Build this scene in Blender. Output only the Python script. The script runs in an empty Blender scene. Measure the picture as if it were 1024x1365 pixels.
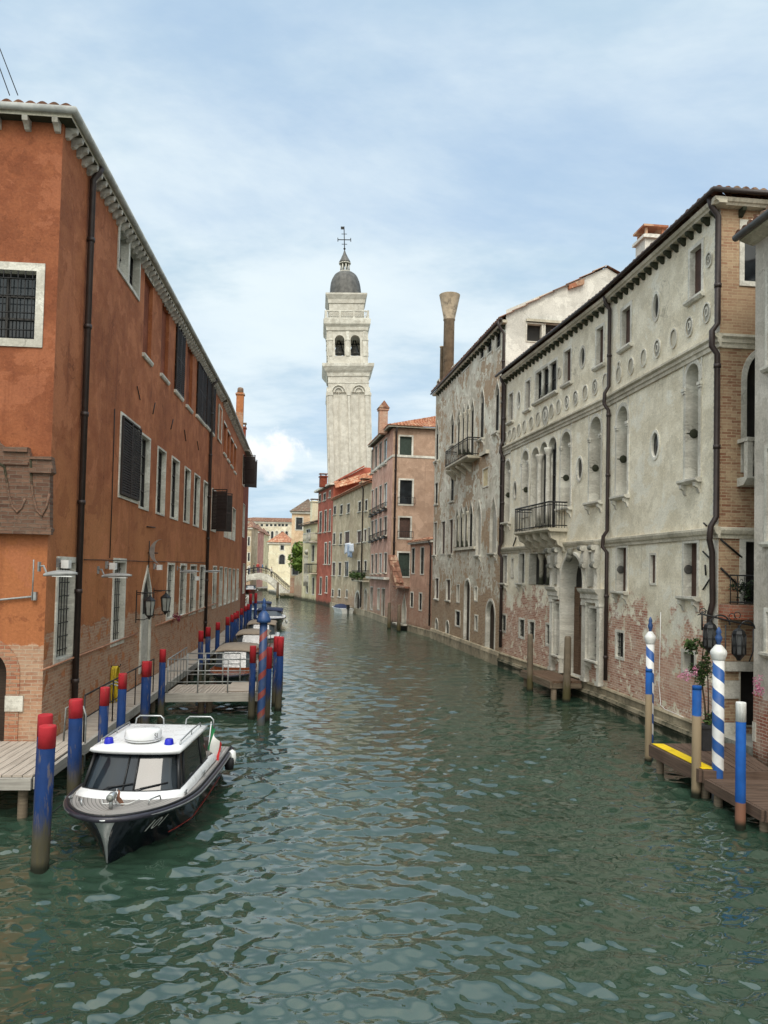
import bpy, math, random
import numpy as np
from mathutils import Vector, Matrix
from mathutils.geometry import delaunay_2d_cdt, tessellate_polygon

random.seed(7)
sc = bpy.context.scene
COL = sc.collection
rad = math.radians

# ------------------------------------------------------------------ camera model (photo is 1024 x 1365)
FPX, CAMH = 1025.0, 4.5
PITCH, ROLL = rad(2.0), 0.022
_F = np.array([0, math.cos(PITCH), math.sin(PITCH)])
_U0 = np.array([0, -math.sin(PITCH), math.cos(PITCH)])
_R0 = np.array([1.0, 0, 0])
_R = _R0 * math.cos(ROLL) + _U0 * math.sin(ROLL)
_U = _U0 * math.cos(ROLL) - _R0 * math.sin(ROLL)
CYP = 763 - FPX * math.tan(PITCH)
_C = np.array([0, 0, CAMH])

def ray(px, py):
    return _F + _R * ((px - 512) / FPX) + _U * ((CYP - py) / FPX)
def at_z(px, py, z=0.0):
    v = ray(px, py)
    return Vector(_C + v * ((z - CAMH) / v[2]))
def at_y(px, py, Y):
    v = ray(px, py)
    return Vector(_C + v * (Y / v[1]))
def hor(px):
    a = ray(px, 0); b = ray(px, 1000)
    return 1000 * a[2] / (a[2] - b[2])
def hdir(px):
    v = ray(px, hor(px))
    return Vector((v[0], v[1])).normalized()

cam = bpy.data.cameras.new('camera')
co = bpy.data.objects.new('camera', cam); COL.objects.link(co)
M = Matrix.Identity(4)
for i in range(3):
    M[i][0] = _R[i]; M[i][1] = _U[i]; M[i][2] = -_F[i]; M[i][3] = _C[i]
co.matrix_world = M
cam.sensor_fit = 'VERTICAL'; cam.sensor_height = 36.0; cam.sensor_width = 27.0
cam.lens = 36.0 * FPX / 1365
cam.shift_y = (CYP - 682.5) / 1365
cam.clip_end = 3000; cam.clip_start = 0.1
sc.camera = co

# ------------------------------------------------------------------ mesh builder
def V(*a): return Vector(a)

class MB:
    def __init__(s):
        s.v = []; s.f = []; s.uv = []; s.mi = []; s.sm = []
    def add(s, pts):
        b = len(s.v); s.v.extend(tuple(p) for p in pts); return b
    def face(s, idx, uv=None, mi=0, sm=False):
        s.f.append(tuple(idx)); s.uv.append(uv); s.mi.append(mi); s.sm.append(sm)
    def poly(s, pts, uv=None, mi=0):
        b = s.add(pts); s.face(range(b, b + len(pts)), uv, mi)
    def hexa(s, p, mi=0, uvs=None):
        # p: 8 points, bottom ring 0-3, top ring 4-7
        for q in ((3, 2, 1, 0), (4, 5, 6, 7), (0, 1, 5, 4), (1, 2, 6, 5), (2, 3, 7, 6), (3, 0, 4, 7)):
            pts = [p[i] for i in q]
            s.poly(pts, None, mi)
    def box(s, c, size, ax=None, mi=0):
        c = Vector(c); a = ax or (V(1, 0, 0), V(0, 1, 0), V(0, 0, 1))
        h = [a[i] * (size[i] / 2) for i in range(3)]
        P = lambda i, j, k: c + h[0] * i + h[1] * j + h[2] * k
        p = {}
        ofs = random.random() * 7
        for i in (-1, 1):
            for j in (-1, 1):
                for k in (-1, 1): p[(i, j, k)] = P(i, j, k)
        def q(keys, ua, va):
            uv = [(ofs + k[ua] * size[ua] / 2, ofs + k[va] * size[va] / 2) for k in keys]
            s.poly([p[k] for k in keys], uv, mi)
        q([(-1, -1, 1), (1, -1, 1), (1, 1, 1), (-1, 1, 1)], 0, 1)
        q([(-1, 1, -1), (1, 1, -1), (1, -1, -1), (-1, -1, -1)], 0, 1)
        q([(-1, -1, -1), (1, -1, -1), (1, -1, 1), (-1, -1, 1)], 0, 2)
        q([(1, 1, -1), (-1, 1, -1), (-1, 1, 1), (1, 1, 1)], 0, 2)
        q([(1, -1, -1), (1, 1, -1), (1, 1, 1), (1, -1, 1)], 1, 2)
        q([(-1, 1, -1), (-1, -1, -1), (-1, -1, 1), (-1, 1, 1)], 1, 2)
    def tube(s, path, r, n=10, cap=True, mi=0, sm=True):
        path = [Vector(p) for p in path]
        rs = r if isinstance(r, (list, tuple)) else [r] * len(path)
        prev = None; rings = []; acc = 0
        for i, p in enumerate(path):
            t = (path[min(i + 1, len(path) - 1)] - path[max(i - 1, 0)]).normalized()
            if prev is None:
                a = t.orthogonal().normalized()
            else:
                a = (prev - t * prev.dot(t)).normalized()
            prev = a; b = t.cross(a)
            if i: acc += (p - path[i - 1]).length
            rings.append((s.add([p + (a * math.cos(2 * math.pi * k / n) + b * math.sin(2 * math.pi * k / n)) * rs[i] for k in range(n)]), acc))
        for (r0, v0), (r1, v1) in zip(rings, rings[1:]):
            for k in range(n):
                k2 = (k + 1) % n
                c = 2 * math.pi * max(rs) / n
                s.face((r0 + k, r0 + k2, r1 + k2, r1 + k), [(k * c, v0), ((k + 1) * c, v0), ((k + 1) * c, v1), (k * c, v1)], mi, sm)
        if cap:
            s.face([rings[0][0] + k for k in range(n - 1, -1, -1)], None, mi)
            s.face([rings[-1][0] + k for k in range(n)], None, mi)
    def lathe(s, prof, c, n=16, mi=0, sm=True, axis=None, cap=True, a0=0.0):
        # prof: (r, z) along local z
        c = Vector(c)
        if axis is None: X, Y, Z = V(1, 0, 0), V(0, 1, 0), V(0, 0, 1)
        else:
            Z = Vector(axis).normalized(); X = Z.orthogonal().normalized(); Y = Z.cross(X)
        rings = []
        for r, z in prof:
            rings.append(s.add([c + Z * z + (X * math.cos(a0 + 2 * math.pi * k / n) + Y * math.sin(a0 + 2 * math.pi * k / n)) * r for k in range(n)]))
        for i in range(len(rings) - 1):
            w = 2 * math.pi * max(prof[i][0], prof[i + 1][0], .01) / n
            for k in range(n):
                k2 = (k + 1) % n
                s.face((rings[i] + k, rings[i] + k2, rings[i + 1] + k2, rings[i + 1] + k),
                       [(k * w, prof[i][1]), ((k + 1) * w, prof[i][1]), ((k + 1) * w, prof[i + 1][1]), (k * w, prof[i + 1][1])], mi, sm)
        if cap:
            if prof[0][0] > 1e-4: s.face([rings[0] + k for k in range(n - 1, -1, -1)], None, mi)
            if prof[-1][0] > 1e-4: s.face([rings[-1] + k for k in range(n)], None, mi)
    def grid(s, rows, mi=0, sm=True, close=False, uvs=None):
        n = len(rows[0]); bs = [s.add(r) for r in rows]
        for i in range(len(rows) - 1):
            for k in range(n if close else n - 1):
                k2 = (k + 1) % n
                uv = None
                if uvs: uv = [uvs[i][k], uvs[i][k2], uvs[i + 1][k2], uvs[i + 1][k]]
                s.face((bs[i] + k, bs[i] + k2, bs[i + 1] + k2, bs[i + 1] + k), uv, mi, sm)
    def fbox(s, fr, u0, u1, d0, d1, z0, z1, mi=0):
        P = fr.P
        for pts, uv in (
            ([P(u0, d1, z0), P(u1, d1, z0), P(u1, d1, z1), P(u0, d1, z1)], [(u0, z0), (u1, z0), (u1, z1), (u0, z1)]),
            ([P(u1, d0, z0), P(u0, d0, z0), P(u0, d0, z1), P(u1, d0, z1)], [(u1, z0), (u0, z0), (u0, z1), (u1, z1)]),
            ([P(u0, d0, z1), P(u0, d1, z1), P(u1, d1, z1), P(u1, d0, z1)], [(u0, d0), (u0, d1), (u1, d1), (u1, d0)]),
            ([P(u0, d1, z0), P(u0, d0, z0), P(u1, d0, z0), P(u1, d1, z0)], [(u0, d1), (u0, d0), (u1, d0), (u1, d1)]),
            ([P(u0, d0, z0), P(u0, d1, z0), P(u0, d1, z1), P(u0, d0, z1)], [(d0, z0), (d1, z0), (d1, z1), (d0, z1)]),
            ([P(u1, d1, z0), P(u1, d0, z0), P(u1, d0, z1), P(u1, d1, z1)], [(d1, z0), (d0, z0), (d0, z1), (d1, z1)])):
            s.poly(pts, uv, mi)
    def fprism(s, fr, loop, d0, d1, mi=0, back=False):
        n = len(loop)
        A = [fr.P(u, d1, z) for u, z in loop]; B = [fr.P(u, d0, z) for u, z in loop]
        for k in range(n):
            k2 = (k + 1) % n
            s.poly([A[k], A[k2], B[k2], B[k]], [(loop[k][0], loop[k][1]), (loop[k2][0], loop[k2][1]), (loop[k2][0] + .1, loop[k2][1]), (loop[k][0] + .1, loop[k][1])], mi)
        s.fcap(fr, loop, d1, mi)
        if back: s.fcap(fr, loop, d0, mi)
    def fcap(s, fr, loop, d, mi=0):
        tris = tessellate_polygon([[Vector((u, z, 0)) for u, z in loop]])
        b = s.add([fr.P(u, d, z) for u, z in loop])
        for t in tris: s.face([b + i for i in t], [loop[i] for i in t], mi)
    def fsweep(s, fr, prof, u0, u1, mi=0, ends=True):
        # prof: (d, z) polyline swept along the wall
        n = len(prof)
        for (d0, z0), (d1, z1) in zip(prof, prof[1:]):
            l = math.hypot(d1 - d0, z1 - z0)
            s.poly([fr.P(u0, d0, z0), fr.P(u1, d0, z0), fr.P(u1, d1, z1), fr.P(u0, d1, z1)], [(u0, z0), (u1, z0), (u1, z0 + l), (u0, z0 + l)], mi)
        if ends:
            for u in (u0, u1): s.poly([fr.P(u, d, z) for d, z in prof], None, mi)
    def build(s, name, mats, parent=None, at=None):
        base = Vector((0, 0, 0))
        if at is not None: base = Vector(at)
        elif parent is not None: base = world_loc(parent)
        me = bpy.data.meshes.new(name)
        vv = np.array(s.v, dtype=np.float64).reshape(-1, 3) - np.array(base)
        me.from_pydata(vv.tolist(), [], s.f)
        mats = mats if isinstance(mats, (list, tuple)) else [mats]
        for m in mats: me.materials.append(m)
        ul = me.uv_layers.new(name='UVMap')
        uvs = []
        for f, uv in zip(s.f, s.uv):
            if uv is None:
                p = [s.v[i] for i in f]
                nx = ny = nz = 0.0
                for a, b in zip(p, p[1:] + p[:1]):
                    nx += (a[1] - b[1]) * (a[2] + b[2]); ny += (a[2] - b[2]) * (a[0] + b[0]); nz += (a[0] - b[0]) * (a[1] + b[1])
                ax, ay, az = abs(nx), abs(ny), abs(nz)
                if az >= ax and az >= ay: uv = [(q[0], q[1]) for q in p]
                elif ax >= ay: uv = [(q[1], q[2]) for q in p]
                else: uv = [(q[0], q[2]) for q in p]
            for a in uv: uvs.extend((a[0], a[1]))
        ul.data.foreach_set('uv', uvs)
        me.polygons.foreach_set('material_index', s.mi)
        me.polygons.foreach_set('use_smooth', s.sm)
        me.update()
        o = bpy.data.objects.new(name, me); COL.objects.link(o)
        if parent is not None: o.parent = parent
        if at is not None:
            o.location = base - (world_loc(parent) if parent is not None else Vector((0, 0, 0)))
        return o

def world_loc(o):
    l = Vector((0, 0, 0))
    while o is not None:
        l += o.location; o = o.parent
    return l

def tag(o, label=None, cat=None, group=None, kind=None):
    if label: o['label'] = label
    if cat: o['category'] = cat
    if group: o['group'] = group
    if kind: o['kind'] = kind
    return o
def thing(name, label, cat, loc=(0, 0, 0), group=None, rz=0.0):
    o = bpy.data.objects.new(name, None); COL.objects.link(o)
    o.empty_display_size = .2
    o.location = loc; o.rotation_euler = (0, 0, rz)
    return tag(o, label, cat, group)
def copy_tree(o, parent=None):
    c = o.copy(); COL.objects.link(c)
    if parent is not None: c.parent = parent
    for ch in list(o.children): copy_tree(ch, c)
    return c
def clone(o, label, loc, rz=None):
    c = copy_tree(o); c['label'] = label; c.location = loc
    if rz is not None: c.rotation_euler = (0, 0, rz)
    return c

class Frame:
    """a vertical wall plane: u along it, d outward, z up"""
    def __init__(s, o, x, toward):
        s.o = Vector((o[0], o[1])); s.x = Vector((x[0], x[1])).normalized()
        n = Vector((-s.x.y, s.x.x))
        if n.dot(Vector((toward[0], toward[1])) - s.o) < 0: n = -n
        s.n = n
        s.X = V(s.x.x, s.x.y, 0); s.N = V(n.x, n.y, 0); s.Z = V(0, 0, 1)
    def P(s, u, d, z):
        q = s.o + s.x * u + s.n * d
        return V(q.x, q.y, z)
    def uz(s, px, py, d=0.0):
        v = ray(px, py)
        o = s.o + s.n * d
        den = v[0] * s.n.x + v[1] * s.n.y
        t = ((o.x) * s.n.x + (o.y) * s.n.y) / den
        p = _C + v * t
        return ((p[0] - s.o.x) * s.x.x + (p[1] - s.o.y) * s.x.y, p[2])
    def u(s, px, py=None, d=0.0): return s.uz(px, hor(px) if py is None else py, d)[0]
    def z(s, px, py, d=0.0): return s.uz(px, py, d)[1]
    def ax(s): return (s.X, s.N, s.Z)

# ------------------------------------------------------------------ windows and walls
def loop_of(kind, u0, u1, z0, z1, zs=None, n=14):
    w = u1 - u0; uc = (u0 + u1) / 2
    if kind == 'rect': return [(u0, z0), (u1, z0), (u1, z1), (u0, z1)]
    if kind == 'oval':
        zc = (z0 + z1) / 2; m = 24
        return [(uc + w / 2 * math.cos(2 * math.pi * k / m), zc + (z1 - z0) / 2 * math.sin(2 * math.pi * k / m)) for k in range(m)]
    if zs is None: zs = z1 - w / 2 if kind == 'round' else z1 - w * 1.0
    h = z1 - zs
    pts = [(u0, z0), (u1, z0)]
    for k in range(n + 1):
        a = math.pi * k / n
        c = math.cos(a)
        if kind == 'round': pts.append((uc + w / 2 * c, zs + h * math.sin(a)))
        else:
            t = 1 - abs(c)   # ogee
            y = (1 - abs(c) ** 1.7) ** .75 * .78 + .22 * max(0, (t - .55) / .45) ** 2
            pts.append((uc + w / 2 * c, zs + h * y))
    return pts

class Bld:
    def __init__(s, name, label, cat, loc, group=None):
        s.o = thing(name, label, cat, loc, group)
        s.walls = []
    def wall(s, fr, outline, mi=0):
        w = {'fr': fr, 'out': outline, 'holes': [], 'mi': mi}
        s.walls.append(w); return w
    def finish(s, mats, name='wall', extra=None):
        mb = MB()
        for w in s.walls:
            fr = w['fr']; pts = []; edges = []
            loops = [w['out']] + w['holes']
            for lp in loops:
                b = len(pts); n = len(lp)
                pts += [Vector(p) for p in lp]
                edges += [(b + i, b + (i + 1) % n) for i in range(n)]
            rv, re, rf, _, _, _ = delaunay_2d_cdt(pts, edges, [], 1 if False else 0, 1e-5)
            holes = w['holes']; out = w['out']
            b = mb.add([fr.P(p.x, 0, p.y) for p in rv])
            for f in rf:
                cx = sum(rv[i].x for i in f) / len(f); cy = sum(rv[i].y for i in f) / len(f)
                if not inside(out, cx, cy): continue
                if any(inside(h, cx, cy) for h in holes): continue
                mb.face([b + i for i in f], [(rv[i].x, rv[i].y) for i in f], w['mi'])
        if extra: extra(mb)
        return mb.build(name, mats, s.o)

def inside(lp, x, y):
    c = False; n = len(lp); j = n - 1
    for i in range(n):
        xi, yi = lp[i]; xj, yj = lp[j]
        if (yi > y) != (yj > y) and x < (xj - xi) * (y - yi) / (yj - yi) + xi: c = not c
        j = i
    return c

def ring(mb, fr, inner, outer, d0, d1, mi=0):
    n = len(inner)
    for k in range(n):
        k2 = (k + 1) % n
        a, b, c, d = inner[k], inner[k2], outer[k2], outer[k]
        mb.poly([fr.P(a[0], d1, a[1]), fr.P(b[0], d1, b[1]), fr.P(c[0], d1, c[1]), fr.P(d[0], d1, d[1])], [a, b, c, d], mi)
        mb.poly([fr.P(d[0], d1, d[1]), fr.P(c[0], d1, c[1]), fr.P(c[0], d0, c[1]), fr.P(d[0], d0, d[1])], [d, c, (c[0] + .05, c[1]), (d[0] + .05, d[1])], mi)

def reveal(mb, fr, lp, d0, d1, mi=0):
    n = len(lp)
    for k in range(n):
        a, b = lp[k], lp[(k + 1) % n]
        mb.poly([fr.P(a[0], d1, a[1]), fr.P(b[0], d1, b[1]), fr.P(b[0], d0, b[1]), fr.P(a[0], d0, a[1])],
                [(a[0], a[1]), (b[0], b[1]), (b[0] + .2, b[1]), (a[0] + .2, a[1])], mi)

def louvre(mb, fr, u0, u1, d0, d1, z0, z1, step=.075):
    """a shutter leaf: stiles, rails and sloped slats"""
    s = .05
    mb.fbox(fr, u0, u0 + s, d0, d1, z0, z1); mb.fbox(fr, u1 - s, u1, d0, d1, z0, z1)
    zm = (z0 + z1) / 2
    for a in (z0, zm - s / 2, z1 - s): mb.fbox(fr, u0 + s, u1 - s, d0 + .002, d1 - .002, a, a + s)
    z = z0 + s
    while z < z1 - s - step:
        P = fr.P
        p = [P(u0 + s, d0 + .003, z + .02), P(u1 - s, d0 + .003, z + .02), P(u1 - s, d1 - .006, z), P(u0 + s, d1 - .006, z),
             P(u0 + s, d0 + .003, z + step), P(u1 - s, d0 + .003, z + step), P(u1 - s, d1 - .006, z + .035), P(u0 + s, d1 - .006, z + .035)]
        mb.hexa(p); z += step

def window(b, w, u0, u1, z0, z1, kind='rect', zs=None, fw=.12, proud=.03, depth=.22, pane='glass', frame='stone', sill=.0,
           sill_mat=None, bars=(1, 2), grille=None, shutter=None, bottom=True, name='window', disc=None, label=None, brackets=False, lobes=True):
    fr = w['fr']
    lp = loop_of(kind, u0, u1, z0, z1, zs)
    w['holes'].append(lp)
    mb = MB()
    if fw > 0:
        zz = z0 - fw if (bottom or kind == 'oval') else z0
        outer = loop_of(kind, u0 - fw, u1 + fw, zz, z1 + fw * (1.4 if kind == 'gothic' else 1), (zs if zs else (z1 - (u1 - u0) / 2 if kind == 'round' else z1 - (u1 - u0))) if kind in ('round', 'gothic') else None)
        ring(mb, fr, lp, outer, -.02, proud)
    reveal(mb, fr, lp, -depth, proud if fw > 0 else 0.0)
    o = mb.build(name, MT[frame], b.o)
    if label: o['label'] = label
    # pane
    pm = MB(); pm.fcap(fr, lp, -depth)
    if pane == 'glass' and bars:
        nv, nh = bars; t = .022
        zt = z1 if kind == 'rect' else (zs or z1 - (u1 - u0) / 2)
        if kind != 'oval':
            for k in range(nv + 2):
                uu = u0 + (u1 - u0) * k / (nv + 1)
                tt = t * (1.6 if k in (0, nv + 1) else 1)
                a, c = max(u0, uu - tt), min(u1, uu + tt)
                pm.fbox(fr, a, c, -depth + .004, -depth + .045, z0, zt, 1)
            for k in range(nh + 2):
                zz = z0 + (zt - z0) * k / (nh + 1)
                tt = t * (1.6 if k in (0, nh + 1) else 1)
                pm.fbox(fr, u0, u1, -depth + .003, -depth + .041, max(z0, zz - tt), min(zt, zz + tt), 1)
    pm.build('pane' if pane == 'glass' else 'infill', [MT[pane], MT['sash']], o)
    if sill:
        sm = MB()
        e = .06
        sm.fsweep(fr, [(-.01, z0 - .12), (sill * .6, z0 - .12), (sill, z0 - .06), (sill, z0 - .001), (-.01, z0 - .001)], u0 - fw - e, u1 + fw + e)
        if brackets:
            for uu in (u0 - fw * .3, u1 + fw * .3):
                sm.fsweep(fr, [(-.01, z0 - .42), (.03, z0 - .40), (sill * .35, z0 - .28), (sill * .8, z0 - .22), (sill * .85, z0 - .121), (-.01, z0 - .121)], uu - .06, uu + .06)
        sm.build('sill', MT[sill_mat or frame], o)
    if grille:
        g = MB(); nv, nh, dd, r = grille
        for k in range(nv):
            uu = u0 + (u1 - u0) * (k + .5) / nv
            g.tube([fr.P(uu, dd, z0 + .01), fr.P(uu, dd, z1 - .01 if kind == 'rect' else (zs or z1 - .3))], r, 6)
        for k in range(nh):
            zz = z0 + (z1 - z0) * (k + .5) / nh
            g.tube([fr.P(u0 + .005, dd + r, zz), fr.P(u1 - .005, dd + r, zz)], r * 1.1, 6)
        g.build('grille', MT['iron'], o)
    if shutter:
        mode, mat = shutter
        if mode == 'closed':
            um = (u0 + u1) / 2
            for a, c in ((u0 + .01, um - .005), (um + .005, u1 - .01)):
                s = MB(); louvre(s, fr, a, c, -.08, -.03, z0 + .01, z1 - .01); s.build('shutter', MT[mat], o)
        elif mode == 'flush':
            um = (u0 + u1) / 2
            for a, c in ((u0 - .03, um - .005), (um + .005, u1 + .03)):
                s = MB(); louvre(s, fr, a, c, proud + .01, proud + .06, z0 + .01, z1 - .01); s.build('shutter', MT[mat], o)
        elif mode in ('open', 'ajar'):
            half = (u1 - u0) / 2
            if mode == 'open':
                for a, c in ((u0 - fw - half, u0 - fw), (u1 + fw, u1 + fw + half)):
                    s = MB(); louvre(s, fr, a, c, proud + .02, proud + .06, z0, z1); s.build('shutter', MT[mat], o)
            else:
                for uu, sg in ((u0, -1), (u1, 1)):
                    f2 = Frame(fr.o + fr.x * uu, fr.n + fr.x * sg * .35, fr.o + fr.x * (uu + sg * 10))
                    s = MB(); louvre(s, f2, proud + .02, proud + .02 + half, 0, .045, z0, z1); s.build('shutter', MT[mat], o)
    if disc:
        dm = MB(); zz, r = disc
        side = u1 if abs(fr.u(512) - u1) > abs(fr.u(512) - u0) else u0
        return o
    return o

def wpx(b, w, x0, x1, yt, yb, **k):
    fr = w['fr']; xc = (x0 + x1) / 2; ym = (yt + yb) / 2
    ua, ub = fr.u(x0, ym), fr.u(x1, ym)
    z1, z0 = fr.z(xc, yt), fr.z(xc, yb)
    if 'ys' in k: k['zs'] = fr.z(xc, k.pop('ys'))
    return window(b, w, min(ua, ub), max(ua, ub), z0, z1, **k)

def tiles(mb, a, b_, c, d, pitch=.24, row=.42, mi=0, amp=.06):
    """barrel-tile roof patch: a-b is the eave, d-c the ridge"""
    a, b_, c, d = map(Vector, (a, b_, c, d))
    W = max((b_ - a).length, (c - d).length); Lh = ((d - a).length + (c - b_).length) / 2
    nc = max(2, int(W / pitch)); nr = max(1, int(Lh / row)); seg = 6
    nrm = (b_ - a).cross(d - a)
    if nrm.length < 1e-6: nrm = (b_ - a).cross(c - b_)
    nrm.normalize()
    if nrm.z < 0: nrm = -nrm
    rnd = random.Random(int(W * 100))
    jit = [[rnd.uniform(-.012, .012) for _ in range(nc + 1)] for _ in range(nr + 1)]
    for j in range(nr):
        rows = []; uvs = []
        for e, lift in ((0, .045), (1, .0)):
            t = (j + e * 1.05) / nr
            A = a.lerp(d, min(t, 1)); B = b_.lerp(c, min(t, 1))
            r = []; uv = []
            for i in range(nc * seg + 1):
                s = i / (nc * seg)
                ph = (i % (2 * seg)) / seg
                hgt = amp * (abs(math.sin(math.pi * (i / seg))) if True else 0)
                jj = jit[j][min(i // seg, nc)]
                r.append(A.lerp(B, s) + nrm * (hgt + lift + jj)); uv.append((s * W, t * Lh))
            rows.append(r); uvs.append(uv)
        mb.grid(rows, mi, True, uvs=uvs)
        # front lip
        A = a.lerp(d, j / nr); B = b_.lerp(c, j / nr)
        lip = [A.lerp(B, i / (nc * seg)) + nrm * 0.0 for i in range(nc * seg + 1)]
        mb.grid([lip, rows[0]], mi, False)
# ------------------------------------------------------------------ materials
MT = {}
def S(r, g, b):
    """sRGB 0-255 to linear"""
    f = lambda c: (c / 255 / 12.92) if c / 255 <= .04045 else ((c / 255 + .055) / 1.055) ** 2.4
    return (f(r), f(g), f(b), 1)

class NT:
    def __init__(s, name):
        s.m = bpy.data.materials.new(name); s.m.use_nodes = True
        s.t = s.m.node_tree; s.b = s.t.nodes['Principled BSDF']
    def n(s, typ, **k):
        nd = s.t.nodes.new(typ)
        for a, v in k.items(): setattr(nd, a, v)
        return nd
    def link(s, a, b): s.t.links.new(a, b)
    def set(s, sock, v):
        if hasattr(v, 'links') or isinstance(v, bpy.types.NodeSocket): s.link(v, sock)
        else: sock.default_value = v
    def uv(s): return s.n('ShaderNodeUVMap').outputs[0]
    def pos(s): return s.n('ShaderNodeNewGeometry').outputs['Position']
    def mapv(s, vec, scale=(1, 1, 1), loc=(0, 0, 0), rot=(0, 0, 0)):
        m = s.n('ShaderNodeMapping'); s.link(vec, m.inputs[0])
        m.inputs['Scale'].default_value = scale; m.inputs['Location'].default_value = loc; m.inputs['Rotation'].default_value = rot
        return m.outputs[0]
    def noise(s, vec, scale, detail=3, rough=.55, dist=0.0):
        x = s.n('ShaderNodeTexNoise'); s.link(vec, x.inputs['Vector'])
        x.inputs['Scale'].default_value = scale; x.inputs['Detail'].default_value = detail
        x.inputs['Roughness'].default_value = rough; x.inputs['Distortion'].default_value = dist
        return x.outputs['Fac']
    def math(s, op, a, b=0.0, c=0.0, clamp=False):
        x = s.n('ShaderNodeMath', operation=op); x.use_clamp = clamp
        s.set(x.inputs[0], a); s.set(x.inputs[1], b); s.set(x.inputs[2], c); return x.outputs[0]
    def mr(s, v, a, b, c=0.0, d=1.0, smooth=True):
        x = s.n('ShaderNodeMapRange'); x.interpolation_type = 'SMOOTHSTEP' if smooth else 'LINEAR'
        s.set(x.inputs[0], v)
        for i, q in enumerate((a, b, c, d)): s.set(x.inputs[i + 1], q)
        return x.outputs[0]
    def mix(s, f, a, b, mode='MIX'):
        x = s.n('ShaderNodeMix', data_type='RGBA', blend_type=mode)
        s.set(x.inputs[0], f); s.set(x.inputs[6], a); s.set(x.inputs[7], b); return x.outputs[2]
    def sep(s, v):
        x = s.n('ShaderNodeSeparateXYZ'); s.link(v, x.inputs[0]); return x.outputs
    def bump(s, h, strength=.4, dist=.02, prev=None):
        x = s.n('ShaderNodeBump'); s.set(x.inputs['Height'], h)
        x.inputs['Strength'].default_value = strength; x.inputs['Distance'].default_value = dist
        if prev is not None: s.link(prev, x.inputs['Normal'])
        return x.outputs[0]
    def done(s, col, rough=.8, nrm=None, metal=0.0, spec=None):
        s.set(s.b.inputs['Base Color'], col); s.set(s.b.inputs['Roughness'], rough)
        s.b.inputs['Metallic'].default_value = metal
        if spec is not None: s.b.inputs['Specular IOR Level'].default_value = spec
        if nrm is not None: s.link(nrm, s.b.inputs['Normal'])
        return s.m

def simple(key, col, rough=.7, var=.25, scale=6.0, metal=0.0, bump=.15, spec=None, grime=0.0):
    t = NT(key); p = t.pos()
    n1 = t.noise(p, scale, 4); n2 = t.noise(p, scale * 7, 2)
    f = t.mr(n1, .3, .7)
    c = t.mix(f, tuple(x * (1 - var) for x in col[:3]) + (1,), tuple(min(1, x * (1 + var * .6)) for x in col[:3]) + (1,))
    if grime:
        g = t.mr(t.noise(p, scale * .6, 5, .65), .52, .68)
        c = t.mix(t.math('MULTIPLY', g, grime), c, S(62, 56, 46))
    r = t.mr(n2, .2, .8, max(0.02, rough - .08), min(1, rough + .08))
    MT[key] = t.done(c, r, t.bump(n2, bump, .01) if bump else None, metal, spec)
    return MT[key]

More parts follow.
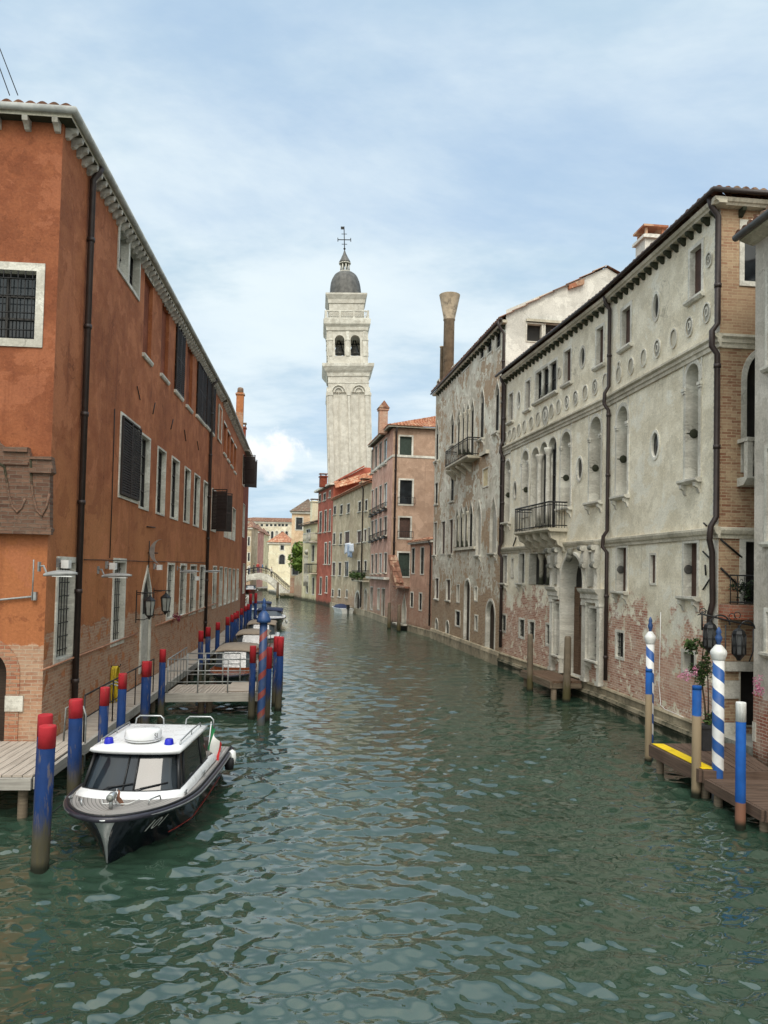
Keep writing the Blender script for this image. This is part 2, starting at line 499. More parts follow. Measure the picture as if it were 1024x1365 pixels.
def wall_mat(key, ca, cb, brick=None, zb=None, soft=1.0, wob=2.0, patch=None, streak=.35, cl=None, zl=None, damp=.7, mort=S(196, 186, 168), spots=.35, bump=.35, seed=0.0, dirt=S(84, 76, 62), repair=.45, grain=.30, resid=0.0):
    t = NT(key); uv = t.mapv(t.uv(), loc=(seed * 7.3, 0, seed)); z = t.sep(t.uv())[1]
    nl = t.noise(uv, .32, 4, .6); nm = t.noise(uv, 1.7, 5, .65); nf = t.noise(uv, 9, 4, .7); ng = t.noise(uv, 45, 2)
    c = t.mix(t.mr(nm, .32, .68), ca, cb)
    if cl is not None:
        c = t.mix(t.mr(t.math('ADD', z, t.math('MULTIPLY', t.math('SUBTRACT', nl, .5), 5.0)), zl - 1.6, zl + 1.6), cl, c)
    c = t.mix(t.math('MULTIPLY', t.mr(nl, .35, .7), .35), c, tuple(x * .72 for x in ca[:3]) + (1,))
    # pale scuffs and dark blotches
    c = t.mix(t.math('MULTIPLY', t.mr(nf, .6, .78), spots), c, tuple(min(.9, x * 1.35 + .02) for x in cb[:3]) + (1,))
    c = t.mix(t.math('MULTIPLY', t.mr(nf, .42, .26), spots), c, tuple(x * .6 for x in ca[:3]) + (1,))
    # old repairs: sharp-edged patches of another mix, hairline cracks, grain and pits
    rp = t.noise(t.mapv(uv, loc=(11, 5, 2)), .75, 9, .68, .4)
    c = t.mix(t.math('MULTIPLY', t.mr(rp, .545, .565), repair), c, tuple(min(.9, x * 1.22 + .015) for x in cb[:3]) + (1,))
    c = t.mix(t.math('MULTIPLY', t.mr(rp, .44, .425), repair), c, tuple(x * .74 for x in ca[:3]) + (1,))
    vo = t.n('ShaderNodeTexVoronoi'); vo.feature = 'DISTANCE_TO_EDGE'
    wv = t.n('ShaderNodeVectorMath', operation='ADD'); wn_ = t.n('ShaderNodeTexNoise'); t.link(uv, wn_.inputs['Vector']); wn_.inputs['Scale'].default_value = 1.3; wn_.inputs['Detail'].default_value = 5
    t.link(uv, wv.inputs[0]); t.link(wn_.outputs['Color'], wv.inputs[1]); t.link(t.mapv(wv.outputs[0], (.42, .30, 1)), vo.inputs['Vector']); vo.inputs['Scale'].default_value = 1
    crack = t.math('MULTIPLY', t.mr(vo.outputs['Distance'], .009, .003), t.mr(nl, .5, .62))
    c = t.mix(t.math('MULTIPLY', crack, .55), c, tuple(x * .42 for x in ca[:3]) + (1,))
    gr = t.noise(uv, 17, 6, .78)
    c = t.mix(1.0, c, t.mix(t.mr(gr, .25, .75, smooth=False), (1 - grain, 1 - grain, 1 - grain, 1), (1 + grain * .75, 1 + grain * .75, 1 + grain * .75, 1)), 'MULTIPLY')
    st2 = t.noise(t.mapv(uv, (7, .22, 1)), 1.0, 4, .7)
    c = t.mix(t.math('MULTIPLY', t.mr(st2, .55, .75), streak * .8), c, dirt)
    st = t.noise(t.mapv(uv, (2.6, .16, 1)), 1.0, 5, .7)
    c = t.mix(t.math('MULTIPLY', t.mr(st, .52, .74), streak), c, dirt)
    h = t.math('ADD', t.math('ADD', t.math('MULTIPLY', nf, .5), t.math('MULTIPLY', gr, .5)), t.math('MULTIPLY', t.mr(rp, .44, .425), -.4))
    if brick:
        bt = t.n('ShaderNodeTexBrick'); bt.offset = .5
        dv = t.n('ShaderNodeVectorMath', operation='ADD')
        w = t.n('ShaderNodeTexNoise'); t.link(uv, w.inputs['Vector']); w.inputs['Scale'].default_value = 4
        sc_ = t.n('ShaderNodeVectorMath', operation='SCALE'); t.link(w.outputs['Color'], sc_.inputs[0]); sc_.inputs['Scale'].default_value = .035
        t.link(uv, dv.inputs[0]); t.link(sc_.outputs[0], dv.inputs[1])
        t.link(dv.outputs[0], bt.inputs['Vector'])
        bt.inputs['Color1'].default_value = brick[0]; bt.inputs['Color2'].default_value = brick[1]; bt.inputs['Mortar'].default_value = mort
        for k_, v_ in (('Scale', 1.0), ('Mortar Size', .009), ('Mortar Smooth', .3), ('Bias', 0.0), ('Brick Width', .27), ('Row Height', .078)): bt.inputs[k_].default_value = v_
        bc = t.mix(t.math('MULTIPLY', t.mr(nm, .45, .75), .55), bt.outputs['Color'], mort)
        bc = t.mix(t.math('MULTIPLY', t.mr(nf, .5, .3), .5), bc, tuple(x * .45 for x in brick[0][:3]) + (1,))
        bc = t.mix(t.math('MULTIPLY', t.mr(nl, .4, .66), .4), bc, brick[1])
        e = None
        if zb is not None:
            zz = t.math('ADD', z, t.math('ADD', t.math('MULTIPLY', t.math('SUBTRACT', nm, .5), wob), t.math('MULTIPLY', t.math('SUBTRACT', nl, .5), wob * 1.4)))
            e = t.mr(zz, zb + soft, zb - soft)
        if patch is not None:
            q = t.mr(t.math('ADD', t.math('MULTIPLY', nl, .45), t.math('MULTIPLY', nm, .55)), patch, patch + .07)
            e = q if e is None else t.math('MAXIMUM', e, q)
        e = t.mr(t.math('ADD', e, t.math('MULTIPLY', t.math('SUBTRACT', nf, .5), .7)), .38, .62)
        if resid: e = t.math('MULTIPLY', e, t.mr(t.noise(t.mapv(uv, loc=(3, 9, 4)), 2.6, 8, .7), .40 + resid * .2, .36 + resid * .2, 1.0 - .0, .0) if False else t.mr(t.noise(t.mapv(uv, loc=(3, 9, 4)), 2.6, 8, .7), .36 + resid * .2, .42 + resid * .2))
        c = t.mix(e, c, bc)
        hb = t.math('ADD', t.math('MULTIPLY', bt.outputs['Fac'], -.9), t.math('MULTIPLY', nf, .6))
        hm = t.n('ShaderNodeMix', data_type='FLOAT')
        t.link(e, hm.inputs[0]); t.link(t.math('ADD', h, .35), hm.inputs[2]); t.link(hb, hm.inputs[3]); h = hm.outputs[0]
    # wet, weed-dark band just over the water
    zz = t.math('ADD', z, t.math('MULTIPLY', t.math('SUBTRACT', nm, .5), .8))
    c = t.mix(t.math('MULTIPLY', t.mr(zz, .85, .1), damp), c, S(58, 60, 44))
    c = t.mix(t.math('MULTIPLY', t.mr(zz, .48, .26), min(1, damp)), c, S(38, 43, 28))
    MT[key] = t.done(c, t.mr(nf, .2, .8, .78, .95), t.bump(h, bump, .03), spec=.25)
    return MT[key]

OR_BR = (S(152, 106, 82), S(178, 140, 112))
wall_mat('orange_wall', S(154, 90, 58), S(176, 110, 72), OR_BR, zb=3.05, soft=.12, wob=.55, cl=S(178, 116, 74), zl=6.3, streak=.42, dirt=S(92, 54, 38), spots=.3, bump=.35, resid=.18, mort=S(176, 156, 134))
wall_mat('orange_front', S(134, 77, 51), S(154, 93, 62), OR_BR, zb=2.75, soft=.12, wob=.4, cl=S(166, 104, 66), zl=6.0, streak=.42, dirt=S(100, 52, 34), spots=.45, bump=.4, seed=2, mort=S(176, 156, 134))
wall_mat('dark_red_wall', S(120, 58, 42), S(140, 72, 50), None, spots=.2, seed=3)
PAL_BR = (S(158, 100, 80), S(202, 164, 142))
wall_mat('palace_wall', S(220, 209, 184), S(244, 235, 213), PAL_BR, zb=3.2, soft=1.2, wob=3.2, patch=None, streak=.22, repair=.34, resid=.22, spots=.6, seed=1, mort=S(206, 194, 178), dirt=S(128, 116, 92))
wall_mat('palace_side', S(170, 140, 104), S(186, 160, 124), (S(140, 96, 74), S(178, 150, 120)), zb=30, soft=1, streak=.2, seed=4, mort=S(186, 168, 138))
wall_mat('gothic_wall', S(190, 180, 160), S(228, 221, 206), (S(142, 108, 82), S(172, 144, 114)), zb=3.6, soft=2.2, wob=5.0, patch=.50, streak=.30, spots=.8, seed=5, mort=S(190, 180, 160), dirt=S(112, 100, 80))
wall_mat('white_gable', S(206, 202, 192), S(222, 218, 208), None, streak=.15, spots=.1, seed=6)
wall_mat('pink_wall', S(196, 150, 130), S(212, 170, 150), (S(160, 112, 90), S(186, 150, 126)), zb=1.6, soft=.5, wob=1.5, streak=.25, seed=7, dirt=S(150, 108, 88))
wall_mat('brown_side', S(170, 140, 118), S(186, 156, 134), None, streak=.35, spots=.2, seed=8, dirt=S(112, 84, 68))
wall_mat('annex_wall', S(192, 148, 124), S(206, 164, 140), (S(164, 112, 90), S(186, 142, 116)), zb=3.4, soft=.7, wob=1.5, streak=.3, seed=9, dirt=S(150, 104, 82))
wall_mat('garden_brick', S(160, 120, 96), S(176, 140, 112), (S(140, 88, 70), S(168, 122, 98)), zb=20, seed=10)
wall_mat('grey_house', S(176, 158, 130), S(200, 184, 156), (S(150, 116, 90), S(176, 146, 116)), zb=2.2, soft=1.4, wob=3.5, patch=.56, streak=.4, spots=.6, seed=11)
wall_mat('red_house', S(158, 84, 66), S(176, 100, 80), None, streak=.35, spots=.3, seed=12, dirt=S(120, 70, 56))
wall_mat('ochre_house', S(204, 190, 150), S(216, 204, 168), None, streak=.3, seed=13)
wall_mat('peach_house', S(222, 186, 150), S(234, 204, 170), (S(170, 120, 96), S(186, 140, 112)), zb=3.2, soft=.3, wob=.6, streak=.25, seed=14)
wall_mat('cream_house', S(228, 216, 182), S(238, 228, 200), None, streak=.2, seed=15)
wall_mat('pale_palace', S(206, 194, 168), S(222, 212, 190), None, streak=.3, seed=16)
wall_mat('mauve_house', S(176, 124, 110), S(192, 144, 130), None, streak=.3, seed=17)
wall_mat('grey_plaster', S(184, 176, 162), S(200, 192, 180), (S(140, 78, 62), S(168, 106, 86)), zb=1.75, soft=.12, wob=.5, streak=.3, seed=18)
wall_mat('tower_wall', S(194, 188, 175), S(216, 211, 199), None, streak=.5, spots=.3, repair=.25, damp=0, seed=19, dirt=S(160, 150, 134))
wall_mat('stone', S(196, 190, 176), S(222, 218, 206), None, streak=.3, spots=.5, damp=.5, seed=20, dirt=S(120, 112, 98))
wall_mat('old_stone', S(186, 178, 158), S(212, 204, 186), None, streak=.4, spots=.6, damp=.8, seed=21, dirt=S(110, 102, 86))
wall_mat('grey_stone', S(150, 146, 136), S(178, 174, 162), None, streak=.4, spots=.5, damp=.6, seed=22, dirt=S(92, 86, 76))
wall_mat('infill_orange', S(122, 66, 44), S(140, 78, 52), None, streak=.3, spots=.3, seed=23)
wall_mat('infill_pale', S(178, 172, 160), S(200, 195, 184), None, streak=.3, spots=.5, seed=24)
wall_mat('infill_yellow', S(200, 180, 140), S(214, 198, 160), None, seed=25)
wall_mat('quay_stone', S(150, 138, 116), S(182, 168, 142), (S(150, 132, 110), S(182, 166, 140)), zb=.45, soft=.2, wob=.3, damp=1.0, streak=.4, seed=26)
wall_mat('old_brick', S(150, 110, 88), S(170, 130, 106), (S(148, 88, 66), S(176, 128, 98)), zb=40, seed=27, bump=.8, mort=S(164, 146, 124))
wall_mat('crest_brick', S(92, 70, 57), S(122, 96, 79), (S(84, 58, 47), S(124, 94, 77)), zb=40, seed=29, bump=.9, mort=S(114, 101, 88), streak=.75, dirt=S(58, 52, 44))
wall_mat('red_brick', S(150, 80, 60), S(170, 100, 76), (S(150, 72, 52), S(176, 104, 78)), zb=40, seed=28, bump=.7, mort=S(170, 148, 128))
simple('pale_bracket', S(196, 190, 178), .85, .3, 5, grime=.4); simple('pale_lead', S(168, 168, 162), .55, .25, 4, grime=.3)
simple('chimney_plaster', S(158, 142, 120), .9, .25, 3, grime=.6)

def glass(key, col=(.012, .014, .016, 1), rough=.06):
    t = NT(key); p = t.pos(); n = t.noise(p, 1.3, 3)
    c = t.mix(t.mr(n, .35, .7), col, tuple(x * 3 for x in col[:3]) + (1,))
    MT[key] = t.done(c, rough, t.bump(t.noise(p, 2.5, 2), .05, .02), spec=.5)
glass('glass'); glass('dark_opening', (.010, .009, .008, 1), .8)
simple('sash', S(46, 42, 38), .6); simple('iron', S(28, 27, 27), .55, .3, 20, metal=.3)
simple('dark_shutter', S(38, 28, 25), .65, .35, 8); simple('brown_shutter', S(74, 52, 42), .7, .3, 6); simple('green_shutter', S(44, 58, 48), .7, .3, 6)
simple('pipe_brown', S(52, 40, 36), .5, .25, 5); simple('pipe_grey', S(128, 126, 120), .5, .3, 4, metal=.3)
simple('steel', S(170, 172, 172), .35, .15, 10, metal=.85, bump=.03)
simple('galv', S(148, 150, 148), .5, .3, 8, metal=.4); simple('lead', S(96, 94, 90), .6, .35, 1.5, metal=.2, grime=.35)
simple('black_iron', S(20, 20, 22), .5, .3, 12); simple('lamp_glass', S(150, 152, 146), .15, .2, 5)
simple('lamp_grey', S(140, 140, 138), .45, .25, 6); simple('white_plastic', S(225, 225, 222), .4, .1, 6, bump=.02)
simple('rust_pipe', S(168, 118, 90), .7, .3, 6, grime=.3)
simple('yellow_paint', S(240, 205, 20), .5, .1, 6, grime=.12, bump=.05); simple('yellow_hose', S(196, 168, 32), .5, .2, 5)
simple('white_paint', S(222, 222, 218), .45, .08, 6, grime=.15, bump=.05); simple('blue_cap', S(44, 76, 126), .45, .2, 9, grime=.15, bump=.05)
simple('terracotta_pot', S(44, 44, 46), .7); simple('bark', S(70, 56, 44), .9, .4, 14)
simple('laundry_white', S(214, 216, 222), .9, .12, 5); simple('laundry_blue', S(150, 164, 184), .9, .2, 5)

def tile_mat(key, a, b_, c_):
    t = NT(key); uv = t.uv()
    vo = t.n('ShaderNodeTexVoronoi'); t.link(t.mapv(uv, (4.1, 2.4, 1)), vo.inputs['Vector']); vo.inputs['Scale'].default_value = 1
    vs = t.sep(vo.outputs['Color'])
    c = t.mix(vs[0], a, b_); c = t.mix(t.mr(vs[1], .72, .8), c, c_)
    n = t.noise(uv, 1.2, 5, .65); c = t.mix(t.math('MULTIPLY', t.mr(n, .5, .7), .6), c, S(84, 78, 66))
    MT[key] = t.done(c, .9, t.bump(t.noise(uv, 20, 3), .3, .01))
tile_mat('roof_tile', S(150, 92, 66), S(186, 128, 96), S(196, 158, 128))
tile_mat('old_tile', S(110, 76, 60), S(150, 106, 84), S(170, 140, 116))
tile_mat('grey_tile', S(112, 98, 84), S(140, 122, 104), S(120, 90, 72))

def wood(key, a, b_, plank=.16, grime=.3, rough=.8, alongu=True, bump=.4):
    t = NT(key); uv = t.uv()
    g = t.noise(t.mapv(uv, (1.2, 26, 1)), 1.0, 5, .65); n = t.noise(uv, .9, 4, .6)
    c = t.mix(t.mr(g, .3, .7), a, b_)
    c = t.mix(t.math('MULTIPLY', t.mr(n, .45, .7), grime), c, tuple(x * .45 for x in a[:3]) + (1,))
    MT[key] = t.done(c, rough, t.bump(g, bump, .006), spec=.3)
wood('grey_deck', S(150, 138, 126), S(186, 174, 160)); wood('brown_deck', S(82, 66, 56), S(110, 90, 77), grime=.5); wood('brown_door', S(88, 68, 52), S(112, 90, 72))
wood('dock_fascia', S(150, 144, 136), S(178, 172, 162), grime=.5); wood('teak', S(150, 140, 132), S(172, 162, 152), bump=.1); wood('varnish', S(104, 52, 28), S(138, 74, 40), rough=.25, bump=.05)
wood('old_pile', S(92, 80, 66), S(128, 114, 96), grime=.6); wood('door_dark', S(48, 38, 32), S(66, 54, 44))

def pole_mat(key, col, chip=.25, weed_top=.75, weed=S(70, 66, 36), brown=None, zbrown=None):
    """painted pile: chipped paint, weed and mud towards the water (v = height over water)"""
    t = NT(key); uv = t.uv(); z = t.sep(t.pos())[2]; p = t.pos()
    n1 = t.noise(t.mapv(p, (9, 9, 1.6)), 1, 7, .72); n2 = t.noise(t.mapv(p, (26, 26, 3)), 1, 4); n3 = t.noise(p, 3, 4)
    c = t.mix(t.mr(n3, .3, .7), tuple(x * .72 for x in col[:3]) + (1,), col)
    if brown is not None:
        c = t.mix(t.mr(t.math('ADD', z, t.math('MULTIPLY', t.math('SUBTRACT', n1, .5), .05)), zbrown + .01, zbrown - .01), c, brown)
    c = t.mix(t.math('MULTIPLY', t.mr(n1, .55, .62), chip), c, S(104, 92, 72))
    zz = t.math('ADD', z, t.math('MULTIPLY', t.math('SUBTRACT', n1, .5), 1.3))
    if weed_top > 0:
        c = t.mix(t.math('MULTIPLY', t.mr(zz, weed_top, weed_top - .45), .85), c, weed)
        c = t.mix(t.mr(z, .18, .04), c, S(30, 34, 24))
    MT[key] = t.done(c, .72, t.bump(n2, .5, .015), spec=.2)
pole_mat('pole_blue', S(18, 48, 96), chip=.5, weed_top=.95, weed=S(78, 72, 46)); pole_mat('pole_red', S(178, 46, 54), chip=.3, weed_top=-5)
pole_mat('pole_blue2', S(44, 112, 192), chip=.1, weed_top=.3, brown=S(132, 114, 90), zbrown=1.15)
pole_mat('pole_bright', S(36, 110, 200), chip=.1, weed_top=.2, brown=S(124, 86, 68), zbrown=.55)
pole_mat('pole_white', S(220, 220, 216), chip=.25, weed_top=-5)
pole_mat('pole_wood', S(116, 104, 88), chip=.4, weed_top=.8)

def spiral_mat(key, a, b_, pitch, turn=1.0, zlo=.22, duty=.5, weed_top=.25):
    """two-colour helical paint on a pile; u = angle * r, v = height, stored so that u in turns sits in uv.x"""
    t = NT(key); s_ = t.sep(t.uv()); z = t.sep(t.pos())[2]; p = t.pos()
    ph = t.math('FRACT', t.math('ADD', t.math('DIVIDE', s_[1], pitch), t.math('MULTIPLY', s_[0], turn)))
    f = t.math('GREATER_THAN', ph, duty)
    n1 = t.noise(t.mapv(p, (6, 6, 1.2)), 1, 5, .65); n3 = t.noise(p, 4, 4)
    c = t.mix(f, a, b_); c = t.mix(t.math('MULTIPLY', t.mr(n3, .45, .7), .25), c, S(120, 116, 104))
    zz = t.math('ADD', z, t.math('MULTIPLY', t.math('SUBTRACT', n1, .5), .6))
    c = t.mix(t.math('MULTIPLY', t.mr(zz, weed_top, .05), .85), c, S(96, 94, 80))
    MT[key] = t.done(c, .5, t.bump(n1, .1, .01))
spiral_mat('spiral_white', S(226, 226, 224), S(36, 104, 186), .62, -1.0)
spiral_mat('spiral_red', S(44, 84, 146), S(150, 62, 58), .95, -1.0, duty=.62, weed_top=.5)

def leaf_mat(key, a, b_, tr=.25):
    t = NT(key); p = t.pos(); n = t.noise(p, 3, 3); n2 = t.noise(p, 30, 1)
    c = t.mix(t.mr(n, .35, .65), a, b_); c = t.mix(t.mr(n2, .3, .7), c, tuple(x * .6 for x in a[:3]) + (1,))
    t.b.inputs['Subsurface Weight'].default_value = 0
    MT[key] = t.done(c, .6, spec=.3)
leaf_mat('leaf', S(52, 74, 34), S(92, 116, 54)); leaf_mat('leaf_bright', S(84, 112, 36), S(128, 150, 62)); leaf_mat('petal', S(196, 112, 144), S(226, 168, 188)); leaf_mat('leaf_dark', S(38, 54, 30), S(64, 82, 44))

# water
def water_mat():
    t = NT('canal_water'); p = t.pos()
    n = t.noise(p, .25, 3)
    c = t.mix(t.mr(n, .3, .7), (.019, .042, .027, 1), (.029, .056, .037, 1))
    w1 = t.noise(t.mapv(p, (1.6, 2.6, 1)), 1.6, 4, .6, .3); w2 = t.noise(t.mapv(p, (1.4, 2.0, 1)), 7, 3, .6)
    h = t.math('ADD', t.math('MULTIPLY', w1, .06), t.math('MULTIPLY', w2, .010))
    y = t.sep(p)[1]
    h = t.math('MULTIPLY', h, t.mr(y, 12, 60, .2, 2.4))
    t.b.inputs['IOR'].default_value = 1.85
    MT['water'] = t.done(c, .02, t.bump(h, .45, .6), spec=.5)
water_mat()
# ------------------------------------------------------------------ world, sun, water
SUN_EL, SUN_AZ = rad(52), rad(-178)   # azimuth measured from +Y towards +X
w = bpy.data.worlds.new('World'); sc.world = w; w.use_nodes = True
nt = w.node_tree; bg = nt.nodes['Background']
def wn(t, **k):
    n = nt.nodes.new(t)
    for a, v in k.items(): setattr(n, a, v)
    return n
def wl(a, b): nt.links.new(a, b)
def wm(op, a, b=0.0, c=0.0, clamp=False):
    x = wn('ShaderNodeMath', operation=op); x.use_clamp = clamp
    for i, q in enumerate((a, b, c)):
        if isinstance(q, (int, float)): x.inputs[i].default_value = q
        else: wl(q, x.inputs[i])
    return x.outputs[0]
def wr(v, a, b, c=0.0, d=1.0):
    x = wn('ShaderNodeMapRange'); x.interpolation_type = 'SMOOTHSTEP'; wl(v, x.inputs[0])
    for i, q in enumerate((a, b, c, d)): x.inputs[i + 1].default_value = q
    return x.outputs[0]
def wmix(f, a, b):
    x = wn('ShaderNodeMix', data_type='RGBA')
    for i, q in ((0, f), (6, a), (7, b)):
        if isinstance(q, (int, float, tuple)): x.inputs[i].default_value = q
        else: wl(q, x.inputs[i])
    return x.outputs[2]
def wnoise(v, scale, det, rough, dist=0.0):
    x = wn('ShaderNodeTexNoise'); wl(v, x.inputs['Vector'])
    for k_, q in (('Scale', scale), ('Detail', det), ('Roughness', rough), ('Distortion', dist)): x.inputs[k_].default_value = q
    return x.outputs['Fac']
sky = wn('ShaderNodeTexSky', sky_type='NISHITA'); sky.sun_disc = False
sky.sun_elevation = SUN_EL; sky.sun_rotation = SUN_AZ; sky.dust_density = 1.2; sky.air_density = 1.0; sky.ozone_density = 1.5
tc = wn('ShaderNodeTexCoord'); d = tc.outputs['Generated']
sp = wn('ShaderNodeSeparateXYZ'); wl(d, sp.inputs[0])
den = wm('ADD', wm('MAXIMUM', sp.outputs[2], 0.0), .16)
cb = wn('ShaderNodeCombineXYZ'); wl(wm('DIVIDE', sp.outputs[0], den), cb.inputs[0]); wl(wm('DIVIDE', sp.outputs[1], den), cb.inputs[1])
mp = wn('ShaderNodeMapping'); wl(cb.outputs[0], mp.inputs[0]); mp.inputs['Scale'].default_value = (.62, .9, 1); mp.inputs['Rotation'].default_value = (0, 0, rad(18)); mp.inputs['Location'].default_value = (3.1, 1.7, .4)
n1 = wnoise(mp.outputs[0], .9, 9, .60, .5); n2 = wnoise(mp.outputs[0], .38, 3, .5)
cov = wm('ADD', wm('MULTIPLY', n1, .6), wm('MULTIPLY', n2, .5))
elev = wr(sp.outputs[2], .0, .62)
f = wr(wm('SUBTRACT', cov, wm('MULTIPLY', elev, .05)), .36, .58)
low = wr(sp.outputs[2], .34, .02)
f = wm('MAXIMUM', wm('MULTIPLY', f, .88), wm('MULTIPLY', low, .62))
n3 = wnoise(mp.outputs[0], 2.2, 6, .6)
CLOUD_A, CLOUD_B = (2.75, 3.55, 4.1, 1), (4.3, 4.8, 4.95, 1)
cloudcol = wmix(wr(n3, .36, .62), CLOUD_A, CLOUD_B)
blue = wmix(.85, sky.outputs[0], (2.2, 3.05, 4.05, 1))
col = wmix(f, blue, cloudcol)
# the one heaped cumulus low over the far roofs
cd = Vector(ray(356, 612)).normalized()
nrmv = wn('ShaderNodeVectorMath', operation='SUBTRACT'); wl(d, nrmv.inputs[0]); nrmv.inputs[1].default_value = cd
s2 = wn('ShaderNodeSeparateXYZ'); wl(nrmv.outputs[0], s2.inputs[0])
ex = wm('DIVIDE', s2.outputs[0], .046); ez = wm('DIVIDE', s2.outputs[2], .032)
rr = wm('SQRT', wm('ADD', wm('MULTIPLY', ex, ex), wm('MULTIPLY', ez, ez)))
cn = wnoise(d, 34, 6, .6, .2); cn2 = wnoise(d, 70, 4, .55)
front = wm('GREATER_THAN', sp.outputs[1], 0.0)
puff = wm('MULTIPLY', wr(wm('ADD', rr, wm('MULTIPLY', wm('SUBTRACT', cn, .5), 2.4)), 1.2, .45), front)
shade = wr(wm('ADD', ez, wm('MULTIPLY', wm('SUBTRACT', cn2, .5), 2.4)), -1.1, .35)
pc = wmix(shade, (4.0, 4.4, 4.7, 1), (5.3, 5.4, 5.45, 1))
col = wmix(puff, col, pc)
# gain added to the unseen sky overhead and behind the viewer, brightening the walls
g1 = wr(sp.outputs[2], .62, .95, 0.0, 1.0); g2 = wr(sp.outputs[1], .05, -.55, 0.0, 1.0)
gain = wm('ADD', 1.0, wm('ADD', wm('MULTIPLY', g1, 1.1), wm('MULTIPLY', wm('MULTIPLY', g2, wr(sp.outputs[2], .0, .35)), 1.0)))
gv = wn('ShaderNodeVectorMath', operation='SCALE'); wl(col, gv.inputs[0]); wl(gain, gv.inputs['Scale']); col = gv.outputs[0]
wt = wn('ShaderNodeVectorMath', operation='MULTIPLY'); wl(col, wt.inputs[0]); wl(wmix(wm('MAXIMUM', g1, g2), (1, 1, 1, 1), (1.14, 1.0, .86, 1)), wt.inputs[1]); col = wt.outputs[0]  # warm tint added to that same unseen sky, offsetting its blue fill
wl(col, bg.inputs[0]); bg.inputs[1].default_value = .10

sl = bpy.data.lights.new('sun', 'SUN'); so = bpy.data.objects.new('sun', sl); COL.objects.link(so)
sl.energy = 0.9; sl.angle = rad(24); sl.color = (1, .93, .82)
to_sun = Vector((math.sin(SUN_AZ) * math.cos(SUN_EL), math.cos(SUN_AZ) * math.cos(SUN_EL), math.sin(SUN_EL)))
so.rotation_euler = to_sun.to_track_quat('Z', 'Y').to_euler()
sc.view_settings.view_transform = 'Standard'; sc.view_settings.look = 'None'; sc.view_settings.gamma = 1; sc.view_settings.exposure = 1.06
sc.cycles.max_bounces = 6; sc.cycles.diffuse_bounces = 3; sc.cycles.glossy_bounces = 3; sc.cycles.transmission_bounces = 3; sc.cycles.use_denoising = True

def make_water():
    rng = np.random.RandomState(5)
    y0 = -9.0
    rows = []; y = 1.0
    while y < 330:
        rows.append(y); dy = y - y0
        y += max(.022, .0026 * y) if y < 60 else .012 * (y - 40)
    ys = np.array(rows)
    ts = np.concatenate([np.linspace(-.95, -.52, 90)[:-1], np.linspace(-.52, .52, 700), np.linspace(.52, .95, 90)[1:]])
    Yg, T = np.meshgrid(ys, ts, indexing='ij')
    X = T * (Yg + 2.0)
    Zg = np.zeros_like(X)
    # patchy chop: many short crossing waves, long-crested across the canal
    cell = np.maximum(.022, .0026 * Yg)
    for k in range(90):
        lam = .12 * (9.5 ** rng.rand()) ** 1.0
        th = rng.normal(0, .62) + (math.pi / 2) + (.25 if k % 3 else -.5)
        kk = 2 * math.pi / lam
        amp = .0062 * lam ** .95 * (0.7 + .6 * rng.rand())
        att = np.clip((lam / cell - 3) / 5, 0, 1)
        # slow warping so crests do not run on for ever
        warp = .55 * np.sin(X * .9 / lam ** .5 + Yg * .31 + k) + .5 * np.sin(Yg * 1.1 / lam ** .5 - X * .4 + 2.3 * k)
        Zg += att * amp * np.sin(kk * (X * math.cos(th) + Yg * math.sin(th)) + rng.rand() * 6.28 + warp * 1.6)
    gust = .75 + .35 * np.sin(X * .45 + 1.2 * np.sin(Yg * .21)) * np.sin(Yg * .37 + X * .2)
    Zg *= gust
    nr, nc = X.shape
    me = bpy.data.meshes.new('canal_water')
    co_ = np.stack([X, Yg, Zg], -1).reshape(-1, 3)
    idx = np.arange(nr * nc).reshape(nr, nc)
    q = np.stack([idx[:-1, :-1], idx[:-1, 1:], idx[1:, 1:], idx[1:, :-1]], -1).reshape(-1, 4)
    me.vertices.add(len(co_)); me.vertices.foreach_set('co', co_.ravel())
    me.loops.add(q.size); me.loops.foreach_set('vertex_index', q.ravel())
    me.polygons.add(len(q)); me.polygons.foreach_set('loop_start', np.arange(0, q.size, 4)); me.polygons.foreach_set('loop_total', np.full(len(q), 4))
    me.polygons.foreach_set('use_smooth', np.ones(len(q), dtype=bool))
    me.update(calc_edges=True); me.materials.append(MT['water'])
    o = bpy.data.objects.new('canal_water', me); COL.objects.link(o)
    tag(o, 'green rippled canal water between the houses', kind='structure')
make_water()
mb = MB(); mb.poly([V(-700, -300, -.35), V(700, -300, -.35), V(700, 2500, -.35), V(-700, 2500, -.35)])
tag(mb.build('lagoon_water', MT['water']), 'open water beyond the canal', kind='structure')
# ------------------------------------------------------------------ left bank: the long orange building
L0 = at_z(54, 988, .8)
frLA = Frame(L0, hdir(428), (0, 20))
uB = frLA.u(291)
LBo = frLA.P(uB, 0, 0)
frLB = Frame(LBo, hdir(398), (0, 60))
frLF = Frame(L0, (-frLA.n.x, -frLA.n.y), (-7, 0))
uBe = frLB.u(321.5)
zG = frLA.z(96, 143, .30)          # gutter height
zT = zG - .12
def outer(fr, x0, x1, yt, yb, fw, bot=True):
    return x0, x1, yt, yb
def wpo(b, w, x0, x1, yt, yb, fw=.1, **k):
    """like wpx but the pixels give the outside of the stone frame"""
    fr = w['fr']; xc = (x0 + x1) / 2; ym = (yt + yb) / 2
    ua, ub = fr.u(x0, ym), fr.u(x1, ym)
    z1, z0 = fr.z(xc, yt), fr.z(xc, yb)
    if 'ys' in k: k['zs'] = fr.z(xc, k.pop('ys'))
    u0, u1 = min(ua, ub) + fw, max(ua, ub) - fw
    if u1 - u0 < .25: m = (u0 + u1) / 2; u0, u1 = m - .13, m + .13
    return window(b, w, u0, u1, z0 + (fw if k.get('bottom', True) else 0), z1 - fw, fw=fw, **k)

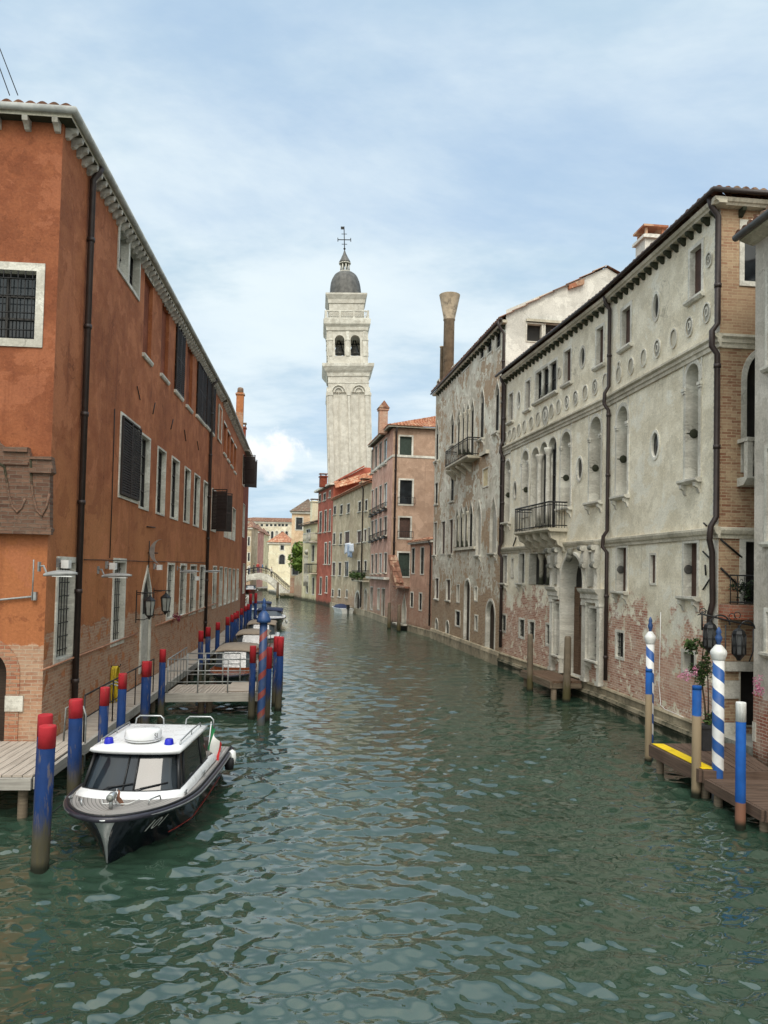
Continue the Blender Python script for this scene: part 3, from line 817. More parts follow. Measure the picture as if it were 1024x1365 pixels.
B = Bld('canal_building', 'long orange plastered building of three storeys over exposed brick beside the walkway', 'building', (L0.x, L0.y, 0))
wF = B.wall(frLF, [(0, -.3), (9, -.3), (9, zT), (0, zT)], 1)
wA = B.wall(frLA, [(0, -.3), (uB, -.3), (uB, zT), (0, zT)], 0)
wB = B.wall(frLB, [(0, -.3), (uBe, -.3), (uBe, zT), (0, zT)], 0)

# top storey
o = wpo(B, wA, 156, 186.5, 317, 382, fw=.10, depth=.22, pane='glass', bars=(1, 1), proud=.04)
ua, ub = frLA.u(156, 340), frLA.u(186.5, 340); um = frLA.u(171, 345)
mb = MB(); mb.fbox(frLA, um - .09, um + .09, -.21, .035, frLA.z(171, 381) + .05, frLA.z(171, 317) - .05); mb.build('mullion', MT['stone'], o)
def blind(w, x0, x1, yt, yb, pane='infill_orange', sh=None, fw=.0, **k):
    fr = w['fr']
    o = wpx(B, w, x0, x1, yt, yb, fw=0, frame='orange_wall', depth=.12 if pane != 'glass' else .25, pane=pane, sill=.09, sill_mat='stone', shutter=sh, bars=(1, 3), **k)
    xc = (x0 + x1) / 2; ym = (yt + yb) / 2
    u0, u1, z1 = fr.u(x0, ym), fr.u(x1, ym), fr.z(xc, yt)
    m = MB(); m.fbox(fr, u0 - .08, u1 + .08, -.01, .04, z1 + .003, z1 + .13); m.build('lintel', MT['stone'], o)
    return o
blind(wA, 191.5, 203, 371, 479)
blind(wA, 215, 225, 408, 505)
blind(wA, 233.5, 244, 437, 527, 'glass', ('flush', 'dark_shutter'))
blind(wA, 249, 256.5, 462, 545)
blind(wA, 262, 273, 488, 560, 'glass', ('flush', 'dark_shutter'))
blind(wA, 274.5, 285.5, 508, 574, 'glass', ('flush', 'dark_shutter'))
for x0, x1, yt, yb in ((298, 301.5, 566, 606), (303, 306, 577, 614), (307.5, 310.5, 587, 622), (312, 314.5, 595, 630)):
    blind(wB, x0, x1, yt, yb)
wpo(B, wB, 291.5, 295.8, 541, 590, fw=.07, pane='infill_pale', depth=.1)
# middle storey
wpo(B, wA, 158.5, 185, 557, 668, fw=.09, bars=(1, 3), depth=.25, shutter=('flush', 'dark_shutter'))
for x0, x1, yt, yb in ((186, 199, 579, 680), (208.5, 220, 597, 687), (227.5, 238, 610, 693), (245, 253, 623, 697.5), (258, 265.6, 632, 702.5), (270.6, 276.4, 641, 707.5)):
    wpo(B, wA, x0, x1, yt, yb, fw=.07, bars=(1, 3), depth=.17)
wpo(B, wA, 281.5, 288, 652, 709, fw=.07, shutter=('ajar', 'dark_shutter'))
for x0, x1, yt, yb in ((299, 303.5, 668, 717), (304.3, 308.6, 673, 719), (309.5, 313.6, 677, 721)):
    wpo(B, wB, x0, x1, yt, yb, fw=.06, bars=(1, 3))
# ground floor
wpo(B, wA, 73, 100, 742, 883, fw=.13, depth=.32, bars=None, pane='glass', grille=(6, 7, -.12, .011), proud=.03)
wpo(B, wA, 149, 166, 744, 859, fw=.12, depth=.32, bars=None, grille=(6, 6, -.12, .011))
for x0, x1, yt, yb in ((222, 231.5, 750, 826), (239, 247.6, 751, 822), (252.6, 261, 752, 819), (265.5, 272.3, 753, 815), (283, 288, 754, 811)):
    wpo(B, wA, x0, x1, yt, yb, fw=.09, depth=.2, bars=None, grille=(4, 5, -.1, .012))
for x0, x1, yt, yb in ((292, 296, 755, 808), (298.5, 302, 756, 806), (304, 307.3, 757, 804), (309.5, 312.6, 758, 802), (314.8, 317.6, 758, 800)):
    wpo(B, wB, x0, x1, yt, yb, fw=.07, depth=.14, bars=None)
# pointed doorway
dx = frLA.u(189, 800), frLA.u(200, 800)
zsill = 1.05
od = window(B, wA, dx[0], dx[1], zsill, frLA.z(194.5, 761), kind='gothic', zs=frLA.z(194.5, 798), fw=.14, proud=.04, depth=.06, pane='dark_opening', bottom=False, name='doorway')
mb = MB(); mb.fbox(frLA, dx[0] + .01, dx[1] - .01, -.055, -.02, zsill, frLA.z(194.5, 818)); mb.build('door', MT['infill_pale'], od)
# barred window of the short side
xb0 = frLF.u(48, 405); wl0 = xb0; 
o = window(B, wF, xb0, xb0 + 1.35, frLF.z(30, 452), frLF.z(30, 361), fw=.17, proud=.03, depth=.25, bars=(1, 2), grille=(9, 4, .03, .012))
# big brick-arched doorway
ud = frLF.u(8, 930)
oa = window(B, wF, ud, ud + .98, .62, frLF.z(-23, 866), kind='round', fw=.27, proud=.02, depth=.35, pane='door_dark', frame='old_brick', bottom=False, bars=None, name='doorway')
mb = MB(); mb.fbox(frLF, ud - .36, ud + .005, -.3, .045, frLF.z(20, 948), frLF.z(20, 927)); mb.build('impost', MT['stone'], oa)
# body: rear walls and roof
def body(mb):
    q = [frLF.P(9, 0, 0), frLA.P(uB, -9, 0), frLB.P(uBe, -9, 0), frLB.P(uBe, 0, 0)]
    for a, c in zip(q, q[1:]):
        mb.poly([V(a.x, a.y, -.3), V(c.x, c.y, -.3), V(c.x, c.y, zT), V(a.x, a.y, zT)], None, 0)
B.finish([MT['orange_wall'], MT['orange_front']], extra=body)
# eaves slab, brackets, gutter
mb = MB()
mb.fbox(frLF, -.25, 9, -.2, .25, zT - .02, zT + .07); mb.fbox(frLA, -.249, uB, -.2, .249, zT - .018, zT + .068); mb.fbox(frLB, 0, uBe + .2, -.2, .248, zT - .016, zT + .066)
mb.build('eaves', MT['old_stone'], B.o)
def bracket_mesh():
    m = MB()
    prof = [(-.02, -.36), (.10, -.34), (.20, -.24), (.34, -.17), (.37, -.06), (.37, -.021), (-.02, -.021)]
    for s_ in (-.085, .085): m.poly([V(s_, -d_, z_) for d_, z_ in prof])
    for (d0, z0), (d1, z1) in zip(prof, prof[1:] + prof[:1]):
        m.poly([V(-.085, -d0, z0), V(.085, -d0, z0), V(.085, -d1, z1), V(-.085, -d1, z1)])
    return m
def put_brackets(b, name, me_src, fr, us, z, sc_=1.0):
    for u in us:
        c = bpy.data.objects.new(name, me_src); COL.objects.link(c); c.parent = b.o
        p = fr.P(u, 0, z); c.location = p - world_loc(b.o)
        c.rotation_euler = (0, 0, math.atan2(-fr.n.x, fr.n.y) + math.pi); c.scale = (sc_, sc_, sc_)
tmp = bracket_mesh().build('bracket', MT['grey_stone']); brk = tmp.data; bpy.data.objects.remove(tmp); brk.materials[0] = MT['pale_bracket']
brk_s = brk.copy(); brk_s.materials[0] = MT['old_stone']
put_brackets(B, 'bracket', brk, frLF, [.10 + .62 * k for k in range(8)], zT, .68)
put_brackets(B, 'bracket', brk, frLA, [.2 + k * .38 for k in range(int((uB - .3) / .38))], zT, .68)
put_brackets(B, 'bracket', brk, frLB, [.2 + k * .6 for k in range(int((uBe) / .6))], zT, .68)
mb = MB()
corner = frLF.P(-.31, .31, zG)
mb.tube([frLF.P(9, .31, zG), corner, frLA.P(uB, .31, zG - .0), frLB.P(uBe + .25, .31, zG)], .085, 10)
mb.build('gutter', MT['pale_lead'], B.o)
# tiled roof, hipped at the near end
mb = MB()
zr = zG + .06; R3 = 3.0
e0 = frLF.P(9, .26, zr); e1 = frLF.P(-.26, .26, zr); e2 = frLA.P(uB, .26, zr); e3 = frLB.P(uBe, .26, zr)
r1 = frLA.P(4.6, -4.6, zr + R3 * .62); r2 = frLA.P(uB, -4.6, zr + R3 * .62); r3 = frLB.P(uBe, -4.6, zr + R3 * .62); r0 = frLF.P(9, -4.6, zr + R3 * .62)
tiles(mb, e0, e1, r1, r0); tiles(mb, e1, e2, r2, r1, pitch=.3, row=.9); tiles(mb, e2, e3, r3, r2, pitch=.3, row=.9)
b0 = frLF.P(9, -9, zr); b2 = frLA.P(uB, -9, zr); b3 = frLB.P(uBe, -9, zr)
mb.poly([r0, r1, r2, b2, b0]); mb.poly([r2, r3, b3, b2])
mb.build('roof', MT['old_tile'], B.o)
# drainpipes
def pipe(b, fr, pts, r=.055, mat='pipe_brown', name='drainpipe', cuffs=True):
    mb = MB(); mb.tube([fr.P(*p) for p in pts], r, 10)
    if cuffs:
        zt, zb = max(p[2] for p in pts), min(p[2] for p in pts)
        u, d_ = pts[len(pts) // 2][:2]
        z = zb + .8
        while z < zt - .3:
            q = None
            for a, c in zip(pts, pts[1:]):
                if min(a[2], c[2]) <= z <= max(a[2], c[2]) and abs(a[2] - c[2]) > .5: q = a[0] + (c[0] - a[0]) * (z - a[2]) / (c[2] - a[2]), a[1] + (c[1] - a[1]) * (z - a[2]) / (c[2] - a[2])
            if q: mb.lathe([(r * 1.25, -.05), (r * 1.25, .05)], fr.P(q[0], q[1], z), 10); mb.fbox(fr, q[0] - .012, q[0] + .012, -.01, q[1], z - .012, z + .012)
            z += 2.1
    return mb.build(name, MT[mat], b.o)
up1 = frLA.u(115, 500, .1); up2 = frLA.u(278, 700, .1)
pipe(B, frLA, [(up1, .28, zT + .02), (up1, .24, zT - .1), (up1, .10, zT - .3), (up1, .10, 1.0)], .075)
pipe(B, frLA, [(up2, .28, zT + .02), (up2, .24, zT - .1), (up2, .10, zT - .3), (up2, .10, 1.0)], .075)
# conduit along the top of the brick
def wpath(fr, pts, d):
    return [fr.P(*(lambda q: (q[0], d, q[1]))(fr.uz(x, y, d))) for x, y in pts]
mb = MB(); mb.tube(wpath(frLA, [(55, 894), (100, 876), (140, 861), (183, 844)], .06), .025, 8); mb.build('conduit', MT['rust_pipe'], B.o)
mb = MB(); mb.tube(wpath(frLA, [(208, 834), (240, 822), (275, 809), (290, 803.5)], .06), .03, 8); mb.build('conduit', MT['rust_pipe'], B.o)
mb = MB(); mb.tube(wpath(frLA, [(112, 746), (140, 746.5), (170, 747.5), (200, 748.5), (240, 749), (276, 750)], .03), .012, 5); mb.build('cable', MT['iron'], B.o)
mb = MB(); mb.tube(wpath(frLA, [(153, 545), (151.5, 600), (149.5, 665), (146.5, 744)], .03), .014, 5); mb.build('cable', MT['iron'], B.o)
mb = MB(); mb.tube(wpath(frLA, [(45, 746), (44.5, 765), (43, 800)], .03), .014, 5); mb.build('conduit', MT['galv'], B.o)
mb = MB(); mb.tube(wpath(frLF, [(-30, 801), (0, 799.5), (46, 795)], .05), .022, 8); mb.fbox(frLF, frLF.u(50, 795) , frLF.u(44, 795) , .003, .09, frLF.z(47, 800), frLF.z(47, 789)); mb.build('conduit', MT['galv'], B.o)
# wall strap: little iron tie-rod anchors
def anchor(b, fr, x0, y0, x1, y1, r=.018):
    mb = MB(); p = wpath(fr, [(x0, y0), (x1, y1)], .03); mb.tube(p, r, 6)
    mb.build('wall_anchor', MT['iron'], b.o)
for q in ((183, 515, 187, 533), (204, 552, 207, 537), (228, 572, 231, 559), (246, 573, 248, 588), (263, 588, 265, 600), (196, 702, 207, 703)): anchor(B, frLA, *q)
# ruined brick crest left standing on the short side
out_px = [(-30, 560), (-2, 579), (1, 590), (9, 597), (41, 597.5), (44, 610), (72, 610), (74.5, 631), (70, 634), (70, 703), (72, 706), (69, 713), (0, 706), (-30, 703)]
lp = [frLF.uz(x, y) for x, y in out_px]
mb = MB(); mb.fprism(frLF, lp, -.05, .16)
for (x0, x1, y0, y1, dd) in ((-30, 73.5, 704, 712, .24), (9, 41.5, 598, 604, .22), (9, 42, 617, 621, .20), (44, 73.5, 626, 632, .23), (44, 73, 611, 614, .2)):
    a, c = frLF.u(x0, y0), frLF.u(x1, y0); mb.fbox(frLF, min(a, c), max(a, c), .1, dd, frLF.z((x0 + x1) / 2, y1), frLF.z((x0 + x1) / 2, y0))
cr = mb.build('brick_crest', MT['crest_brick'], B.o)
for pts in ([(-4, 616), (6, 622), (9, 640), (12, 660), (17, 676), (23, 683), (29, 677), (34, 664)], [(41, 612), (42, 640), (44, 660), (49, 680), (56, 688), (62, 676), (66, 658)]):
    m = MB(); m.tube(wpath(frLF, pts, .165), .026, 8); m.build('scroll', MT['crest_brick'], cr)
# chimneys of the orange building's far end
def chimney(b, p, w_, d_, z0, z1, fr, mat='orange_wall', cap='old_tile', style='flat'):
    mb = MB(); ax = fr.ax()
    mb.box((p.x, p.y, (z0 + z1) / 2), (w_, d_, z1 - z0), ax)
    mb.box((p.x, p.y, z1 - .12), (w_ * 1.25, d_ * 1.25, .10), ax)
    o = mb.build('chimney', MT[mat], b.o)
    m2 = MB()
    if style == 'flat':
        for sx in (-1, 1):
            for sy in (-1, 1): m2.box(Vector((p.x, p.y, z1 + .12)) + ax[0] * sx * w_ * .4 + ax[1] * sy * d_ * .4, (.08, .08, .24), ax)
        m2.box((p.x, p.y, z1 + .27), (w_ * 1.2, d_ * 1.2, .07), ax)
    elif style == 'gable':
        h = w_ * .9
        P = lambda i, j, k: Vector((p.x, p.y, z1)) + ax[0] * i * w_ * .7 + ax[1] * j * d_ * .7 + V(0, 0, k)
        m2.poly([P(-1, -1, 0), P(1, -1, 0), P(1, 0, h), P(-1, 0, h)]); m2.poly([P(1, 1, 0), P(-1, 1, 0), P(-1, 0, h), P(1, 0, h)])
        m2.poly([P(-1, -1, 0), P(-1, 0, h), P(-1, 1, 0)]); m2.poly([P(1, -1, 0), P(1, 0, h), P(1, 1, 0)])
        m2.poly([P(-1, -1, 0), P(1, -1, 0), P(1, 1, 0), P(-1, 1, 0)])
    else:
        m2.lathe([(w_ * .35, 0), (w_ * .45, .1), (w_ * .42, .35), (w_ * .3, .42)], (p.x, p.y, z1), 10)
    m2.build('chimney_cap', MT[cap], o); return o
Yc = (frLB.P(uBe - 1.5, 0, 0)).y
pc_ = at_y(319.8, 550, Yc); chimney(B, V(pc_.x - .0, pc_.y, 0), .55, .55, zT - .5, at_y(319.8, 524, Yc).z, frLB, 'orange_wall', 'grey_tile', 'pot')

# next house along, dark red
B2 = Bld('canal_house', 'narrow dark red house adjoining the far end of the long orange building', 'building', tuple(frLB.P(uBe, 0, 0)))
fr2 = Frame(frLB.P(uBe + .02, .0, 0), hdir(398), (0, 60))
u2 = fr2.u(328.6); z2 = fr2.z(326, 601)
w2 = B2.wall(fr2, [(0, -.3), (u2, -.3), (u2, z2), (0, z2)])
wpx(B2, w2, 323.5, 326, 608, 648, fw=.05, shutter=('ajar', 'dark_shutter'), bars=None)
wpx(B2, w2, 323.6, 326, 672, 716, fw=.05, bars=None); wpx(B2, w2, 323.6, 326, 752, 790, fw=.05, bars=None)
def body(mb):
    q = [fr2.P(0, 0, 0), fr2.P(0, -8, 0), fr2.P(u2, -8, 0), fr2.P(u2, 0, 0)]
    for a, c in zip(q, q[1:]): mb.poly([V(a.x, a.y, -.3), V(c.x, c.y, -.3), V(c.x, c.y, z2), V(a.x, a.y, z2)])
B2.finish([MT['dark_red_wall']], extra=body)
mb = MB(); mb.fbox(fr2, .001, u2 + .25, -.2, .4, z2, z2 + .14); mb.build('eaves', MT['stone'], B2.o)
mb = MB(); tiles(mb, fr2.P(.02, .4, z2 + .145), fr2.P(u2 + .2, .4, z2 + .145), fr2.P(u2 + .2, -4, z2 + 1.8), fr2.P(.02, -4, z2 + 1.8), pitch=.4, row=1.0); mb.poly([fr2.P(0, -4, z2 + 1.8), fr2.P(u2, -4, z2 + 1.8), fr2.P(u2, -8, z2), fr2.P(0, -8, z2)]); mb.build('roof', MT['old_tile'], B2.o)
pc_ = at_y(326.5, 590, fr2.P(u2 * .5, 0, 0).y); chimney(B2, V(pc_.x - .2, pc_.y, 0), .5, .5, z2, at_y(326.5, 569, pc_.y).z, fr2, 'dark_red_wall', 'grey_tile')

# land under the left bank
def land(name, pts, z, mat, label):
    mb = MB(); n = len(pts)
    mb.poly([V(p[0], p[1], z) for p in pts])
    for i in range(n):
        a, c = pts[i], pts[(i + 1) % n]
        mb.poly([V(a[0], a[1], -.5), V(c[0], c[1], -.5), V(c[0], c[1], z), V(a[0], a[1], z)])
    return tag(mb.build(name, MT[mat]), label, kind='structure')
a1 = frLF.P(9, -.3, 0); a2 = frLF.P(.3, -.3, 0); a3 = frLA.P(uB, -.3, 0); a4 = frLB.P(uBe, -.3, 0); a5 = fr2.P(u2, -.3, 0); a6 = fr2.P(u2, -60, 0)
land('ground', [(a1.x, a1.y), (a2.x, a2.y), (a3.x, a3.y), (a4.x, a4.y), (a5.x, a5.y), (a6.x, a6.y), (-70, 20)], .55, 'grey_stone', 'paved ground under the houses')
# ------------------------------------------------------------------ right bank: the pale palace
Rf = at_z(667, 888, 0)
_t = Frame(Rf, hdir(337), (0, 20)); Kb = _t.P(_t.u(812), 0, 0)
_t = Frame(Kb, hdir(400), (0, 20)); K0 = _t.P(_t.u(957.5, 704), 0, 0)
frN = Frame(K0, hdir(400), (0, 20)); uN = (Kb - K0).length
frR = Frame(Kb, hdir(337), (0, 20)); uR = (Rf - Kb).length
frS = Frame(K0, -frN.n, (8, 0))
zC = frN.z(952, 262, .32)           # top of the cornice slab
zW = zC - .16
zs2 = frN.z(954.5, 447, .12); zs1 = frN.z(958, 704, .12)
P1 = Bld('palace', 'cream stucco palace with rows of roundels and brick showing low on its canal front', 'palace', (K0.x, K0.y, 0))
wN = P1.wall(frN, [(0, -.3), (uN, -.3), (uN, zW), (0, zW)], 0)
wR = P1.wall(frR, [(0, -.3), (uR, -.3), (uR, zW), (0, zW)], 0)
wS = P1.wall(frS, [(0, -.3), (10, -.3), (10, zW), (0, zW)], 1)

def disc_in(b, o, fr, u1, d, z, r=.13, mat='old_stone'):
    m = MB(); m.lathe([(r, 0), (r, .02), (r * .85, .03), (0.001, .03)], fr.P(u1 - .004, d, z), 18, axis=-fr.X)
    m.tube([fr.P(u1 - .01, .01, z), fr.P(u1 - .01, d, z)], .012, 6)
    m.build('jamb_disc', MT[mat], o)
def pw(w, x0, x1, yt, yb, disc=None, dmat='old_stone', **k):
    """palace window from the pixels of its opening"""
    fr = w['fr']; o = wpx(P1, w, x0, x1, yt, yb, **k)
    if disc:
        xc = (x0 + x1) / 2; ym = (yt + yb) / 2
        disc_in(P1, o, fr, max(fr.u(x0, ym), fr.u(x1, ym)), -k.get('depth', .22) * .5, fr.z(x0 + 2, disc), .13, dmat)
    return o
big = dict(fw=.13, proud=.035, sill=.16, brackets=True, pane='brown_shutter', bars=None)
# top storey
pw(wN, 921, 936, 330, 396, fw=.11, depth=.13, sill=.14, bottom=False, pane='brown_shutter', bars=None)
pw(wN, 830, 841, 411, 462, fw=.13, depth=.13, sill=.14, bottom=False, pane='brown_shutter', bars=None)
for x0, x1, yt, yb in ((796, 805, 437, 487), (753, 761.5, 467, 511), (701.5, 707, 508, 546), (679, 684, 525, 562)):
    pw(wR, x0, x1, yt, yb, fw=.11, depth=.13, sill=.14, bottom=False, pane='brown_shutter', bars=None)
# three-light window with two colonnettes
o = pw(wR, 715, 742.5, 489, 529, fw=.12, depth=.16, sill=.16, bottom=False, bars=(5, 1))
for x in (723.5, 733):
    m = MB(); u = frR.u(x, 510, -.05); za, zb_ = frR.z(x, 532 - (x - 715) * .35), frR.z(x, 492.5 - (x - 715) * .33)
    m.lathe([(.13, 0), (.13, .08), (.085, .14), (.08, zb_ - za - .2), (.13, zb_ - za - .08), (.13, zb_ - za)], frR.P(u, -.08, za), 12)
    m.build('column', MT['stone'], o)
# piano nobile, round-headed, tall
pw(wN, 915.5, 932, 485, 639, kind='round', fw=.13, depth=.42, sill=.2, brackets=True, pane='infill_pale', bars=None, bottom=False, disc=577)
pw(wN, 823, 837, 542, 661, kind='round', fw=.13, depth=.42, sill=.2, brackets=True, pane='infill_pale', bars=None, bottom=False, disc=611)
pw(wR, 787, 801.5, 556, 669, kind='round', fw=.13, depth=.40, sill=.2, brackets=True, pane='infill_pale', bars=None, bottom=False, disc=623)
pw(wR, 748.5, 761, 576, 677, kind='round', fw=.13, depth=.40, sill=.2, brackets=True, pane='infill_pale', bars=None, bottom=False, disc=636)
pw(wR, 696.5, 704.5, 601, 690, kind='round', fw=.11, depth=.36, sill=.0, pane='infill_pale', bars=None, bottom=False, disc=652)
pw(wR, 673.2, 680.3, 614, 696, kind='round', fw=.11, depth=.36, sill=.18, brackets=True, pane='infill_pale', bars=None, bottom=False, disc=659)
for x0, x1, ya, pn in ((708.8, 718.6, 597, 'infill_pale'), (720, 730, 590, 'glass'), (731.4, 742, 583.5, 'glass')):
    pw(wR, x0, x1, ya, 703, kind='round', fw=.05, depth=.22, pane=pn, bars=(0, 2), bottom=False)
# square stone panels over the arched windows, with capitals at their springing
for fr, x, ya, ys, w_ in ((frN, 923.7, 485, 515, .72), (frN, 830, 542, 566, .72), (frR, 794, 556, 582, .78), (frR, 754.7, 576, 594, .78), (frR, 700.5, 601, 616, .7), (frR, 676.7, 614, 629, .7)):
    u = fr.u(x, (ya + ys) / 2); zt = fr.z(x, ya) + .32; zq = fr.z(x, ys)
    m = MB()
    m.fbox(fr, u - w_ * .72, u + w_ * .72, -.01, .055, zt, zt + .07)
    for sg in (-1, 1):
        m.fbox(fr, u + sg * w_ * .68 - .03, u + sg * w_ * .68 + .03, -.01, .025, zq + .1, zt - .002)
        m.fbox(fr, u + sg * w_ * .60 - .1, u + sg * w_ * .60 + .1, -.01, .075, zq - .06, zq + .03); m.fbox(fr, u + sg * w_ * .60 - .08, u + sg * w_ * .60 + .08, -.01, .055, zq - .13, zq - .062)
    m.build('arch_panel', MT['stone'], P1.o)
for x in (719.3, 730.7):
    m = MB(); u = frR.u(x, 650); za, zb_ = frR.z(x, 703), frR.z(x, 610 - (x - 715) * .8)
    m.lathe([(.16, 0), (.16, .1), (.11, .2), (.105, zb_ - za - .36), (.12, zb_ - za - .3), (.19, zb_ - za - .08), (.19, zb_ - za)], frR.P(u, .0, za), 14)
    m.build('column', MT['stone'], P1.o)
# ovals
for w, x, y, rx, ry in ((wN, 875, 408.5, 3.6, 16.5), (wN, 873.6, 593, 4.6, 16.5), (wR, 777, 476, 3.0, 12.5), (wR, 773, 625, 3.4, 14.5), (wR, 692, 533, 1.9, 10), (wR, 687, 653.5, 1.9, 10)):
    pw(w, x - rx, x + rx, y - ry, y + ry, kind='oval', fw=.09, depth=.06, proud=.025, bars=None)
def roundel(fr, x, y, rx, ry, deep):
    u0, z0 = fr.uz(x - rx, y); u1, _ = fr.uz(x + rx, y); zt = fr.z(x, y - ry); zb_ = fr.z(x, y + ry)
    a, c = min(u0, u1), max(u0, u1); f_ = .045
    m = MB(); li = loop_of('oval', a, c, zb_, zt); lo = loop_of('oval', a - f_, c + f_, zb_ - f_, zt + f_)
    ring(m, fr, li, lo, -.01, .04); m.fcap(fr, li, .008 if not deep else .006, 1)
    if deep:
        l2 = loop_of('oval', a + (c - a) * .3, c - (c - a) * .2, zb_ + (zt - zb_) * .3, zt - (zt - zb_) * .15); ring(m, fr, loop_of('oval', a + (c - a) * .42, c - (c - a) * .3, zb_ + (zt - zb_) * .4, zt - (zt - zb_) * .25), l2, .003, .03, 0)
    m.build('roundel', [MT['stone'], MT['grey_stone' if deep else 'old_stone']], P1.o)
for i, (x, y) in enumerate(((943, 417), (920, 435.5), (899, 451), (877, 464.7), (859, 477), (842, 488), (825.7, 499))):
    roundel(frN, x, y, 4.1 - i * .2, 11.8 - i * .4, i in (0, 1, 3))
for i, (x, y) in enumerate(((807.8, 508), (794, 516), (781, 523.5), (768, 530.5), (756.5, 536.5), (745.5, 542), (736, 547.5), (718, 558.5), (709, 564), (700, 569), (692.5, 573.5), (686, 577), (680.3, 580.5), (674.5, 583.5))):
    roundel(frR, x, y, 3.1 - i * .09, 9.4 - i * .22, i in (1, 3, 4))
roundel(frR, 727.5, 555, 4.2, 13, True); roundel(frN, 946, 346, 3.2, 8.5, True); roundel(frR, 746.5, 497, 1.8, 6, False); roundel(frN, 826, 486, 1, 3, False)
# mezzanine
pw(wN, 913, 930, 724, 795, fw=.11, depth=.2, sill=.2, brackets=True, bottom=False, pane='brown_shutter', bars=None, disc=759, dmat='lead')
pw(wN, 868, 874.5, 740, 777, fw=.07, depth=.06, pane='brown_shutter', bars=None)
pw(wN, 823.5, 835.5, 730, 788, fw=.11, depth=.2, sill=.2, brackets=True, bottom=False, pane='brown_shutter', bars=None, disc=759, dmat='lead')
pw(wR, 671, 676, 741, 777, fw=.1, depth=.13, sill=.18, brackets=True, bottom=False, pane='glass', bars=None)
pw(wR, 682.3, 685, 745, 769, fw=.06, depth=.1, pane='brown_shutter', bars=None)
pw(wR, 693, 699.5, 738, 777, fw=.1, depth=.13, sill=.18, brackets=True, bottom=False, pane='glass', bars=None)
o = pw(wR, 706.5, 737, 737.5, 779.5, fw=.07, depth=.3, bottom=False, pane='dark_opening', bars=None)
for x in (719.5, 729.5):
    m = MB(); u = frR.u(x, 758, -.1); za, zb_ = frR.z(x, 779.5), frR.z(x, 738)
    m.lathe([(.15, 0), (.15, .08), (.1, .16), (.09, zb_ - za - .3), (.17, zb_ - za - .1), (.17, zb_ - za)], frR.P(u, -.18, za), 12); m.build('column', MT['old_stone'], o)
# low barred windows
for w, x0, x1, yt, yb in ((wN, 822, 831.5, 843, 876), (wR, 669.5, 674.5, 820, 841), (wR, 692.5, 699, 826, 849), (wR, 705.5, 712.5, 829, 852), (wR, 728.5, 736, 833, 859)):
    pw(w, x0, x1, yt, yb, fw=.09, depth=.14, proud=.02, pane='dark_opening', bars=None, grille=(4, 4, -.06, .012))
pw(wN, 911.5, 926.5, 871, 895, fw=.10, depth=.2, pane='dark_opening', bars=None)
# ---- water portal
zL = frR.z(770, 903.5)             # landing
ud0, ud1 = frR.u(780.5, 840), frR.u(751.5, 840)
zap = frR.z(766, 739)
zsp = zap - (ud1 - ud0) / 2
od = window(P1, wR, ud0, ud1, zL, zap, kind='round', fw=.1, proud=.16, depth=.5, pane='dark_opening', bars=None, bottom=False, name='portal')
m = MB(); m.fbox(frR, ud0 + .02, (ud0 + ud1) / 2 - .008, -.48, -.42, zL, zsp - .25); m.fbox(frR, (ud0 + ud1) / 2 + .008, ud1 - .02, -.48, -.42, zL, zsp - .25)
for uu in (ud0 + .12, ud1 - .55):
    for za in (zL + .2, zL + 1.4): m.fbox(frR, uu, uu + .43, -.43, -.395, za, za + .95)
dd = m.build('door', MT['brown_door'], od)
for x0, x1, yt, yb in ((742.8, 749.8, 804.5, 873), (788.5, 800.5, 811, 880)):
    pw(wR, x0, x1, yt, yb, fw=.09, depth=.2, sill=.26, brackets=True, bottom=False, proud=.10, bars=None, grille=(3, 6, -.15, .012))
for x0, x1, yt, yb in ((741.3, 746.5, 733, 779), (786.5, 794.8, 736, 782)):
    pw(wR, x0, x1, yt, yb, fw=.03, depth=.22, bottom=False, proud=.08, bars=None)
ent_z0, ent_z1 = frR.z(770, 801), frR.z(770, 783.5)
zst = zs1 - .16
def pilaster(x0, x1, z0, z1, dd, nm='pilaster'):
    a, c = frR.u(x1, 800), frR.u(x0, 800)
    m = MB(); m.fbox(frR, a, c, -.01, dd, z0, z1); m.fbox(frR, a - .03, c + .03, -.01, dd + .04, z0, z0 + .14); m.fbox(frR, a - .03, c + .03, -.01, dd + .04, z1 - .12, z1 - .001)
    m.build(nm, MT['stone'], P1.o)
for x0, x1 in ((738, 741.6), (781.6, 786.6), (801.6, 805.5)): pilaster(x0, x1, zL, ent_z0, .17)
for x0, x1 in ((737, 750.6), (781.4, 805.6)):
    a, c = frR.u(x1, 790), frR.u(x0, 790); h = ent_z1 - ent_z0
    m = MB(); m.fsweep(frR, [(-.01, ent_z0), (.2, ent_z0), (.2, ent_z0 + h * .25), (.24, ent_z0 + h * .28), (.24, ent_z0 + h * .6), (.34, ent_z0 + h * .78), (.38, ent_z1), (-.01, ent_z1)], a, c); m.build('entablature', MT['stone'], P1.o)
def console(x0, x1):
    a, c = frR.u(x1, 760), frR.u(x0, 760); zb_ = ent_z1 + .002; zt = zst
    m = MB(); h = zt - zb_
    pr = [(-.01, zb_), (.14, zb_), (.12, zb_ + h * .3), (.16, zb_ + h * .5), (.24, zb_ + h * .62), (.25, zb_ + h * .76), (.21, zb_ + h * .86), (.34, zb_ + h * .93), (.36, zt), (-.01, zt)]
    m.fsweep(frR, pr, a, c)
    for zc, dc, r in ((zb_ + h * .53, .20, .10), (zb_ + h * .93, .30, .09)): m.lathe([(r, -.0), (r, c - a + .04)], frR.P(a - .02, dc, zc), 12, axis=frR.X)
    m.build('console', MT['stone'], P1.o)
for x0, x1 in ((736.8, 740.8), (747, 750.6), (781.8, 785.6), (796, 800.6)): console(x0, x1)
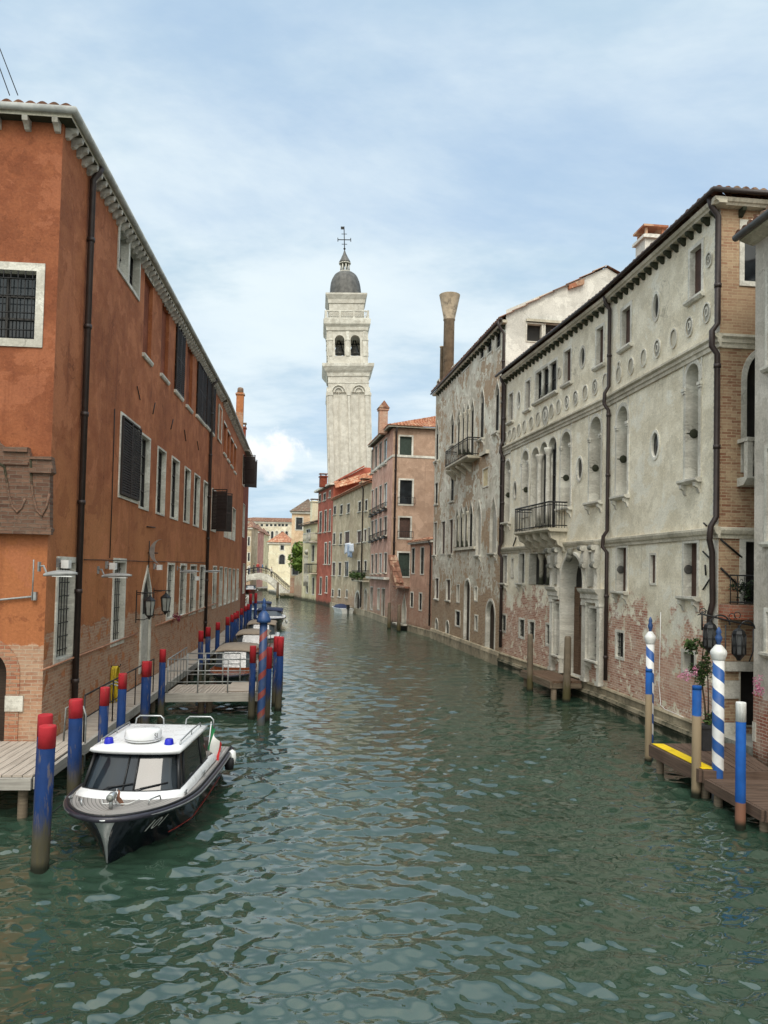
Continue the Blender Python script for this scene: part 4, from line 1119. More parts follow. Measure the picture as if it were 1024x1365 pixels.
# keystone head
m = MB(); u = (ud0 + ud1) / 2
for k in range(5): m.lathe([(.001, -.14), (.1, -.09), (.13, 0), (.1, .1), (.001, .14)], frR.P(u + random.uniform(-.06, .06), .2 + random.uniform(0, .06), zap + .1 - k * .07), 8)
m.build('keystone', MT['stone'], P1.o)
m = MB(); pth = [frR.P(u + .55 * math.cos(math.pi * 2 * k / 20) * .35, -.3, zsp - 1.1 + .28 * math.sin(math.pi * 2 * k / 20)) for k in range(21)]; m.tube(pth, .016, 6, cap=False); m.build('mooring_ring', MT['iron'], P1.o)
# string courses
for fr, ua, ub in ((frN, -.10, uN), (frR, 0, uR), (frS, .0, 10)):
    e = .004 if fr is frS else 0
    for nm, z0, pr in (('string_course', zs2, [(-.01, -.30), (.05, -.30), (.06, -.2), (.10, -.17), (.10, -.08), (.17, -.03), (.17, .03), (-.01, .06)]), ('string_course', zs1, [(-.01, -.24), (.05, -.24), (.06, -.16), (.11, -.12), (.15, -.03), (.15, .03), (-.01, .06)])):
        m = MB(); m.fsweep(fr, [(d_ - (e if d_ > 0 else 0), z0 + z_ - e) for d_, z_ in pr], ua, ub); m.build(nm, MT['old_stone'], P1.o)
# plinth
zp = frN.z(880, 945, .08)
for fr, ua, ub, zq in ((frN, -.02, uN, zp), (frR, 0, uR, zp - .0)):
    m = MB(); m.fsweep(fr, [(-.01, zq + .02), (.07, zq), (.10, zq - .05), (.07, zq - .11), (.06, .42), (.15, .40), (.18, .30), (.15, .22), (.14, -.4)], ua, ub); m.build('plinth', MT['quay_stone'], P1.o)
# white corner quoin
m = MB()
k = 0; z = zp
while z < zW - .1:
    wq = .26 if k % 2 else .18
    if not (zs1 - .35 < z < zs1 + .05 or zs2 - .4 < z < zs2 + .05): m.fbox(frN, -.006, wq, -.01, .006, z, z + .075)
    z += .082; k += 1
m.build('quoin', MT['infill_pale'], P1.o)
# cornice with consoles, gutter, roof
for fr, ua, ub in ((frN, -.32, uN), (frR, .0, uR), (frS, -.319, 10)):
    e = .003 if fr is frS else 0
    m = MB(); m.fsweep(fr, [(-.01, zW), (.20, zW + e), (.23, zW + .05), (.28 - e, zW + .07), (.32 - e, zW + .15), (.32 - e, zC - e), (-.01, zC - e)], ua, ub); m.build('cornice', MT['old_stone'], P1.o)
put_brackets(P1, 'bracket', brk_s, frN, [.12 + k * .43 for k in range(int(uN / .43))], zW, .6)
put_brackets(P1, 'bracket', brk_s, frR, [.2 + k * .46 for k in range(int(uR / .46))], zW, .6)
put_brackets(P1, 'bracket', brk_s, frS, [.55 + k * .62 for k in range(4)], zW, .6)
m = MB(); m.tube([frS.P(4, .42, zC + .12), frN.P(-.42, .42, zC + .12), frN.P(uN, .42, zC + .12), frR.P(uR + .2, .42, zC + .12)], .065, 8); m.build('gutter', MT['pipe_brown'], P1.o)
m = MB(); zr = zC + .14
e0 = frS.P(10, .38, zr); e1 = frN.P(-.38, .38, zr); e2 = frN.P(uN, .38, zr); e3 = frR.P(uR, .38, zr)
r1 = frN.P(4.5, -5, zr + 1.35); r2 = frN.P(uN, -5, zr + 1.35); r3 = frR.P(uR, -5, zr + 1.35); r0 = frS.P(10, -4.5, zr + 1.35)
tiles(m, e0, e1, r1, r0); tiles(m, e1, e2, r2, r1, pitch=.3, row=.9); tiles(m, e2, e3, r3, r2, pitch=.3, row=.9)
b2 = frN.P(uN, -10, zr); b3 = frR.P(uR, -10, zr); m.poly([r1, r2, b2, frN.P(4.5, -10, zr)]); m.poly([r2, r3, b3, b2])
m.poly([frS.P(0, .3, zC), frN.P(uN, .3, zC + .05), frR.P(uR, .3, zC + .05), frR.P(uR, -10, zC), frN.P(uN, -10, zC), frS.P(10, .3, zC)])
m.build('roof', MT['old_tile'], P1.o)
q = frN.uz(867, 332, -1.4); c = frN.P(q[0], -1.4, 0); chimney(P1, c, .75, .75, zC - .1, frN.z(867, 318, -1.4), frN, 'white_gable', 'roof_tile')
# drainpipes
def kink(fr, u, zt, z_l, d=.1, s2=True):
    p = [(u, .30, zt), (u, .26, zt - .2), (u, d, zt - .45), (u, d, zs2 + .35), (u + .06, d + .12, zs2 + .12), (u + .06, d + .14, zs2 - .25), (u, d, zs2 - .5), (u, d, zs1 + .3), (u + .09, d + .1, zs1 + .1), (u + .09, d + .12, zs1 - .25), (u, d, zs1 - .45), (u, d, z_l)]
    return p
pipe(P1, frN, kink(frN, uN - .02, zC, .95), .065)
pipe(P1, frR, kink(frR, uR - .25, zC, .95), .075)
upc = -.06
pipe(P1, frN, [(upc, .34, zC + .06), (upc, .28, zC - .15), (upc, .09, zC - .4), (upc, .09, zs2 + .3), (upc, .24, zs2 + .1), (upc, .24, zs2 - .3), (upc, .09, zs2 - .5), (upc, .09, zs1 + .3), (upc, .24, zs1 + .05), (upc + .05, .24, zs1 - .3), (upc + .13, .12, zs1 - .6), (upc + .13, .1, zs1 - 1.9), (upc + .26, .1, zs1 - 2.2), (upc + .28, .1, zs1 - 2.9)], .075)
m = MB(); m.tube(wpath(frN, [(881, 816), (880, 860), (878.5, 912), (881, 940), (886, 945), (905, 953), (922, 962)], .04), .011, 6); m.build('conduit', MT['white_plastic'], P1.o)
for q in ((937, 735, 948, 746), (937, 786, 948, 769), (940, 753, 941, 767), (938, 697, 942, 701)): anchor(P1, frN, *q, r=.022)
anchor(P1, frR, 684, 728, 688, 716, .025)
# iron balcony on stone brackets
def iron_balcony(b, fr, u0, u1, z0, dep, h, nb=26, mat='iron', slab='old_stone', bold=.03, thick=.14):
    m = MB(); m.fsweep(fr, [(-.01, z0 - thick), (dep - .08, z0 - thick), (dep, z0 - thick * .5), (dep, z0), (-.01, z0)], u0, u1); o = m.build('balcony', MT[slab], b.o)
    m = MB(); i = .04
    def rail(z, r):
        m.tube([fr.P(u0 + i, .02, z), fr.P(u0 + i, dep - i, z)], r, 6); m.tube([fr.P(u0 + i, dep - i, z), fr.P(u1 - i, dep - i, z)], r, 6); m.tube([fr.P(u1 - i, dep - i, z), fr.P(u1 - i, .02, z)], r, 6)
    rail(z0 + h, bold); rail(z0 + .1, bold * .7); rail(z0 + h - .12, bold * .6)
    for k in range(nb + 1):
        u = u0 + i + (u1 - u0 - 2 * i) * k / nb; m.tube([fr.P(u, dep - i, z0), fr.P(u, dep - i, z0 + h)], bold * (.8 if k in (0, nb) else .42), 5)
    for sg in (u0 + i, u1 - i):
        n = max(2, int(dep / .11))
        for k in range(1, n): m.tube([fr.P(sg, dep * k / n, z0), fr.P(sg, dep * k / n, z0 + h)], bold * .42, 5)
    m.build('railing', MT[mat], o); return o
ub0, ub1 = frR.u(741, 700, .5), frR.u(704, 703, .5) + .9
zb0 = frR.z(718, 705, .8)
ob = iron_balcony(P1, frR, ub0, ub1, zb0, .82, 1.02, 24)
for k in range(5):
    m = MB(); u = ub0 + .25 + (ub1 - ub0 - .5) * k / 4
    m.fsweep(frR, [(-.01, zb0 - .95), (.1, zb0 - .92), (.14, zb0 - .75), (.34, zb0 - .66), (.40, zb0 - .5), (.62, zb0 - .4), (.70, zb0 - .142), (-.01, zb0 - .142)], u - .1, u + .1); m.build('corbel', MT['old_stone'], ob)

# ---- the palace's brick side, court door, balcony
def sx(x): return frS.u(x, 700)
pS = dict(fw=.14, proud=.04)
window(P1, wS, .74, 1.9, frS.z(990, 630), frS.z(1003, 468), kind='round', zs=frS.z(990, 506), depth=.25, pane='dark_opening', bars=None, bottom=False, **pS)
window(P1, wS, .66, 1.5, frS.z(995, 375), frS.z(995, 300), depth=.25, bars=None, fw=.13, proud=.03)
window(P1, wS, .74, 1.6, frS.z(998, 805), frS.z(998, 722), depth=.25, pane='dark_opening', bars=None, fw=.16, proud=.03, bottom=False)
window(P1, wS, .62, 1.5, .75, frS.z(998, 893), depth=.3, pane='dark_opening', bars=None, fw=.04, frame='old_stone', bottom=False, name='doorway')
m = MB(); zl = frS.z(988, 889); m.fbox(frS, .2, 1.9, -.01, .12, zl - .1, zl + .14); m.build('lintel', MT['stone'], P1.o)
for za, zb_ in ((907, 931), (963, 990)):
    m = MB(); m.fbox(frS, .18, .60, -.01, .035, frS.z(985, zb_), frS.z(985, za)); m.build('stone_block', MT['stone'], P1.o)
# small balustraded balcony
m = MB(); zb0 = frS.z(990, 636, .25); m.fsweep(frS, [(-.01, zb0 - .22), (.3, zb0 - .2), (.46, zb0 - .04), (.46, zb0), (-.01, zb0)], .50, 2.2); o = m.build('balcony', MT['stone'], P1.o)
zt = frS.z(990, 584, .25)
m = MB(); m.fbox(frS, .50, 2.2, .26, .46, zt - .1, zt); m.fbox(frS, .52, .66, .28, .44, zb0 + .001, zt - .101)
m.fbox(frS, .50, .60, .01, .26, zt - .1, zt - .002)
m.build('parapet', MT['stone'], o)
for k in range(7):
    m = MB(); h = zt - .1 - zb0; m.lathe([(.055, 0), (.03, h * .1), (.065, h * .3), (.03, h * .5), (.065, h * .7), (.03, h * .9), (.055, h)], frS.P(.76 + .2 * k, .36, zb0), 10); m.build('baluster', MT['stone'], o)
# wrought-iron terrace front over a brick parapet
m = MB(); zb0, zt = frS.z(985, 826, .5), frS.z(985, 806, .5); m.fbox(frS, .02, 2.6, .02, .52, zb0, zt); o = m.build('terrace', MT['red_brick'], P1.o)
m = MB(); zr = frS.z(985, 767, .5)
for z in (zt + .06, zr): m.tube([frS.P(.04, .48, z), frS.P(2.6, .48, z)], .018, 6)
for k in range(14):
    u = .06 + .19 * k; m.tube([frS.P(u, .48, zt), frS.P(u, .48, zr)], .012, 5)
    pts = [frS.P(u + .095 + .07 * math.cos(a) * (1 - a / 14), .48, (zt + zr) / 2 + (.2 - a * .018) * math.sin(a) + .1) for a in [j * .5 for j in range(20)]]
    m.tube(pts, .008, 4)
m.build('railing', MT['iron'], o)
anchor(P1, frS, 961, 719, 989, 743, .025); anchor(P1, frS, 961, 757, 983, 779, .025)
def body(mb):
    q = [frS.P(10, 0, 0), frS.P(10, -12, 0), frR.P(uR, -10, 0), frR.P(uR, 0, 0)]
    for a, c in zip(q, q[1:]): mb.poly([V(a.x, a.y, -.3), V(c.x, c.y, -.3), V(c.x, c.y, zW), V(a.x, a.y, zW)])
P1.finish([MT['palace_wall'], MT['palace_side']], extra=body)

# ------------------------------------------------------------------ the gothic house
Rg = at_z(575, 850, 0); dg = (Rg - Rf).xy
frG = Frame(Rf, dg, (0, 45)); uG = dg.length
frW = Frame(Rf, -frG.n, (5, 0))
zg = frG.z(672, 423, .3) - .1
G = Bld('gothic_house', 'tall weathered house with pointed Gothic windows, peeling plaster and a white gable end', 'house', (Rf.x, Rf.y, 0))
wG = G.wall(frG, [(0, -.3), (uG, -.3), (uG, zg), (0, zg)], 0)
gab = [frW.uz(808.6, 357), frW.uz(827, 368)]
gt = frW.uz(673.5, 413)
gl = [(0, -.3), (gab[1][0] + 6, -.3), (gab[1][0] + 6, gab[1][1] - 2.5), gab[1], gab[0], (0, gt[1])]
wW = G.wall(frW, gl, 1)
def gw(x0, x1, yt, yb, **k):
    k.setdefault('bars', (1, 1)); k.setdefault('fw', .08); k.setdefault('depth', .09)
    return wpx(G, wG, x0, x1, yt, yb, **k)
gw(583, 585.6, 508, 523); gw(602.8, 606, 489, 507); gw(617, 626, 474.5, 491, bars=(3, 1)); gw(640.7, 645.5, 459, 477); gw(650.3, 656, 451, 469.5); gw(662, 668, 443, 463)
go = dict(kind='gothic', fw=.07, depth=.11, bottom=False, pane='glass')
gw(581, 585, 562, 614, sill=.16, brackets=True, **go); gw(601, 605.5, 549, 593, sill=.12, **go)
for x0, x1, yt, yb in ((609.6, 614.6, 544, 606), (615.8, 620.6, 540, 606), (621.6, 626.3, 536, 607), (627.4, 632, 532, 607)): gw(x0, x1, yt, yb, **dict(go, fw=.06))
gw(640, 645.8, 518, 585, sill=.18, brackets=True, **go); gw(660, 666, 508, 576, sill=.18, brackets=True, **go)
for x in (615.2, 621.1, 626.8):
    m = MB(); u = frG.u(x, 570); za, zb_ = frG.z(x, 606), frG.z(x, 554 - (x - 615) * .65)
    m.lathe([(.14, 0), (.14, .1), (.09, .2), (.08, zb_ - za - .3), (.15, zb_ - za - .05), (.15, zb_ - za)], frG.P(u, .03, za), 10); m.build('column', MT['old_stone'], G.o)
gw(644, 651, 625, 648, fw=.07, pane='infill_yellow', depth=.05)
gw(600.8, 605.4, 636, 668, sill=.12); gw(580.3, 584, 644, 672, sill=.1)
gw(578.8, 582.4, 697, 740, sill=.14, brackets=True, pane='brown_shutter'); gw(588.8, 593.6, 695.5, 738, pane='brown_shutter'); gw(599.2, 604, 693, 738, sill=.14, brackets=True, pane='brown_shutter')
for x0, x1, yt, yb in ((607.6, 611.8, 677, 729), (613.2, 617.8, 674, 729), (619.3, 623.8, 671, 729), (625.3, 630.5, 668, 729)): gw(x0, x1, yt, yb, **dict(go, fw=.06))
gw(635.4, 641.5, 668, 740, sill=.16, brackets=True, **dict(go, pane='infill_pale')); gw(654, 662.5, 664, 737, sill=.18, brackets=True, **dict(go, pane='infill_pale'))
for x in (612.5, 618.5, 624.5):
    m = MB(); u = frG.u(x, 700); za, zb_ = frG.z(x, 729), frG.z(x, 688 - (x - 612) * .5)
    m.lathe([(.13, 0), (.13, .1), (.08, .18), (.075, zb_ - za - .25), (.14, zb_ - za - .05), (.14, zb_ - za)], frG.P(u, .03, za), 10); m.build('column', MT['old_stone'], G.o)
m = MB(); m.fbox(frG, frG.u(634, 735), frG.u(606, 735), -.01, .12, frG.z(620, 733), frG.z(620, 729.5)); m.build('sill', MT['old_stone'], G.o)
gw(580.3, 585, 771, 798, sill=.12, pane='brown_shutter', bars=None); gw(595.4, 600.5, 773, 800, sill=.12, pane='brown_shutter', bars=None); gw(609.3, 612.6, 780, 802, pane='infill_pale'); gw(633.2, 636.6, 783, 800, pane='infill_pale')
zd = frG.z(623, 862)
gw(619.3, 626.3, 773, 862, kind='round', fw=.12, depth=.14, bottom=False, pane='door_dark', bars=None, name='doorway')
gw(648.5, 659.5, 801, 866, kind='round', fw=.14, depth=.2, bottom=False, pane='door_dark', bars=None, name='doorway')
gw(580.4, 584, 825, 846, kind='round', fw=.08, pane='dark_opening', bars=None); gw(594.5, 598.8, 828, 848, kind='round', fw=.08, pane='dark_opening', bars=None)
gw(607.5, 613.5, 815, 834, fw=.08, pane='dark_opening', bars=None, grille=(4, 3, -.06, .015)); gw(633.4, 637, 821, 840, fw=.07, pane='dark_opening', bars=None)
ob = iron_balcony(G, frG, frG.u(631, 605, .4), frG.u(600.5, 610, .4), frG.z(616, 611, .7), .75, 1.0, 22)
zb0 = frG.z(616, 611, .7)
for k in range(4):
    m = MB(); u = frG.u(630, 612) + .2 + k * (frG.u(601, 612) - frG.u(630, 612) - .2) / 4
    m.fsweep(frG, [(-.01, zb0 - .75), (.1, zb0 - .72), (.3, zb0 - .5), (.6, zb0 - .3), (.62, zb0 - .142), (-.01, zb0 - .142)], u - .1, u + .1); m.build('corbel', MT['old_stone'], ob)
m = MB(); m.fbox(frG, frG.u(652, 605), frG.u(643, 605), -.01, .18, frG.z(647, 607), frG.z(647, 602)); m.build('ledge', MT['old_stone'], G.o)
m = MB(); m.fsweep(frG, [(-.01, .7), (.1, .66), (.14, .5), (.12, -.4)], 0, uG); m.build('plinth', MT['quay_stone'], G.o)
m = MB(); m.fsweep(frG, [(-.01, zg), (.2, zg), (.24, zg + .06), (.24, zg + .14), (-.01, zg + .14)], -.2, uG + .2); m.build('cornice', MT['old_stone'], G.o)
put_brackets(G, 'bracket', brk_s, frG, [.2 + k * .6 for k in range(int(uG / .6))], zg, .62)
m = MB(); m.tube([frG.P(-.25, .32, zg + .16), frG.P(uG + .25, .32, zg + .16)], .06, 8); m.build('gutter', MT['pipe_brown'], G.o)
pipe(G, frG, [(-.02, .42, zg + .1), (-.02, .35, zg - .15), (.02, .1, zg - .5), (.02, .1, 6.0)], .07)
# roof: two slopes behind the gable
m = MB(); du, zrg = gab[0]; 
A = frG.P(-.15, .35, zg + .22); Bq = frG.P(uG, .35, zg + .22); Rr = frG.P(-.15, -du, zrg + .08); Rq = frG.P(uG, -du, zrg + .08)
tiles(m, A, Bq, Rq, Rr, pitch=.3, row=.8)
e1 = frG.P(-.15, -gab[1][0] - 6, gab[1][1] - 2.5); e2 = frG.P(uG, -gab[1][0] - 6, gab[1][1] - 2.5)
m.poly([Rr, Rq, e2, e1]); m.build('roof', MT['old_tile'], G.o)
# dormer-like tile patch and the wide loggia window in the white gable
m = MB(); q0, q1 = frW.uz(757, 381), frW.uz(777, 373); m.fprism(frW, [q0, q1, (q1[0], q1[1] - .28), (q0[0], q0[1] - .22)], -.02, .2); m.build('chimney_breast', MT['roof_tile'], G.o)
wpx(G, wW, 702.5, 722, 432, 455, fw=.06, depth=.25, pane='dark_opening', bars=None); wpx(G, wW, 727, 760, 432, 455, fw=.06, depth=.25, pane='dark_opening', bars=None)
m = MB(); a, c = frW.u(701, 430), frW.u(762, 430); m.fbox(frW, a, c, -.01, .14, frW.z(730, 431), frW.z(730, 427.5)); m.build('lintel', MT['old_stone'], G.o)
def body(mb):
    dpt = gab[1][0] + 6
    q = [frG.P(0, -dpt, 0), frG.P(uG, -dpt, 0), frG.P(uG, 0, 0)]
    for a, c in zip(q, q[1:]): mb.poly([V(a.x, a.y, -.3), V(c.x, c.y, -.3), V(c.x, c.y, gab[1][1] - 2.5), V(a.x, a.y, zg if c is q[2] else gab[1][1] - 2.5)])
    mb.poly([frG.P(uG, 0, zg), frG.P(uG, -du, zrg), frG.P(uG, -dpt, gab[1][1] - 2.5), frG.P(uG, -dpt, 3), frG.P(uG, 0, 3)])
G.finish([MT['gothic_wall'], MT['white_gable']], extra=body)
# flared chimney
q = frG.uz(598, 476, -.9); cpos = frG.P(q[0], -.9, 0)
zt = frG.z(600, 393, -.9); zf = frG.z(600, 424, -.9); zb_ = zg - .2
m = MB(); ax = frG.ax(); w0 = (frG.u(591.5, 450, -.9) - frG.u(605, 450, -.9)); 
ww = abs(at_y(605, 450, cpos.y).x - at_y(591.8, 450, cpos.y).x); wt = abs(at_y(612.3, 395, cpos.y).x - at_y(587.5, 395, cpos.y).x)
m.lathe([(ww * .56, zb_), (ww * .54, zf - .12), (ww * .60, zf - .1), (ww * .60, zf), (ww * .57, zf + .01), (wt * .56, zt - .02), (wt * .56, zt), (wt / 2 - .12, zt), (wt / 2 - .2, zt - .5)], (cpos.x, cpos.y, 0), 20)
m.build('chimney', MT['chimney_plaster'], G.o)
m = MB(); q = at_y(589, 470, cpos.y + .5); zq2 = at_y(589, 459, cpos.y).z; m.lathe([(.12, zb_), (.12, zq2 - .1), (.16, zq2 - .08), (.16, zq2)], (q.x, cpos.y + .5, 0), 8); m.build('flue', MT['chimney_plaster'], G.o)
# ------------------------------------------------------------------ houses further along the right bank
def foliage(mb, c, r, n, size, rnd=None, mi=0, clumps=9):
    rnd = rnd or random
    cs = []
    for _ in range(clumps):
        while True:
            p = V(rnd.uniform(-1, 1), rnd.uniform(-1, 1), rnd.uniform(-1, 1))
            if p.length < 1: break
        cs.append((p * .72, rnd.uniform(.3, .5)))
    for _ in range(n):
        cc, cr = rnd.choice(cs)
        d_ = V(rnd.gauss(0, 1), rnd.gauss(0, 1), rnd.gauss(0, 1)).normalized() * (cr * rnd.random() ** .4)
        p = cc + d_
        P = Vector(c) + V(p.x * r[0], p.y * r[1], p.z * r[2])
        a = V(rnd.gauss(0, 1), rnd.gauss(0, 1), rnd.gauss(0, .6)).normalized(); b = a.orthogonal().normalized()
        b = (b + a.cross(b) * rnd.uniform(-1, 1)).normalized(); s_ = size * rnd.uniform(.6, 1.3)
        mb.poly([P - a * s_, P + b * s_ * .5 + a * s_ * .1, P + a * s_, P - b * s_ * .5 + a * s_ * .1], None, mi)

def closed(b, fr, u0, u1, dep, z0, z1, near=True):
    def f(mb):
        q = [fr.P(u1, 0, 0), fr.P(u1, -dep, 0), fr.P(u0, -dep, 0), fr.P(u0, 0, 0)][:4 if near else 3]
        for a, c in zip(q, q[1:]): mb.poly([V(a.x, a.y, z0), V(c.x, c.y, z0), V(c.x, c.y, z1), V(a.x, a.y, z1)])
    return f
Rh = at_z(545, 841, 0); C4 = at_z(519, 833, 0); D4 = at_z(492, 822.5, 0); E5 = at_z(441, 808.5, 0); F6 = at_z(421, 803.5, 0); G7 = at_z(402, 800, 0)
canal = lambda p: (p.x - 8, p.y)
def fr_between(a, b): 
    f_ = Frame(a, (b - a).xy, canal(a)); return f_, (b - a).xy.length

# low pink annex
fr3, u3 = fr_between(Rg, Rh)
B = Bld('house', 'low pink lean-to house with tiled eaves, huddled against the tall Gothic one', 'house', (Rg.x, Rg.y, 0))
z3 = fr3.z(560, 722, .2); w3 = B.wall(fr3, [(0, -.3), (u3, -.3), (u3, z3), (0, z3)])
for x0, x1, yt, yb in ((549.3, 553, 731, 764), (561, 565.3, 730, 765), (547.5, 551, 790, 809), (559, 562.6, 791, 813)): wpx(B, w3, x0, x1, yt, yb, fw=.08, depth=.07, bars=(1, 1))
fe = Frame(Rh, -fr3.n, (-5, 0)); we = B.wall(fe, [(0, -.3), (7, -.3), (7, z3 + 1.4), (0, z3)])
B.finish([MT['annex_wall']])
m = MB(); tiles(m, fr3.P(0, .3, z3 + .05), fr3.P(u3 + .2, .3, z3 + .05), fr3.P(u3 + .2, -7, z3 + 1.6), fr3.P(0, -7, z3 + 1.6), pitch=.3); m.build('roof', MT['roof_tile'], B.o)
m = MB(); m.fbox(fr3, 0, u3 + .1, -.01, .2, z3 - .12, z3 + .02); m.build('eaves', MT['stone'], B.o)
pipe(B, fr3, [(.35, .25, z3), (.3, .08, z3 - .4), (.3, .08, .8)], .06)
m = MB(); m.fsweep(fr3, [(-.01, .5), (.1, .46), (.12, -.4)], 0, u3); m.build('plinth', MT['quay_stone'], B.o)

# tall pink house: pink front on the canal, brown side towards us
fr4, u4 = fr_between(C4, D4); fs4 = Frame(C4, -fr4.n, (0, 0))
B = Bld('tall_house', 'tall house with a pink canal front, drab brown flank and hipped tile roof', 'house', (C4.x, C4.y, 0))
z4 = fr4.z(519, 571, .3)
w4 = B.wall(fr4, [(0, -.3), (u4, -.3), (u4, z4), (0, z4)], 0); w4s = B.wall(fs4, [(0, -.3), (11, -.3), (11, z4), (0, z4)], 1)
cols = ((495.2, 498), (500, 503), (505.8, 509), (512.3, 516))
for i, (x0, x1) in enumerate(cols):
    for ya, yb, dy in ((600, 631, 4.6), (654, 684, 3.0), (695, 719, 2.0), (739.5, 765, .7)):
        o = wpx(B, w4, x0, x1, ya - dy * i, yb - dy * i * .9, fw=.08, depth=.06, bars=None, sill=.22, pane='brown_shutter' if (i + int(ya)) % 3 else 'glass')
for i, (x0, x1) in enumerate(cols):
    for yb, dy in ((688, 2.8), (722, 1.9)):
        y = yb - dy * i; a, c = fr4.u(x1, y), fr4.u(x0, y); z = fr4.z((x0 + x1) / 2, y)
        m = MB()
        for k in range(6): m.tube([fr4.P(a - .15 + (c - a + .3) * k / 5, .25, z), fr4.P(a - .15 + (c - a + .3) * k / 5, .25, z + .6)], .02, 4)
        m.tube([fr4.P(a - .15, .02, z + .6), fr4.P(a - .15, .25, z + .6), fr4.P(c + .15, .25, z + .6), fr4.P(c + .15, .02, z + .6)], .025, 4); m.fbox(fr4, a - .2, c + .2, .01, .3, z - .1, z); m.build('balconette', MT['iron'], B.o)
for x0, x1, yt, yb, pn in ((494, 497, 783, 812, 'door_dark'), (503.5, 506.3, 785, 812, 'infill_pale'), (509, 513, 785, 826, 'brown_door')): wpx(B, w4, x0, x1, yt, yb, fw=.1, depth=.15, bars=None, pane=pn)
for x0, x1, yt, yb, pn in ((533, 549, 582, 607, 'green_shutter'), (533, 549.5, 640, 672, 'glass'), (532.5, 547, 690, 717, 'brown_shutter'), (531, 546, 737, 768, 'green_shutter')):
    o = wpx(B, w4s, x0, x1, yt, yb, fw=.14, depth=.15, bars=None, pane='glass' if pn == 'glass' else pn)
    fr = fs4; a, c = fr.u(x0, yb), fr.u(x1, yb); z = fr.z((x0 + x1) / 2, yb)
    if yt > 600:
        m = MB()
        for k in range(9): m.tube([fr.P(a - .2 + (c - a + .4) * k / 8, .3, z), fr.P(a - .2 + (c - a + .4) * k / 8, .3, z + .55)], .018, 4)
        m.tube([fr.P(a - .2, .02, z + .55), fr.P(a - .2, .3, z + .55), fr.P(c + .2, .3, z + .55), fr.P(c + .2, .02, z + .55)], .022, 4); m.tube([fr.P(a - .2, .02, z + .02), fr.P(a - .2, .3, z + .02), fr.P(c + .2, .3, z + .02), fr.P(c + .2, .02, z + .02)], .022, 4)
        m.build('railing', MT['iron'], B.o)
for fr, a, c in ((fr4, 0, u4), (fs4, 0, 11)):
    zz = fs4.z(540, 604 + 4, .05); m = MB(); m.fbox(fr, a, c, -.01, .05, zz - .1, zz + .1); m.build('string_course', MT['stone'], B.o)
m = MB(); zz = fr4.z(505, 769, .2); m.fbox(fr4, .4, u4 - .3, -.01, .5, zz - .2, zz); m.build('ledge', MT['stone'], B.o)
pipe(B, fs4, [(.25, .4, z4), (.25, .1, z4 - .4), (.25, .1, 4.2)], .09)
m = MB(); m.fbox(fr4, -.45, u4, -.1, .5, z4, z4 + .12); m.fbox(fs4, -.499, 11, -.1, .449, z4 + .002, z4 + .118); m.build('eaves', MT['old_stone'], B.o)
zr = z4 + .13; m = MB(); a = fs4.P(11, .55, zr); b_ = fs4.P(-.55, .55, zr); c = fr4.P(u4, .55, zr); r0 = fr4.P(5, -5, zr + 2.1); r1 = fr4.P(u4, -5, zr + 2.1); rr_ = fs4.P(11, -5, zr + 2.1)
tiles(m, a, b_, r0, rr_, pitch=.3); tiles(m, b_, c, r1, r0, pitch=.3); m.build('roof', MT['roof_tile'], B.o)
B.finish([MT['pink_wall'], MT['brown_side']], extra=closed(B, fr4, 0, u4, 11, -.3, z4, False))
q = at_y(510.5, 560, C4.y + 2.0); chimney(B, V(q.x, q.y, 0), .75, .75, z4 - .2, at_y(510.5, 545, q.y).z, fr4, 'annex_wall', 'old_tile', 'gable')
m = MB(); m.fsweep(fr4, [(-.01, .6), (.12, .56), (.15, -.4)], 0, u4); m.build('plinth', MT['quay_stone'], B.o)

# garden wall with the pantiled coping and pointed door
frg, ug = fr_between(Rh, C4)
B = Bld('garden_wall', 'patchy brick garden wall with an arched water door under a sloping tiled coping', 'wall', (Rh.x, Rh.y, 0))
zg1 = frg.z(540, 789, 0); wg = B.wall(frg, [(0, -.3), (ug - .02, -.3), (ug - .02, frg.z(521, 775)), (ug * .55, zg1 + .3), (0, zg1 + .3)])
wpx(B, wg, 536.5, 541.5, 794, 832, kind='gothic', fw=.14, depth=.2, pane='infill_pale', bars=None, bottom=False)
B.finish([MT['garden_brick']])
m = MB(); m.fbox(frg, -.0, ug * .6, -.4, .4, zg1 + .31, zg1 + .45); m.build('coping', MT['old_tile'], B.o)
m = MB(); c0, c1 = at_y(517.5, 740, C4.y - .9), at_y(526.5, 777, C4.y - 2.2); sd = V(.75, -.2, 0)
tiles(m, c1 + sd, c1, c0, c0 + sd, pitch=.3, row=.5); m.hexa([c1 + V(0, 0, -.5), c1 + sd + V(0, 0, -.5), c0 + sd + V(0, 0, -.5), c0 + V(0, 0, -.5), c1 + V(0, 0, -.03), c1 + sd + V(0, 0, -.03), c0 + sd + V(0, 0, -.03), c0 + V(0, 0, -.03)]); m.build('stair_roof', MT['old_tile'], B.o)
m = MB(); ua_, ub_ = frg.u(543, 834), frg.u(534, 832); m.fbox(frg, min(ua_, ub_), max(ua_, ub_), .01, .7, .35, .5); m.build('door_step', MT['stone'], B.o)

